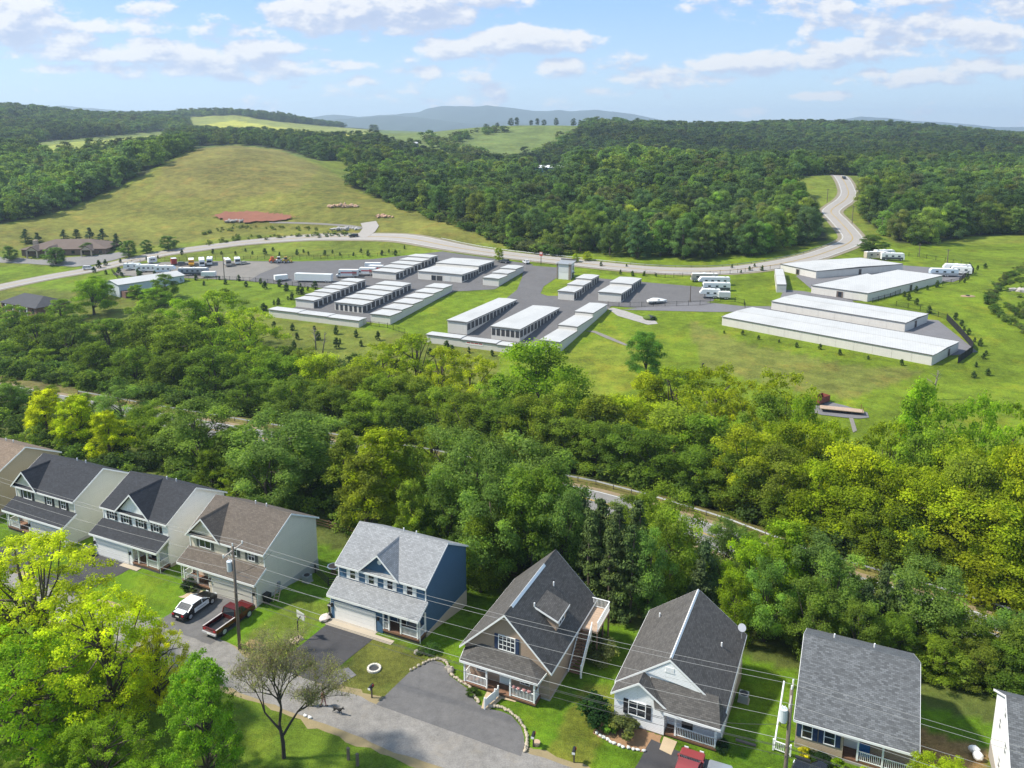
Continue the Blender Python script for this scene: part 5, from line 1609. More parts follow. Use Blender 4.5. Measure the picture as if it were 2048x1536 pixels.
scatter_object('undergrowth', UP, UC, US, BUSHLOW)

# ------------------------------------------------------------------ foreground trees on the near side of the lane
for i in range(2):
    proto('near', 900 + i, 'round', 260, .40, .10, .050, .0125, 105, k=46, asym=.25, flat=1.0)
proto('near', 903, 'oval', 220, .36, .06, .052, .0130, 150, k=30, asym=.15, flat=1.1)
for (s, t, h, w, ti, v, lb) in ((-62.5, 38.6, 14.0, 13.0, (.165, .195, .012), 0, 'tall yellow-green tree leaning into the picture left edge'), (-53.0, 37.6, 12.0, 10.0, (.165, .20, .010), 1, 'broad yellow-green tree below the white house driveway'),
                                (-56.5, 33.0, 10.0, 11.5, (.085, .135, .012), 0, 'dense green tree filling the bottom left corner'), (-47.6, 32.4, 6.6, 7.0, (.085, .135, .013), 1, 'mid-height green tree along the bottom edge'),
                                (-41.6, 36.6, 10.3, 6.4, (.085, .145, .014), 2, 'rounded green tree left of the bare lane tree'), (-51.0, 40.6, 8.2, 4.6, (.21, .215, .010), 1, 'slim yellow-green tree nearest the police car'),
                                (-69.5, 37.0, 12.5, 10.0, (.18, .20, .012), 1, 'yellow-green tree behind the tall one at left edge'), (-42.5, 31.0, 5.6, 6.0, (.085, .135, .013), 0, 'low green tree at the bottom edge below the bare tree')):
    x, y = W2(s, t)
    tree('near', (x, y, 0), h, w, ti, lb, 'tree', 'foreground trees before the lane', 'foreground_tree', v)
def bare_tree():
    q = random.Random(77)
    x, y = W2(-38.5, 41.3)
    r = thing('half_bare_tree', 'half-bare spreading tree with dark crooked trunk beside the lane', 'tree', (x, y, 0), 0, None, (.88, .88, 1.22))
    m = MB()
    ends = []
    def grow(p, d, L, rad, depth):
        a = p + d * L * .5 + Vector((q.uniform(-.1, .1), q.uniform(-.1, .1), q.uniform(0, .12))) * L
        e = p + d * L
        m.tube([p, a, e], [rad, rad * .85, rad * .65], 6 if depth < 3 else 4, False)
        if depth >= 6:
            ends.append(e)
            return
        if depth >= 3:
            ends.append(a)
        for _ in range(2 if depth == 0 else q.choice([2, 3, 3])):
            nd = (d + Vector((q.uniform(-1, 1), q.uniform(-1, 1), q.uniform(-.35, .55))) * (.75 if depth else .6)).normalized()
            grow(e, nd, L * q.uniform(.62, .85), rad * .62, depth + 1)
    grow(Vector((0, 0, -.2)), Vector((-.1, .05, 1)).normalized(), 2.6, .2, 0)
    grow(Vector((0, 0, 1.6)), Vector((.65, .2, .75)).normalized(), 2.1, .11, 1)
    grow(Vector((0, 0, 1.9)), Vector((-.75, .1, .65)).normalized(), 2.0, .10, 1)
    m.build('trunk', pm('dark_bark', (.045, .038, .032), .9, .3, 3, .5), r, True, uv=False)
    cl = [(e.x, e.y, e.z, .55) for e in ends]
    o = obj('crown', leaves('crown', cl, .11, 7, 5, LEAF, inner=.2), None, r)
    o['tint'] = [.115, .125, .050]
    tw = obj('twigs', leaves('twigs', [(e.x, e.y, e.z, .7) for e in ends], .55, 12, 8, LEAF, asp=.03, inner=.1), None, r)
    tw['tint'] = [.105, .092, .074]
    TREES.append(r)
bare_tree()

def snag(u, v, hpx, label, lean=.1, seed=1):
    """leafless dead tree standing at photo pixel (u, v)"""
    x, y, z = G(u, v)
    h = hpx * float(proj(x, y, z)[2]) / FPX
    q = random.Random(seed)
    r = thing('dead_tree', label, 'tree', (x, y, z), 0, 'dead trees')
    m = MB()
    top = Vector((lean * h, 0, h))
    m.tube([(0, 0, -.3), top * .5 + Vector((.02 * h, 0, 0)), top], [.035 * h, .024 * h, .005 * h], 6)
    m.build('trunk', palebark, r, True, uv=False)
    b = MB()
    for i in range(11):
        f = q.uniform(.35, .95)
        p = top * f
        d = Vector((q.uniform(-1, 1), q.uniform(-1, 1), q.uniform(.2, .9))) * h * (.34 * (1.15 - f) + .06)
        b.tube([p, p + d * .55 + Vector((0, 0, .02 * h)), p + d], [.012 * h, .008 * h, .003 * h], 4, False)
    b.build('branches', palebark, r, True, uv=False)
snag(1862, 800, 62, 'leafless dead tree poking above the creek belt below the longest shed', .14, 3)
snag(528, 778, 40, 'forked pale dead trunk at the creek belt edge', .12, 4)
snag(632, 700, 48, 'thin pale dead stem below the west storage cluster', -.05, 5)
snag(645, 705, 44, 'crooked pale dead stem below the west storage cluster', .16, 6)
snag(811, 405, 46, 'pale bare tree standing out in the wood beside the field', .02, 7)
snag(1625, 905, 60, 'bare branched tree rising inside the right creek belt', .05, 8)

# shrubs about the houses
def shrub(s, t, w, h, tint, label, z=0.0, name='shrub', group='garden shrubs'):
    x, y = W2(s, t)
    return tree('bush', (x, y, tz(x, y) + z), h, w, tint, label, 'shrub', group, name)
shrub(-63.5, 55.5, 1.5, 1.1, (.02, .035, .014), 'dark clipped shrub beside the beige house porch')
shrub(-62.6, 55.2, .7, .5, (.05, .07, .03), 'small shrub at the beige porch steps')
shrub(-17.6, 55.4, 2.7, 2.0, (.016, .036, .012), 'large dark evergreen shrub left of the white bungalow')
shrub(-15.1, 55.0, 2.3, 1.5, (.06, .075, .028), 'reddish-green shrub below the bungalow window')
shrub(-16.2, 54.7, 1.2, 1.0, (.06, .11, .02), 'light green shrub between two darker bungalow shrubs')
shrub(-19.4, 63.6, 2.6, 2.4, (.07, .085, .03), 'flowering shrub beside the cape house deck')
shrub(-20.3, 65.3, 2.0, 2.2, (.055, .08, .025), 'leafy shrub behind the deck stairs')
shrub(-1.5, 58.6, 1.0, .9, (.19, .19, .012), 'yellow shrub at the ranch house corner')
shrub(.9, 58.4, 1.0, .9, (.11, .17, .012), 'lime shrub by the ranch house porch step')
shrub(2.9, 58.3, 1.1, .9, (.14, .17, .012), 'yellow-green shrub below the ranch porch railing')
shrub(-.3, 58.5, 1.5, .9, (.015, .03, .012), 'dark shrub between two yellow ones at the ranch house')
shrub(-34.6, 57.5, 1.6, .6, (.03, .06, .015), 'low dark planting at the parking area head')
shrub(-35.4, 56.9, 1.0, .5, (.045, .07, .02), 'low planting beside the boulder at the blue house')
shrub(-28.4, 53.9, 1.0, .5, (.03, .055, .015), 'small shrub in the bed by the cape porch')
shrub(-9.9, 55.0, .9, .5, (.04, .08, .015), 'low plant below the bungalow porch')
shrub(-7.4, 56.6, 1.2, .8, (.02, .04, .015), 'dark shrub at the bungalow right corner')
x, y = W2(7.6, 55.6)
tree('near', (x, y, 0), 5.2, 5.6, (.125, .165, .012), 'yellow-green garden tree in front of the ranch house corner', 'tree', None, 'garden_tree', 2)
x, y = W2(-3.2, 54.0)
tree('bush', (x, y, 0), 1.4, 2.6, (.11, .16, .012), 'lime green shrub at the foot of the utility pole', 'shrub', 'garden shrubs', 'shrub')

# ------------------------------------------------------------------ vehicles (built in metres, facing +y)
def paint(name, col, rough=.3, metal=0.0):
    return pm(name, col, rough, .06, 2, 0, metal, .6)
def loft(prof, w, inset=.08, tumble=0.0, zb=0.0, rnd_=.06):
    """side profile (y, z) swept across the width, edges drawn in, sides leaning inwards with height"""
    n = len(prof)
    ar = sum(prof[i][0] * prof[(i + 1) % n][1] - prof[(i + 1) % n][0] * prof[i][1] for i in range(n))
    if ar < 0:
        prof = prof[::-1]
    cy, cz = sum(p[0] for p in prof) / n, sum(p[1] for p in prof) / n
    m = MB()
    vs = []
    for x, k in ((-w, 1 - rnd_), (-w + inset, 1.0), (w - inset, 1.0), (w, 1 - rnd_)):
        for (yy, zz) in prof:
            y2, z2 = cy + (yy - cy) * k, cz + (zz - cz) * k
            f = 1 - tumble * max(0, z2 - zb)
            vs.append((x * f, y2, z2))
    fs = [tuple(range(n))[::-1], tuple(range(3 * n, 4 * n))]
    for q in range(3):
        for i in range(n):
            j = (i + 1) % n
            fs.append((q * n + i, q * n + j, (q + 1) * n + j, (q + 1) * n + i))
    fs = [f[::-1] if i < 0 else f for i, f in enumerate(fs)]
    m.add(vs, fs)
    return m
def fixn(o):
    bm = bmesh.new()
    bm.from_mesh(o.data)
    bmesh.ops.recalc_face_normals(bm, faces=bm.faces[:])
    bm.to_mesh(o.data)
    bm.free()
    return o
_tw = MB(Matrix.Rotation(math.pi / 2, 4, 'Y')).cyl((0, 0), .33, -.11, .11, 16).mesh('tyre', False, False)
_tw.materials.append(tyre)
_rw = MB(Matrix.Rotation(math.pi / 2, 4, 'Y')).cyl((0, 0), .21, -.125, .125, 12).mesh('rim', False, False)
_rw.materials.append(chrome)
def wheels(par, w, ys, r=.33):
    for yy in ys:
        for sg in (-1, 1):
            o = put('wheel', _tw, par, (sg * (w - .09), yy, r))
            o.scale = (1, r / .33, r / .33)
            put('rim', _rw, o, (0, 0, 0))
def lights(par, w, yf, yr, zf, zr):
    for sg in (-1, 1):
        MB().box(sg * (w - .3) - .16, sg * (w - .3) + .16, yf - .03, yf + .035, zf, zf + .14).build('headlight', lamp_lens, par)
        MB().box(sg * (w - .26) - .14, sg * (w - .26) + .14, yr - .035, yr + .03, zr, zr + .16).build('tail_light', red_lens, par)
def car(label, loc, rz, body, roof=None, kind='sedan', name='car', cat='car', L=4.4, w=.86, group=None):
    h = thing(name, label, cat, loc, rz, group)
    a = L / 2
    if kind == 'sedan':
        bp = [(-a, .32), (-a - .0, .68), (-a + .12, .86), (-a + .75, .93), (a - 1.25, .90), (a - .2, .74), (a, .58), (a - .02, .3)]
        cp = [(-a + .55, .9), (-a + 1.25, 1.3), (-a + 1.8, 1.36), (a - 2.05, 1.34), (a - 1.15, .88)]
    elif kind == 'suv':
        bp = [(-a, .36), (-a, .8), (-a + .06, 1.0), (a - 1.2, .98), (a - .15, .86), (a, .62), (a - .02, .34)]
        cp = [(-a + .05, .98), (-a + .35, 1.52), (-a + .8, 1.58), (a - 1.95, 1.54), (a - 1.15, .96)]
    else:
        bp = [(-a, .5), (-a, 1.0), (a - .2, 1.02), (a - .05, .9), (a, .5)]
        cp = None
    fixn(loft(bp, w, .1).build('body', body, h))
    if cp:
        fixn(loft(cp, w - .05, .06, .16, .9, .0).build('windows', glass, h))
        zt = max(p[1] for p in cp)
        ys = [p[0] for p in cp if p[1] > zt - .08]
        ww = (w - .05) * (1 - .16 * (zt - .9)) - .02
        MB().slab([(-ww, min(ys) - .05, zt + .015), (ww, min(ys) - .05, zt + .015), (ww, max(ys) + .05, zt + .005), (-ww, max(ys) + .05, zt + .005)], .05).build('roof', roof or body, h)
        m = MB()
        for sg in (-1, 1):
            for i in (0, len(cp) - 2):
                p, q = cp[i], cp[i + 1]
                f = lambda r: sg * (w - .055) * (1 - .16 * max(0, r[1] - .9))
                m.bar((f(p), p[0], p[1]), (f(q), q[0], q[1]), .07, .07)
            ym = (cp[1][0] + cp[-1][0]) / 2 + .1
            m.bar((sg * (w - .05), ym, .9), (sg * ww, ym, zt), .06, .08)
        m.build('pillars', roof or body, h)
    wheels(h, w, (-a + .8, a - .85))
    lights(h, w, a - .03, -a, .58, .66)
    MB().box(-w + .12, w - .12, -a - .06, -a + .02, .34, .52).build('bumper', black, h)
    MB().box(-.22, .22, -a - .075, -a - .062, .56, .68).build('number_plate', white, h)
    for sg in (-1, 1):
        MB().box(sg * (w + .03) - .07, sg * (w + .03) + .07, a - 1.5, a - 1.35, .92, 1.04).build('mirror', body, h)
    return h
def pickup(label, loc, rz, body, dark=None, L=5.2, group=None, cover=None):
    h = thing('pickup_truck', label, 'pickup', loc, rz, group)
    a, w = L / 2, .92
    fixn(loft([(-.15, .45), (-.15, 1.02), (a - 1.3, 1.04), (a - .15, .98), (a, .8), (a, .42)], w, .09).build('body', body, h))
    MB().box(-w + .08, w - .08, a - 1.3, a - .2, 1.035, 1.06).build('hood', body, h)
    fixn(loft([(-.15, 1.0), (.0, 1.62), (.35, 1.7), (a - 1.75, 1.66), (a - 1.1, 1.0)], w - .04, .06, .14, 1.0, 0.).build('windows', glass, h))
    MB().slab([(-w + .18, .02, 1.715), (w - .18, .02, 1.715), (w - .18, a - 1.72, 1.69), (-w + .18, a - 1.72, 1.69)], .05).build('roof', body, h)
    MB().box(-w, w, -a, -.17, .45, .62).build('bed_floor', black, h)
    for sg in (-1, 1):
        MB().box(min(sg * w, sg * (w - .1)), max(sg * w, sg * (w - .1)), -a, -.17, .622, 1.04).build('bed_side', body, h)
        MB().box(min(sg * (w + .005), sg * (w - .12)), max(sg * (w + .005), sg * (w - .12)), -a, -.17, 1.042, 1.07).build('bed_rail', pm('bed_rail_pale', (.5, .44, .42), .4), h)
        m = MB().bar((sg * (w - .06), -.15, 1.0), (sg * (w - .17), .0, 1.66), .08, .08).bar((sg * (w - .06), a - 1.12, 1.02), (sg * (w - .17), a - 1.74, 1.68), .07, .07)
        m.bar((sg * (w - .06), .75, 1.02), (sg * (w - .17), .72, 1.67), .07, .09)
        m.build('pillar', body, h)
    MB().box(-w + .1, w - .1, -a, -a + .09, .622, 1.05).build('tailgate', body, h)
    if cover:
        MB().box(-w + .02, w - .02, -a + .02, -.18, 1.075, 1.12).build('bed_cover', cover, h)
    MB().box(-w + .02, w - .02, -a - .14, -a - .003, .45, .62).build('bumper', chrome, h)
    MB().box(-.2, .2, -a - .155, -a - .142, .5, .6).build('number_plate', white, h)
    wheels(h, w, (-a + 1.0, a - .95), .38)
    lights(h, w, a - .03, -a, .72, .76)
    return h
def stpos(s, t):
    x, y = W2(s, t)
    return (x, y, tz(x, y) + .035)
p_black, p_white, p_red, p_mar, p_silver, p_grey = paint('car_black', (.008, .008, .009), .22), paint('car_white', (.72, .73, .74), .3), paint('car_red', (.26, .045, .045), .4), paint('car_maroon', (.085, .008, .008), .25), paint('car_silver', (.40, .42, .44), .3, .5), paint('car_grey', (.09, .095, .10), .3)
pol = car('black and white police car parked outside the beige house', stpos(-60.0, 53.0), -AST + RD(1), p_black, p_white, 'sedan', 'police_car', 'car', 4.6, .88)
for sg in (-1, 1):
    o = MB().box(min(sg * .865, sg * .895), max(sg * .865, sg * .895), -.95, .98, .40, .89).build('door', p_white, pol)
    MB().box(min(sg * .896, sg * .902), max(sg * .896, sg * .902), -.55, .55, .60, .68).build('lettering', pm('door_text_grey', (.25, .27, .32), .5), o)
MB().slab([(-.68, -2.2, .9), (.68, -2.2, .9), (.66, -1.62, .965), (-.66, -1.62, .965)], .02).build('boot_lid', p_white, pol)
pickup('dark maroon pickup truck parked behind the utility pole', stpos(-55.0, 52.7), -AST + RD(-2), p_mar, L=5.2)
car('red hatchback nosed up to the bungalow porch', stpos(-9.35, 52.75), -AST, p_red, p_red, 'sedan', 'parked_car', 'car', 4.5, .9, 'cars parked at the bungalow')
car('silver estate car beside the red one at the bungalow', stpos(-7.1, 52.2), -AST + RD(2), p_silver, p_silver, 'suv', 'parked_car', 'car', 4.5, .88, 'cars parked at the bungalow')
pickup('dark pickup truck under the ranch house shrubs at bottom edge', stpos(.1, 55.8), -AST + RD(80), p_black, L=4.8)

def pxpos(u, v, up=.12):
    x, y, z = G(u, v)
    return (x, y, z + up)
def on_road(u, v, Z, up=.26):
    x, y, _ = atZ(u, v, Z)
    return (x, y, tz(x, y) + up)
car('black car driving past the side road junction', on_road(707, 477.5, 382.5), RD(85), p_black, None, 'suv', 'car', 'car', 4.6, .9)
car('white car on the highway near the clinic', pxpos(178, 540, .3), RD(-75), p_white, None, 'suv', 'car', 'car', 4.8, .95)
car('small dark car far up the highway', on_road(1688, 359, 521), RD(170), p_black, None, 'suv', 'car', 'car', 4.6, .95)
car('dark car parked behind the wide storage building', pxpos(1008, 526), RD(60), p_grey, None, 'suv')
car('white car parked beside the entrance road', pxpos(1052, 527), RD(20), p_white, None, 'sedan')
car('pale tan car in the gravel lot beside the white van', pxpos(489, 529), RD(-60), paint('car_tan', (.5, .46, .38)), None, 'sedan')
car('dark jeep between red trailer and school bus', pxpos(366, 531), RD(-70), p_grey, None, 'suv')
car('white car outside the clinic', pxpos(205, 503, .2), RD(10), p_white, None, 'sedan')
car('yellow car beside the white metal building', pxpos(256, 580, .05), RD(30), paint('car_yellow', (.5, .38, .05)), None, 'suv')

rv_white, rv_tan, rv_grey, rv_dark, rv_blue = paint('rv_white', (.74, .74, .72), .4), paint('rv_tan', (.46, .40, .33), .4), paint('rv_grey', (.30, .31, .33), .4), paint('rv_charcoal', (.05, .055, .065), .4), paint('rv_pale_blue', (.52, .60, .68), .4)
def rv(label, u, v, ang, L, kind='trailer', body=None, low=None, name=None, cat=None, group='campers and trailers in the storage yards', hgt=2.75):
    """recreational vehicles and trailers; ang = heading of the front in the world xy plane"""
    body = body or rv_white
    nm = name or {'trailer': 'travel_trailer', 'fifth': 'fifth_wheel_trailer', 'motorhome': 'motorhome', 'bus': 'school_bus', 'cargo': 'cargo_trailer', 'semi': 'semi_trailer', 'truck': 'box_truck'}[kind]
    ct = cat or {'trailer': 'camper', 'fifth': 'camper', 'motorhome': 'motorhome', 'bus': 'bus', 'cargo': 'trailer', 'semi': 'trailer', 'truck': 'truck'}[kind]
    h = thing(nm, label, ct, pxpos(u, v, .12), ang - math.pi / 2, group)
    a, w, H = L / 2, 1.12, hgt
    if kind == 'trailer':
        pr = [(-a, .5), (a - .5, .5), (a, 1.0), (a, H - .7), (a - .5, H), (-a + .2, H), (-a, H - .15)]
    elif kind == 'fifth':
        pr = [(-a, .55), (a - 2.2, .55), (a - 2.2, 1.45), (a - .1, 1.5), (a, 1.8), (a - .9, H + .25), (a - 1.6, H + .3), (-a + .1, H + .15), (-a, H)]
    elif kind == 'motorhome':
        pr = [(-a, .45), (a, .45), (a + .02, 1.5), (a - .25, H + .1), (-a + .1, H + .15), (-a, H)]
    elif kind == 'bus':
        pr = [(-a, .5), (a, .5), (a, 1.25), (a - 1.2, 1.35), (a - 1.35, H - .15), (a - 1.7, H), (-a, H)]
    elif kind == 'truck':
        pr = [(-a, .75), (a - 1.9, .75), (a - 1.9, 1.95), (a - 1.0, 2.0), (a - 1.15, H + .3), (-a, H + .3)]
    else:
        pr = [(-a, .55), (a, .55), (a, H - .05), (-a, H)]
    fixn(loft(pr, w, .08, 0, 0, .012).build('body', body, h))
    rf = rv_white
    if kind in ('trailer', 'fifth', 'motorhome', 'cargo', 'semi', 'truck', 'bus'):
        y1 = {'trailer': a - .6, 'fifth': a - 1.7, 'motorhome': a - .4, 'bus': a - 1.8, 'truck': a - 1.3}.get(kind, a - .05)
        z1 = {'fifth': H + .24, 'motorhome': H + .12, 'truck': H + .3}.get(kind, H)
        MB().box(-w + .06, w - .06, -a + .15, y1, z1 - .02, z1 + .05).build('roof', rf, h)
        if kind in ('trailer', 'fifth', 'motorhome'):
            MB().box(-.4, .4, -.4, .5, z1 + .055, z1 + .28).build('air_conditioner', white, h)
            MB().box(-.25, .25, -a + 1.2, -a + 1.7, z1 + .055, z1 + .14).build('roof_hatch', black, h)
    if low:
        for sg in (-1, 1):
            MB().box(min(sg * w, sg * (w + .02)), max(sg * w, sg * (w + .02)), -a + .15, (a - 2.3 if kind == 'fifth' else a - .6), .52, 1.2).build('lower_panel', low, h)
    if kind in ('trailer', 'fifth', 'motorhome', 'bus'):
        n = max(2, int(L / (1.1 if kind == 'bus' else 2.4)))
        y0, yE = -a + .7, (a - 1.6 if kind in ('bus', 'fifth') else a - .9)
        for sg in (-1, 1):
            for i in range(n):
                yy = y0 + (yE - y0) * (i + .5) / n
                ww = .36 if kind == 'bus' else .45
                MB().box(min(sg * w, sg * (w + .025)), max(sg * w, sg * (w + .025)), yy - ww, yy + ww, H * .55, H * .55 + .55).build('window', glass, h)
            MB().box(min(sg * w, sg * (w + .03)), max(sg * w, sg * (w + .03)), -a + .3, yE + .3, 1.25, 1.36).build('stripe', low or rv_grey, h)
    if kind == 'motorhome':
        MB().box(-w + .15, w - .15, a + .0, a + .04, 1.35, 2.25).build('windscreen', glass, h)
        lights(h, w, a + .02, -a, .7, .7)
    if kind == 'bus':
        MB().box(-w + .15, w - .15, a - 1.36, a - 1.28, 1.45, H - .3).build('windscreen', glass, h)
        lights(h, w, a, -a, .75, .9)
    if kind == 'truck':
        fixn(loft([(a - 1.85, .45), (a - 1.85, 1.9), (a - 1.2, 1.85), (a - .75, 1.25), (a, 1.1), (a, .45)], w - .1, .1).build('cab', rv_white, h))
        MB().slab([(-.9, a - 1.17, 1.84), (.9, a - 1.17, 1.84), (.9, a - .76, 1.29), (-.9, a - .76, 1.29)], -.03).build('windscreen', glass, h)
        for sg in (-1, 1):
            MB().box(min(sg * w, sg * (w + .02)), max(sg * w, sg * (w + .02)), -a + .5, a - 2.0, 1.75, 2.2).build('stripe', pm('truck_red', (.45, .02, .03), .5), h)
            MB().box(min(sg * (w + .001), sg * (w + .018)), max(sg * (w + .001), sg * (w + .018)), -a + .4, -a + 2.3, 1.0, 2.6).build('side_graphic', pm('truck_graphic', (.35, .28, .24), .6, .6, 1.2), h)
            MB().box(sg * (w - .1) - .02, sg * (w - .1) + .02, a - 1.75, a - 1.1, 1.3, 1.75).build('side_window', glass, h)
    ys = {'trailer': (-.5, -1.2), 'fifth': (-1.2, -1.95), 'motorhome': (-a + 1.6, a - 1.2), 'bus': (-a + 1.8, a - .9), 'cargo': (-.2, -.9), 'semi': (-a + 1.2, -a + 2.2), 'truck': (-a + 1.6, a - .75)}[kind]
    wheels(h, w, ys, .4)
    if kind in ('trailer', 'cargo'):
        MB().bar((0, a - .1, .5), (0, a + .9, .45), .12, .1).build('tow_bar', black, h)
    if kind in ('fifth', 'semi'):
        for sg in (-1, 1):
            MB().box(sg * .8 - .06, sg * .8 + .06, a - 1.8 - (.8 if kind == 'semi' else 0), a - 1.68 - (.8 if kind == 'semi' else 0), 0, 1.45).build('landing_leg', steel, h)
    return h
D = RD
rv('white travel trailer, leftmost in the gravel lot', 266, 540, D(5), 7.0)
rv('white fifth-wheel trailer second from left in the gravel lot', 297, 544, D(2), 10, 'fifth')
rv('pale blue and white fifth-wheel trailer in the gravel lot', 331, 546, D(2), 8.6, 'fifth', rv_white, rv_blue)
rv('small white trailer at the back of the gravel lot', 305, 527, D(40), 3.6)
rv('long grey trailer with charcoal lower side', 388, 551, D(2), 12, 'trailer', rv_grey, rv_dark, hgt=3.1)
rv('white tandem-axle cargo trailer in front of the grey trailer', 418, 555, D(0), 5.6, 'cargo', hgt=2.3)
rv('small red and white trailer beside the dark jeep', 348, 530, D(-60), 3.4, 'cargo', paint('trailer_red', (.33, .03, .03)), hgt=2.9)
rv('yellow school bus with white roof', 383, 531, D(-68), 8.0, 'bus', paint('bus_yellow', (.55, .27, .01)), hgt=2.7)
rv('white motorhome with pale green front next to the school bus', 404, 532, D(-68), 9.5, 'motorhome', rv_white, paint('rv_green', (.30, .42, .36)), hgt=3.0)
rv('dark-fronted motorhome right of the green one', 420, 529, D(-72), 7.5, 'motorhome', rv_white, rv_dark, hgt=2.8)
rv('tan and grey motorhome standing alone in the lot', 455, 531, D(-62), 7.5, 'motorhome', rv_tan, rv_grey)
rv('white van-sized motorhome beside the tan car', 475, 528, D(-68), 6.0, 'motorhome', hgt=2.5)
rv('short white cargo trailer near the yard fence', 562, 562, D(30), 5.0, 'cargo', hgt=2.3)
rv('long white semi-trailer parked in the storage yard', 628, 564, D(170), 15, 'semi', hgt=3.2)
rv('white box truck with red stripe facing left', 695, 555, D(178), 8.8, 'truck', group='box trucks in the storage yard')
rv('second white box truck behind the striped one', 733, 551, D(172), 7.5, 'truck', group='box trucks in the storage yard')
rv('white box truck closest to the stepped storage row', 750, 546, D(170), 7.0, 'truck', group='box trucks in the storage yard')
rv('white moving trailer behind the box trucks', 746, 537, D(178), 6.5, 'cargo', hgt=2.3)
rv('tan motorhome at the back of the boat yard', 1408, 563, D(176), 9.5, 'motorhome', rv_tan, rv_grey)
rv('white fifth-wheel trailer second from back in the boat yard', 1427, 571, D(176), 11, 'fifth')
rv('white motorhome with dark lower side in the boat yard', 1432, 582, D(175), 9.4, 'motorhome', rv_white, rv_dark)
rv('small white camper nearest the boat yard fence', 1419, 596, D(172), 6.8, 'fifth')
rv('grey-white cargo trailer at the boat yard corner', 1448, 598, D(172), 3.8, 'cargo', paint('rv_offwhite', (.6, .6, .58)), hgt=2.4)
rv('tan motorhome behind the shed by the highway bend', 1752, 518, D(8), 9.5, 'motorhome', rv_tan)
rv('white motorhome with dark windscreen at the far yard', 1784, 521, D(-10), 8.5, 'motorhome', rv_white, rv_dark)
rv('white camper roof just behind the highway shed', 1768, 514, D(4), 8, 'trailer')
rv('pale blue trailer by the notched shed', 1886, 553, D(168), 9.2, 'trailer', rv_blue, rv_grey)
rv('white trailer at the far east fence corner', 1912, 545, D(160), 9.0, 'fifth', rv_white)
rv('white camper nearest the east fence bend', 1922, 549, D(155), 6.5, 'trailer', rv_white)
def boat():
    h = thing('covered_boat', 'white shrink-wrapped boat on the open asphalt yard', 'boat', pxpos(1314, 607, .12), D(8))
    prof = [(-3.4, -.0), (-3.2, -1.1), (-.5, -1.2), (1.6, -.9), (3.4, 0)]
    vs, fs = [], []
    st = [(-3.3, 1.1, 1.25), (-1.5, 1.2, 1.9), (.3, 1.15, 1.8), (1.8, .8, 1.5), (3.3, .08, 1.15)]
    for (xx, w, z) in st:
        vs += [(xx, -w * .5, .35), (xx, -w, .95), (xx, 0, z), (xx, w, .95), (xx, w * .5, .35)]
    for i in range(len(st) - 1):
        for k in range(5):
            fs.append((i * 5 + k, i * 5 + (k + 1) % 5, (i + 1) * 5 + (k + 1) % 5, (i + 1) * 5 + k))
    fs += [(4, 3, 2, 1, 0), tuple(range(20, 25))]
    fixn(MB().add(vs, fs).build('wrapped_hull', rv_white, h))
    MB().box(-2.5, 1.5, -.6, .6, .15, .34).build('boat_trailer', steel, h)
    wheels(h, 1.0, (-1,), .3)
    MB().box(-.2, .6, -1.0, -.92, 1.2, 1.45).build('cover_window', glass, h)
boat()
def digger(label, u, v, col, ang, kind):
    h = thing('construction_machine', label, 'machine', pxpos(u, v, .12), ang, 'machines at the back of the lot')
    m = paint('machine_%s' % kind, col, .5)
    MB().box(-.9, .9, -1.2, 1.2, .6, 1.5).build('chassis', m, h)
    fixn(loft([(-.7, 1.5), (-.6, 2.5), (.5, 2.5), (.7, 1.5)], .7, .06).build('cab', glass if kind != 'dumper' else m, h))
    MB().box(-.75, .75, -.7, .6, 2.5, 2.6).build('cab_roof', m, h)
    for sg in (-1, 1):
        MB().bar((sg * .3, 1.0, 1.4), (sg * .3, 2.2, 1.9 if kind != 'loader' else 2.4), .18, .2).build('boom_arm', m, h)
    MB().prism([(2.0, .3), (2.7, .3), (2.4, 1.1), (2.0, 1.1)], 'x', -.9, .9).build('bucket', m, h)
    wheels(h, 1.0, (-.8, .9), .55)
digger('orange construction machine at the lot back edge', 545, 526, (.5, .10, .02), D(-60), 'dumper')
digger('small white machine between the orange and yellow ones', 558, 526, (.6, .6, .58), D(-70), 'mini')
digger('yellow backhoe at the lot back edge', 572, 526, (.45, .26, .02), D(-70), 'loader')

# ------------------------------------------------------------------ utility poles and lines along the lane
def utility_pole(label, s, t, h=10.9, can=True, side=-1, arm=True):
    x, y = W2(s, t)
    r = thing('utility_pole', label, 'utility pole', (x, y, tz(x, y)), -AST, 'utility poles along the lane')
    MB().tube([(0, 0, -.5), (0, 0, h)], [.17, .12], 10).build('pole', polewood, r, True)
    if arm:
        MB().bar((0, -1.25, h - .55), (0, 1.25, h - .35), .10, .12).build('crossarm', pm('weathered_arm', (.36, .32, .28), .8), r)
        for yy in (-1.2, 1.2):
            MB().cyl((0, yy), .06, h - .5 + yy * .08, h - .18 + yy * .08, 8).build('insulator', white, r)
        MB().cyl((0, 0), .06, h, h + .28, 8).build('insulator', white, r)
    if can:
        c = MB().cyl((-.42, -.1), .27, h - 2.55, h - 1.65, 14).cyl((-.42, -.1), .28, h - 1.65, h - 1.58, 14).build('transformer', pm('transformer_grey', (.52, .55, .58), .4), r)
        for k in (-.1, .1):
            MB().cyl((-.42 + k, -.1), .035, h - 1.578, h - 1.35, 6).build('bushing', white, c)
        MB().box(-.2, -.1, -.16, -.04, h - 2.4, h - 1.7).build('bracket', steel, r)
        MB().tube([(-.5, -.3, h - 2.1), (-.55, -.35, h - 2.8), (-.2, -.2, h - 3.0), (0, -.15, h - 2.5)], .02, 5).build('jumper_cable', black, r)
    return r
POLES = [(-100.0, 50.3), (-51.24, 50.04), (-2.45, 51.75), (46.0, 52.5)]
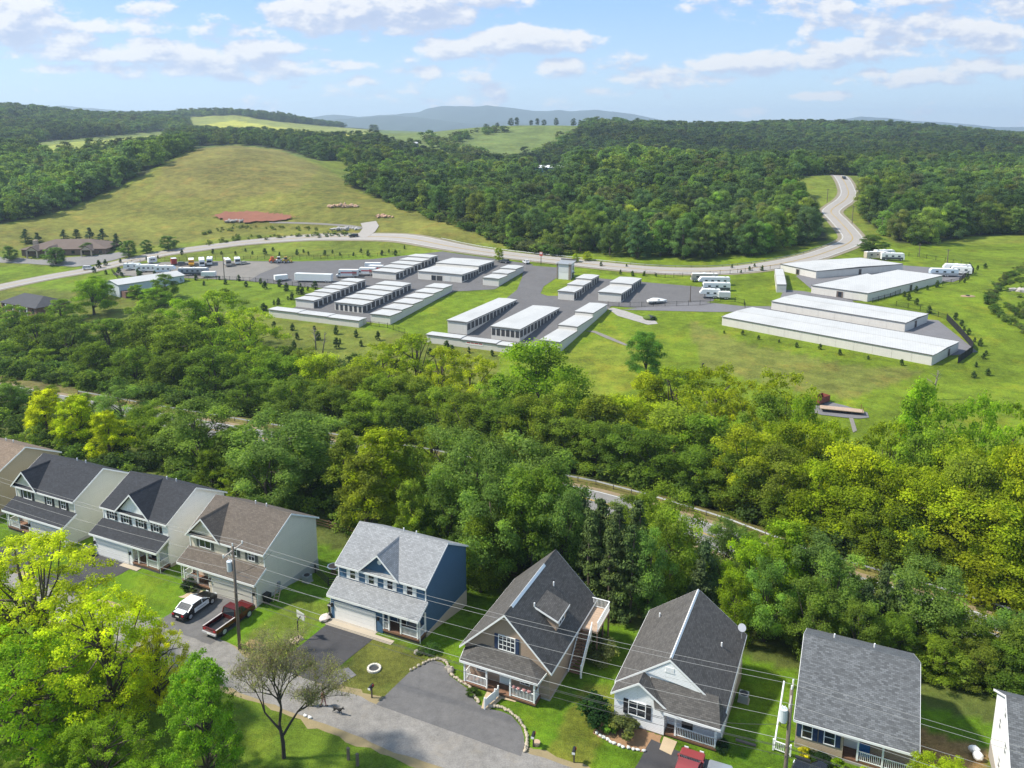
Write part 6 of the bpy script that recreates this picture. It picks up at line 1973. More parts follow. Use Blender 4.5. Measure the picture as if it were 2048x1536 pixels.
utility_pole('utility pole with grey transformer at the picture left edge', *POLES[0], 10.6)
utility_pole('wooden utility pole with grey transformer beside the maroon pickup', *POLES[1], 10.7)
utility_pole('utility pole with grey transformer beside the ranch house', *POLES[2], 10.6, True)
wire_l = pm('aluminium_wire', (.27, .27, .26), .6, .05, 1)
wire_d = pm('dark_cable', (.03, .03, .032), .6, .05, 1)
def wire(name, label, off, z, mat, r, sag=.9, group='overhead lines along the lane'):
    m = MB()
    ext = [(-150.0, 50.4)] + POLES
    for (s0, t0), (s1, t1) in zip(ext[:-1], ext[1:]):
        pts = []
        for i in range(13):
            f = i / 12
            x, y = W2(s0 + (s1 - s0) * f, t0 + (t1 - t0) * f + off)
            pts.append((x, y, z - sag * 4 * f * (1 - f)))
        m.tube(pts, r, 4, False)
    tag(m.build(name, mat, None, uv=False), label, 'power line', group)
wire('power_line', 'upper bare power line on the outer crossarm end', -1.2, 10.35, wire_l, .013, .8)
wire('power_line', 'upper bare power line on the pole tops', 0.0, 11.0, wire_l, .013, .75)
wire('power_line', 'upper bare power line on the house side crossarm end', 1.2, 10.6, wire_l, .013, .8)
wire('power_line', 'single bare neutral line below the transformers', 0.1, 8.2, wire_l, .013, .9)
wire('communication_cable', 'pale bundled cable, topmost of the lower bundle', .12, 6.5, wire_l, .02, .8)
wire('communication_cable', 'black cable second in the lower bundle', -.12, 6.1, wire_d, .02, .75)
wire('communication_cable', 'black cable third in the lower bundle', .15, 5.8, wire_d, .02, .8)
wire('communication_cable', 'lowest black cable of the bundle', -.15, 5.4, wire_d, .02, .7)
def drop(label, a, b, r=.018, mat=None):
    pts = [Vector(a).lerp(Vector(b), f / 10) - Vector((0, 0, .45 * 4 * f / 10 * (1 - f / 10))) for f in range(11)]
    tag(MB().tube(pts, r, 4, False).build('service_cable', mat or wire_d, None, uv=False), label, 'cable', 'service drops to the houses')
p1 = (*W2(*POLES[1]), 7.9)
p2 = (*W2(*POLES[2]), 7.9)
drop('service cable from middle pole to the beige house', p1, (*W2(-54.4, 58.5), 5.0))
drop('service cable from middle pole to the blue house', p1, (*W2(-36.0, 58.0), 2.9), mat=wire_l)
drop('service cable from right pole down to the bungalow', p2, (*W2(-12.2, 56.0), 2.4))
tag(MB().tube([Vector((*W2(-5.9, 51.6), 5.5)), Vector((*W2(-4.5, 51.65), 5.45))], .11, 8).build('cable_splice', black, None, uv=False), 'black splice case hanging on the cable left of the right pole', 'splice case')
tag(MB().tube([Vector((*W2(-1.9, 51.75), 5.5)), Vector((*W2(-.9, 51.75), 5.45))], .11, 8).build('cable_splice', black, None, uv=False), 'black splice case hanging on the cable right of the right pole', 'splice case')
tag(MB().tube([(*W2(-3.75, 58.6), .0), (*W2(-3.55, 61.8), 3.9)], .07, 8).build('white_boom_pole', white, None), 'long white pole leaning beside the ranch house', 'pole')
_rf = thing('porch_side_fence', 'low white railing beside the ranch house', 'fence', (*W2(-3.8, 58.4), 0), -AST)
railing(_rf, (0, 0), (1.3, -.1), .05, .8, name='railing_panel')
MB().box(-.06, .06, -.06, .06, 0, 1.0).build('post', white, _rf)
MB().box(1.24, 1.36, -.16, -.04, 0, 1.0).build('post', white, _rf)

# ------------------------------------------------------------------ yard things
def sth(name, label, cat, s, t, rz=0.0, group=None, up=.01):
    x, y = W2(s, t)
    return thing(name, label, cat, (x, y, tz(x, y) + up), -AST + rz, group)
def bin_(label, s, t, rz=0.0):
    h = sth('wheelie_bin', label, 'bin', s, t, rz, 'wheeled bins outside the houses')
    m = MB()
    m.add([(-.25, -.28, .06), (.25, -.28, .06), (.25, .28, .06), (-.25, .28, .06), (-.3, -.36, .98), (.3, -.36, .98), (.3, .36, .98), (-.3, .36, .98)], [(3, 2, 1, 0), (4, 5, 6, 7), (0, 1, 5, 4), (1, 2, 6, 5), (2, 3, 7, 6), (3, 0, 4, 7)])
    m.build('body', black, h)
    MB().prism([(-.40, .985), (.38, .985), (.34, 1.06), (-.3, 1.06)], 'x', -.32, .32).build('lid', black, h)
    for sg in (-1, 1):
        MB(Matrix.Translation((sg * .24, .3, .12)) @ Matrix.Rotation(math.pi / 2, 4, 'Y')).cyl((0, 0), .12, -.03, .03, 10).build('wheel', tyre, h)
bin_('black wheeled bin at the sage house garage', -84.9, 55.3)
bin_('second black wheeled bin at the sage house garage', -85.6, 55.3)
bin_('black wheeled bin at the white house garage corner', -79.5, 55.95)
bin_('second black wheeled bin at the white house garage corner', -79.75, 55.2)
bin_('black wheeled bin at the beige house corner', -54.15, 57.1)
bin_('black wheeled bin behind the blue house garage', -46.95, 58.6)
h = sth('hand_truck', 'wooden ladder frame leaning by the beige house bin', 'frame', -53.5, 57.6, RD(20))
for k in (-.25, .25):
    MB().bar((k, 0, 0), (k, .9, .9), .08, .06).build('rail', palewood, h)
for i in range(4):
    MB().bar((-.25, .15 + i * .22, .17 + i * .22), (.25, .15 + i * .22, .17 + i * .22), .05, .05).build('rung', palewood, h)
def ac_unit(label, s, t):
    h = sth('air_conditioner_unit', label, 'air conditioner', s, t)
    MB().box(-.4, .4, -.4, .4, .08, .8).build('casing', pm('ac_grey', (.30, .31, .31), .5), h)
    MB().cyl((0, 0), .34, .802, .83, 18).build('fan_grille', black, h)
    MB().box(-.48, .48, -.48, .48, -.9, .078).build('pad', conc, h)
ac_unit('round-topped air conditioner beside the beige house wall', -53.6, 62.8)
ac_unit('grey air conditioner beside the bungalow right wall', -6.9, 64.2)
h = sth('electric_meter', 'grey electric meter box on the beige house wall', 'meter', -54.5, 59.3)
MB().box(-.03, .14, -.16, .16, .7, 1.2).build('box', steel, h)
MB().tube([(.06, 0, -1.0), (.06, 0, .7)], .03, 6).build('conduit', steel, h)
def hoop():
    h = sth('basketball_hoop', 'freestanding basketball hoop on the lawn by the blue house drive', 'basketball hoop', -47.2, 53.6, RD(-15))
    MB().prism([(-.45, 0), (.45, 0), (.35, .16), (-.35, .16)], 'y', -.35, .35).build('base', pm('sand_tan', (.42, .32, .22), .8), h)
    MB().tube([(0, 0, .1), (0, 0, 2.0), (0, .35, 2.3)], .06, 8).build('pole', black, h)
    MB().box(-.6, .6, .36, .40, 2.0, 2.75).build('backboard', pm('clear_backboard', (.55, .55, .52), .3), h)
    MB().box(-.2, .2, .41, .425, 2.1, 2.35).build('target_square', white, h)
    n = 14
    m = MB()
    pts = [(.22 * math.cos(6.283 * i / n), .66 + .22 * math.sin(6.283 * i / n), 2.08) for i in range(n + 1)]
    m.tube(pts, .02, 5, False)
    m.build('rim', pm('rim_orange', (.5, .12, .02), .5), h)
    MB().tube([(0, .66, 2.07), (0, .66, 1.75)], [.22, .14], 10, False).build('net', white, h)
hoop()
h = sth('rock_pile_small', 'small heap of tan stones at the basketball hoop', 'stones', -47.3, 52.7)
for i in range(9):
    q = random.Random(i)
    MB().blob((q.uniform(-.4, .4), q.uniform(-.3, .3), .1 + .15 * (i > 5)), (.2, .17, .14), i, .25, 1).build('stone', pm('tan_stone', (.42, .33, .24), .9, .2, 2), h)
h = sth('fire_pit', 'round stone fire pit ring on the dry lawn', 'fire pit', -38.08, 53.08)
_st = MB().prism([(-.13, 0), (.13, 0), (.11, .16), (-.11, .16)], 'y', -.09, .09).mesh('stone')
_st.materials.append(pm('pale_ring_stone', (.58, .54, .47), .9, .15, 3))
for i in range(14):
    a = 6.283 * i / 14
    put('stone', _st, h, (.55 * math.cos(a), .55 * math.sin(a), 0), a + math.pi / 2)
MB().cyl((0, 0), .44, -.05, .03, 18).build('ash_bed', pm('ash', (.05, .05, .052), .95), h)
def mailbox(label, s, t, rz, col=None):
    h = sth('mailbox', label, 'mailbox', s, t, rz, 'roadside mailboxes')
    MB().box(-.05, .05, -.05, .05, -.2, 1.0).build('post', pm('mail_post', (.06, .05, .045), .8), h)
    MB().prism([(-.13, 1.0), (.13, 1.0), (.13, 1.17), (.07, 1.26), (-.07, 1.26), (-.13, 1.17)], 'y', -.38, .22).build('box', col or black, h)
    MB().box(-.12, .12, -.395, -.382, 1.01, 1.2).build('door', white, h)
    MB().box(.135, .15, -.05, .1, 1.15, 1.35).build('flag', pm('flag_red', (.4, .02, .02), .5), h)
mailbox('black mailbox on the dry lawn beside the lane', -36.1, 49.85, RD(0))
mailbox('black mailbox at the stone-edged parking corner', -21.2, 50.65, RD(10))
mailbox('black mailbox on the bungalow lawn at the bottom edge', -17.7, 50.5, RD(10))
h = sth('planter', 'round tan planter at the foot of the mailbox', 'planter', -21.05, 50.95)
MB().cyl((0, 0), .26, 0, .25, 14, .3).build('pot', pm('terracotta', (.42, .30, .2), .8), h)
# stone edging round the parking area
def edging(name, label, pts, col, w=.2):
    h = thing(name, label, 'stone edging', (*pts[0], 0.02))
    ln = [np.array(p) for p in pts]
    me = MB().blob((0, 0, .09), (.21, .13, .12), 3, .18, 1).mesh('stone')
    me.materials.append(pm('edging_' + name, col, .9, .3, 1.5, .3))
    q = random.Random(4)
    for a, b in zip(ln[:-1], ln[1:]):
        L = np.hypot(*(b - a))
        k = max(1, int(round(L / .36)))
        for i in range(k):
            p = a + (b - a) * (i + .5) / k
            o = put('stone', me, h, (p[0] - pts[0][0] + q.gauss(0, .03), p[1] - pts[0][1] + q.gauss(0, .03), 0), math.atan2(*(b - a)[::-1]) + q.gauss(0, .15))
            o.scale = (q.uniform(.75, 1.15), q.uniform(.8, 1.3), q.uniform(.8, 1.3))
E1 = catmull([W2(-34.95, 54.1), W2(-34.3, 55.7), W2(-33.6, 56.6), W2(-32.8, 56.7), W2(-31.8, 56.1), W2(-31.2, 55.3), W2(-30.1, 54.9), W2(-29.1, 54.6), W2(-28.2, 53.8), W2(-27.4, 53.2)], 4)
E2 = catmull([W2(-26.4, 53.1), W2(-25.4, 53.45), W2(-24.3, 53.2), W2(-22.9, 52.4), W2(-22.1, 51.4), W2(-21.75, 50.5), W2(-21.6, 49.8)], 5)
edging('stone_edging', 'rounded stone edging along the top of the parking area', [tuple(p) for p in E1], (.40, .34, .25))
edging('stone_edging', 'rounded stone edging round the right of the parking area', [tuple(p) for p in E2], (.42, .36, .27))
edging('stone_border', 'white painted stones along the bungalow flower bed', [W2(-17.2, 54.1), W2(-15.6, 53.6), W2(-14.1, 53.6), W2(-12.9, 53.9)], (.62, .6, .55))
for i, (s, t) in enumerate(((-31.9, 55.9), (-31.5, 55.6), (-31.6, 55.9), (-35.7, 56.6))):
    x, y = W2(s, t)
    tag(MB().blob((x, y, .15), (.3, .24, .25), i + 9, .2, 2).build('boulder', pm('boulder_grey', (.33, .29, .24), .9, .25, 1.5, .4), None), ['pale boulder at the bend of the stone edging', 'second boulder at the stone edging bend', 'small boulder behind the stone edging bend', 'boulder in the planting by the blue house'][i], 'boulder', 'garden boulders')
def ramp_fence():
    h = sth('ramp_fence', 'short curved white panel fence beside the cape house walk', 'fence', -26.6, 52.75)
    pts = [(0, 0), (.15, .7), (.32, 1.35), (.38, 1.85)]
    for a, b in zip(pts[:-1], pts[1:]):
        MB().bar((a[0], a[1], .5), (b[0], b[1], .52), .05, .78).build('panel', white, h)
    for p in (pts[0], pts[2], pts[3]):
        MB().box(p[0] - .06, p[0] + .06, p[1] - .06, p[1] + .06, 0, 1.1).build('post', white, h)
ramp_fence()
sheet('walkway', stp((-26.9, 52.7), (-26.2, 52.8), (-25.8, 54.5), (-24.6, 54.6), (-24.4, 55.0), (-27.4, 55.0), (-27.3, 54.0)), pm('walk_concrete', (.44, .34, .22), .9, .15, 1), .04, 4)
sheet('walkway', stp((-12.0, 54.6), (-11.0, 54.4), (-10.9, 56.0), (-12.0, 56.1)), pm('walk_concrete', (.44, .34, .22)), .04, 4)
sheet('flower_bed', stp((-17.3, 54.0), (-15.5, 53.5), (-13.0, 53.8), (-12.2, 54.3), (-12.1, 56.1), (-16.4, 56.1), (-17.4, 55.2)), pm('bark_mulch', (.27, .16, .085), .95, .3, 3, .4), .02, 4, .04)
sheet('straw_patch', stp((-51.4, 50.7), (-49.8, 50.6), (-49.5, 51.5), (-50.8, 51.9), (-51.5, 51.4)), pm('straw_mulch', (.36, .24, .11), .95, .35, 4, .4), .02, 4, .08)
sheet('soil_patch', stp((-50.5, 51.0), (-49.9, 51.0), (-49.9, 51.4), (-50.5, 51.4)), pm('dark_soil', (.04, .03, .02), .95, .3, 4), .03, 4, .05)
sheet('entry_step', stp((-74.4, 55.6), (-71.6, 55.6), (-71.6, 56.25), (-74.4, 56.25)), pm('apron_concrete', (.4, .34, .26)), .06, 4)
sheet('entry_walk', stp((-63.4, 53.9), (-61.9, 54.2), (-61.4, 55.8), (-62.8, 55.9)), pm('walk_concrete', (.44, .34, .22)), .03, 4, .05)
h = sth('kayak_pile', 'pale covered toys piled beside the blue house garage', 'pile', -46.9, 57.3)
MB().blob((0, 0, .2), (.55, .7, .25), 5, .15, 2).build('cover', pm('pale_tarp', (.62, .52, .46), .7), h)
MB().blob((.2, .5, .3), (.3, .3, .25), 6, .2, 1).build('toy', black, h)
h = sth('satellite_dish', 'grey satellite dish on the bungalow roof edge', 'satellite dish', -7.75, 67.2, 0, None, 4.7)
MB().tube([(0, 0, -.1), (0, 0, .8)], .04, 6).build('mast', steel, h)
MB(Matrix.Translation((0, -.05, 1.0)) @ Matrix.Rotation(RD(65), 4, 'X')).cyl((0, 0), .36, -.03, .03, 18).build('dish', pm('dish_grey', (.42, .43, .46), .4), h)
def table_set():
    h = sth('patio_table', 'octagonal patio table behind the beige house', 'table', -52.6, 66.2)
    MB().cyl((0, 0), .75, .95, 1.0, 8).build('top', white, h)
    MB().cyl((0, 0), .6, 1.003, 1.02, 8).build('inlay', pm('table_brown', (.22, .13, .08), .6), h)
    MB().cyl((0, 0), .3, 0, .948, 8).build('base', pm('table_brown', (.22, .13, .08)), h)
table_set()
h = sth('porch_chair', 'blue chair on the ranch house porch', 'chair', .75 + 2.0, 60.5, 0, None, .3)
MB().box(-.4, .4, -.3, .3, .3, .42).build('seat', pm('chair_blue', (.03, .14, .34), .6), h)
MB().box(-.4, .4, .2, .3, .42, 1.0).build('backrest', MATS['chair_blue'], h)
for xx in (-.35, .35):
    MB().box(xx - .03, xx + .03, -.28, -.22, 0, .3).box(xx - .03, xx + .03, .22, .28, 0, .3).build('leg', MATS['chair_blue'], h)
h = sth('porch_sofa', 'grey sofa on the blue house porch', 'sofa', -37.2, 58.7, 0, None, .52)
MB().box(-.8, .8, -.3, .3, .1, .42).build('seat', pm('sofa_grey', (.16, .16, .17), .9), h)
MB().box(-.8, .8, .2, .34, .42, .85).build('backrest', MATS['sofa_grey'], h)
h = sth('water_tanks', 'white plastic drums beside the right-hand house', 'drums', 11.1, 65.6)
MB().blob((0, 0, .35), (.4, .4, .38), 4, .06, 2).build('drum', white, h)
MB().blob((-.2, .75, .3), (.45, .35, .3), 5, .06, 2).build('drum', white, h)
for i, (s, t) in enumerate(((-33.8, 43.3), (-32.8, 43.1))):
    h = sth('fence_post', ['weathered wooden post in the grass below the lane', 'second weathered wooden post in the grass below the lane'][i], 'post', s, t, 0, 'old posts in the grass')
    MB().box(-.1, .1, -.08, .08, -.2, 1.0).build('timber', polewood, h)
    MB().box(-.11, .11, -.09, .09, 1.001, 1.05).build('cap', polewood, h)
h = sth('white_stones', 'two white stones at the lane edge by the bare tree', 'stones', -39.9, 45.6)
for k in (0, .5):
    MB().blob((k, 0, .1), (.2, .14, .14), 2 + int(k * 4), .2, 1).build('stone', white, h)
# split-rail fences of the back yards
def rail_fence(label, pts, mat, h=1.1, rails=3, name='rail_fence'):
    P3 = [(*W2(s, t),) for s, t in pts]
    r = thing(name, label, 'fence', (*P3[0], tz(*P3[0])))
    o = P3[0]
    z0 = tz(*o)
    for a, b in zip(P3[:-1], P3[1:]):
        L = math.hypot(b[0] - a[0], b[1] - a[1])
        k = max(1, int(L / 2.4))
        for i in range(k):
            p, q = [a[j] + (b[j] - a[j]) * i / k for j in (0, 1)], [a[j] + (b[j] - a[j]) * (i + 1) / k for j in (0, 1)]
            zp, zq = tz(*p) - z0, tz(*q) - z0
            MB().box(p[0] - o[0] - .06, p[0] - o[0] + .06, p[1] - o[1] - .06, p[1] - o[1] + .06, zp - .3, zp + h + .05).build('post', mat, r)
            for j in range(rails):
                zz = h * (j + 1) / rails - .08
                MB().bar((p[0] - o[0], p[1] - o[1], zp + zz), (q[0] - o[0], q[1] - o[1], zq + zz), .04, .11).build('rail', mat, r)
fw = pm('fence_wood', (.17, .10, .06), .85, .25, 2)
rail_fence('brown split-rail fence at the back of the beige house yard', [(-66, 76.5), (-53.5, 76.0), (-47, 75.5), (-34, 76)], fw)
rail_fence('short dark rail fence between the beige and blue houses', [(-54.4, 65.2), (-51.0, 63.2), (-47.0, 66.5)], pm('fence_dark', (.05, .045, .03), .85), 1.0, 4)

# ------------------------------------------------------------------ people and dog walking up the lane
def person(label, s, t, rz, top, trs, hair, hat=None, step=.16, hs=.93):
    """walking figure: skinned joint chain, one continuous body; clothes and hair as children"""
    h = sth('person', label, 'person', s, t, rz, None, .02)
    h.scale = (hs, hs, hs)
    J = {'pel': (0, 0, .94, .125), 'waist': (0, 0, 1.08, .115), 'chest': (0, .01, 1.30, .14), 'neck': (0, .01, 1.46, .055), 'head': (0, .02, 1.60, .085), 'top': (0, .02, 1.70, .07),
         'shl': (-.17, 0, 1.40, .065), 'ell': (-.24, -.10, 1.14, .042), 'wrl': (-.23, .05, .92, .033), 'hal': (-.23, .09, .84, .036), 'shr': (.17, 0, 1.40, .065), 'elr': (.24, .06, 1.14, .042), 'wrr': (.24, .18, .95, .033), 'har': (.24, .22, .88, .036),
         'hil': (-.09, 0, .90, .10), 'knl': (-.10, step, .50, .062), 'anl': (-.10, step * 1.3, .09, .042), 'tol': (-.10, step * 1.3 + .17, .04, .034), 'hir': (.09, 0, .90, .10), 'knr': (.10, -.02, .50, .062), 'anr': (.10, -step * 1.5, .11, .042), 'tor': (.10, -step * 1.5 + .16, .04, .034)}
    E = [('pel', 'waist'), ('waist', 'chest'), ('chest', 'neck'), ('neck', 'head'), ('head', 'top'), ('chest', 'shl'), ('shl', 'ell'), ('ell', 'wrl'), ('wrl', 'hal'), ('chest', 'shr'), ('shr', 'elr'), ('elr', 'wrr'), ('wrr', 'har'),
         ('pel', 'hil'), ('hil', 'knl'), ('knl', 'anl'), ('anl', 'tol'), ('pel', 'hir'), ('hir', 'knr'), ('knr', 'anr'), ('anr', 'tor')]
    def skin(name, keys, edges, grow, mat):
        me = bpy.data.meshes.new(name)
        ks = list(keys)
        me.from_pydata([J[k][:3] for k in ks], [(ks.index(a), ks.index(b)) for a, b in edges if a in ks and b in ks], [])
        o = obj(name, me, mat, h)
        md = o.modifiers.new('skin', 'SKIN')
        for i, k in enumerate(ks):
            d = me.skin_vertices[0].data[i] if me.skin_vertices else None
            if d:
                d.radius = (J[k][3] * grow, J[k][3] * grow * (.8 if k in ('chest', 'waist', 'pel') else 1))
                d.use_root = k == ks[0]
        sb = o.modifiers.new('sub', 'SUBSURF')
        sb.levels = sb.render_levels = 1
        return o
    def mk(name, keys, grow, mat):
        me = bpy.data.meshes.new(name)
        ks = list(keys)
        me.from_pydata([J[k][:3] for k in ks], [(ks.index(a), ks.index(b)) for a, b in E if a in ks and b in ks], [])
        o = obj(name, me, mat, h)
        bpy.context.view_layer.objects.active = o
        md = o.modifiers.new('skin', 'SKIN')
        if not me.skin_vertices:
            with bpy.context.temp_override(object=o, active_object=o):
                bpy.ops.mesh.customdata_skin_add()
        for i, k in enumerate(ks):
            d = me.skin_vertices[0].data[i]
            d.radius = (J[k][3] * grow, J[k][3] * grow)
            d.use_root = i == 0
        sb = o.modifiers.new('sub', 'SUBSURF')
        sb.levels = sb.render_levels = 1
        return o
    mk('body', J.keys(), 1.0, pm('skin', (.46, .30, .22), .6))
    mk('shirt', ['waist', 'pel', 'chest', 'shl', 'ell', 'shr', 'elr'], 1.14, top)
    mk('trousers', ['pel', 'hil', 'knl', 'anl', 'hir', 'knr', 'anr'], 1.16, trs)
    MB().blob((0, -.005, 1.68), (.1, .115, .1), 3, .05, 2).build('hair', hair, h, True)
    for sg in (-1, 1):
        MB().box(sg * .1 - .05, sg * .1 + .05, (step * 1.3 if sg < 0 else -step * 1.5) - .06, (step * 1.3 if sg < 0 else -step * 1.5) + .2, .0, .075).build('shoe', black, h)
person('person in blue shirt and dark trousers walking up the lane', -40.4, 46.75, RD(-85), pm('shirt_blue', (.10, .14, .24), .9), pm('trousers_dark', (.05, .05, .07), .9), pm('hair_dark', (.03, .02, .015), .8))
person('person in red plaid top walking behind the dog', -39.3, 47.25, RD(-80), pm('shirt_red', (.38, .09, .09), .9, .5, 9), pm('trousers_pink', (.33, .16, .15), .9), pm('hair_dark', (.03, .02, .015)))
def dog():
    h = sth('dog', 'black dog walking along the gravel lane', 'dog', -37.6, 47.05, RD(-90), None, .02)
    J = [(0, -.36, .46, .10), (0, -.1, .45, .105), (0, .2, .46, .13), (0, .36, .54, .085), (0, .50, .66, .07), (0, .60, .65, .055), (0, .70, .61, .035), (0, -.5, .54, .03), (0, -.66, .62, .018),
         (-.08, .26, .32, .05), (-.08, .28, .16, .03), (-.08, .30, .03, .03), (.08, .22, .32, .05), (.08, .18, .16, .03), (.08, .16, .03, .03),
         (-.08, -.32, .34, .06), (-.08, -.24, .24, .042), (-.08, -.40, .16, .028), (-.08, -.36, .03, .028), (.08, -.36, .34, .06), (.08, -.30, .24, .042), (.08, -.48, .16, .028), (.08, -.46, .03, .028)]
    E = [(0, 1), (1, 2), (2, 3), (3, 4), (4, 5), (5, 6), (0, 7), (7, 8), (2, 9), (9, 10), (10, 11), (2, 12), (12, 13), (13, 14), (0, 15), (15, 16), (16, 17), (17, 18), (0, 19), (19, 20), (20, 21), (21, 22)]
    me = bpy.data.meshes.new('body')
    me.from_pydata([j[:3] for j in J], E, [])
    o = obj('body', me, pm('dog_black', (.012, .012, .013), .7), h)
    bpy.context.view_layer.objects.active = o
    o.modifiers.new('skin', 'SKIN')
    if not me.skin_vertices:
        with bpy.context.temp_override(object=o, active_object=o):
            bpy.ops.mesh.customdata_skin_add()
    for i, j in enumerate(J):
        me.skin_vertices[0].data[i].radius = (j[3], j[3])
        me.skin_vertices[0].data[i].use_root = i == 1
    s = o.modifiers.new('sub', 'SUBSURF')
    s.levels = s.render_levels = 1
    for sg in (-1, 1):
        MB().prism([(.50, .70), (.56, .70), (.50, .82)], 'x', sg * .055 - .015, sg * .055 + .015).build('ear', MATS['dog_black'], h)
dog()

# ------------------------------------------------------------------ guardrails and yard fences
def guardrail(label, line, post=2.0, h=.72, off=0.0):
    L = [np.array(p[:2]) for p in line]
    o = (L[0][0], L[0][1], tz(*L[0]))
    r = thing('guardrail', label, 'guardrail', o, 0, 'roadside guardrails')
    zz = terrain(np.array([p[0] for p in L]), np.array([p[1] for p in L])) - o[2]
    P = [(p[0] - o[0], p[1] - o[1], z) for p, z in zip(L, zz)]
    for dz in (.0, -.14):
        MB().tube([(p[0], p[1], p[2] + h + dz) for p in P], .045, 5).build('rail', steel, r, uv=False)
    MB().tube([(p[0], p[1], p[2] + h - .07) for p in P], .03, 4).build('rail', steel, r, uv=False)
    me = MB().box(-.06, .06, -.06, .06, -.3, h + .05).mesh('post', uv=False)
    me.materials.append(polewood)
    acc = 0.0
    for a, b in zip(P[:-1], P[1:]):
        d = math.hypot(b[0] - a[0], b[1] - a[1])
        while acc < d:
            f = acc / d
            put('post', me, r, (a[0] + (b[0] - a[0]) * f, a[1] + (b[1] - a[1]) * f, a[2] + (b[2] - a[2]) * f))
            acc += post
        acc -= d
guardrail('long steel guardrail on the far side of the county road', [W2(s, float(rail_t(s))) for s in np.arange(-150, 45, 3.0)], 3.0)
def side(line, off):
    out = []
    for i, p in enumerate(line):
        d = np.array(line[min(i + 1, len(line) - 1)]) - np.array(line[max(i - 1, 0)])
        d = d / np.hypot(*d)
        out.append(np.array(p) + np.array([d[1], -d[0]]) * off)
    return out
_hw = [np.array(p) for p in HWL]
k0 = int(np.argmin([np.hypot(p[0] - atZ(860, 491, 362)[0], p[1] - atZ(860, 491, 362)[1]) for p in _hw]))
k1 = int(np.argmin([np.hypot(p[0] - atZ(1690, 490, 341)[0], p[1] - atZ(1690, 490, 341)[1]) for p in _hw]))
guardrail('steel guardrail on the wood side of the highway', side(_hw[k0:k1 + 3], -5.6), 6.0, .8)
def picket(label, pts, h=1.7, dense=.35, mat=None, px=True, name='metal_fence', post=3.0):
    """black metal picket fence: each post its own part, the hair-thin pickets of all panels together"""
    mat = mat or blackmetal
    P = [G(*p) for p in pts] if px else [(*W2(*p), tz(*W2(*p))) for p in pts]
    o = P[0]
    r = thing(name, label, 'fence', o, 0, 'black metal yard fences')
    me = MB().box(-.05, .05, -.05, .05, -.4, h + .1).mesh('post', uv=False)
    me.materials.append(mat)
    m = MB()
    for a, b in zip(P[:-1], P[1:]):
        L = math.hypot(b[0] - a[0], b[1] - a[1])
        k = max(1, int(L / post))
        for i in range(k + 1):
            x, y = a[0] + (b[0] - a[0]) * i / k, a[1] + (b[1] - a[1]) * i / k
            put('post', me, r, (x - o[0], y - o[1], tz(x, y) - o[2]))
        for i in range(k):
            q = []
            for j in (i, i + 1):
                x, y = a[0] + (b[0] - a[0]) * j / k, a[1] + (b[1] - a[1]) * j / k
                q.append(Vector((x - o[0], y - o[1], tz(x, y) - o[2])))
            for zz in (.2, h - .15):
                m.bar(q[0] + Vector((0, 0, zz)), q[1] + Vector((0, 0, zz)), .04, .05)
            n = int((q[1] - q[0]).length / dense)
            for j in range(n):
                c = q[0].lerp(q[1], (j + .5) / n)
                m.box(c.x - .012, c.x + .012, c.y - .012, c.y + .012, c.z + .05, c.z + h)
    m.build('pickets', mat, r, kind='stuff', uv=False)
picket('black metal fence along the front of the gravel trailer lot', [(224, 545), (236, 557), (300, 563), (360, 562), (433, 560), (500, 563), (585, 572), (662, 582)])
picket('black metal fence at the back of the west lot', [(240, 540), (264, 528), (330, 522), (460, 519), (600, 519), (740, 515), (800, 508)], 1.7, .5)
picket('short black metal fence between two blank storage rows', [(721, 650), (742, 652), (775, 656), (810, 668)], 1.6, .3)
picket('black metal fence curving along the boat yard', [(1216, 613), (1260, 614), (1330, 613), (1400, 611), (1440, 604), (1470, 604), (1488, 609), (1490, 616)], 1.7, .4)
picket('black metal fence on the bank behind the boat yard', [(1290, 549), (1330, 556), (1400, 552), (1460, 548), (1520, 541), (1560, 537)], 1.6, .5)
picket('black metal fence behind the far motorhomes', [(1800, 512), (1835, 514), (1890, 524), (1938, 534)], 1.7, .5)
picket('black metal fence round the east yard corner', [(1938, 534), (1947, 546), (1930, 556), (1918, 566), (1885, 572)], 1.8, .2)
picket('black metal fence along the notched shed lawn', [(1745, 606), (1780, 596), (1800, 588)], 1.6, .3)
picket('black metal fence between east yard and meadow', [(1792, 612), (1840, 622), (1895, 640)], 1.6, .35)
def screen_fence(label, pts, h=1.9):
    P = [G(*p) for p in pts]
    o = P[0]
    r = thing('screened_fence', label, 'fence', o)
    for a, b in zip(P[:-1], P[1:]):
        L = math.hypot(b[0] - a[0], b[1] - a[1])
        k = max(1, int(L / 2.5))
        for i in range(k):
            q = []
            for j in (i + .02, i + .98):
                x, y = a[0] + (b[0] - a[0]) * j / k, a[1] + (b[1] - a[1]) * j / k
                q.append(Vector((x - o[0], y - o[1], tz(x, y) - o[2] + h / 2)))
            MB().bar(q[0], q[1], .06, h).build('screen_panel', pm('black_screen', (.012, .012, .012), .8), r)
            MB().box(q[0].x - .06, q[0].x + .06, q[0].y - .06, q[0].y + .06, q[0].z - h / 2 - .4, q[0].z + h / 2 + .12).build('post', blackmetal, r)
screen_fence('solid black screened fence at the corner of the east yard', [(1893, 640), (1920, 668), (1945, 697), (1944, 706), (1915, 727)])

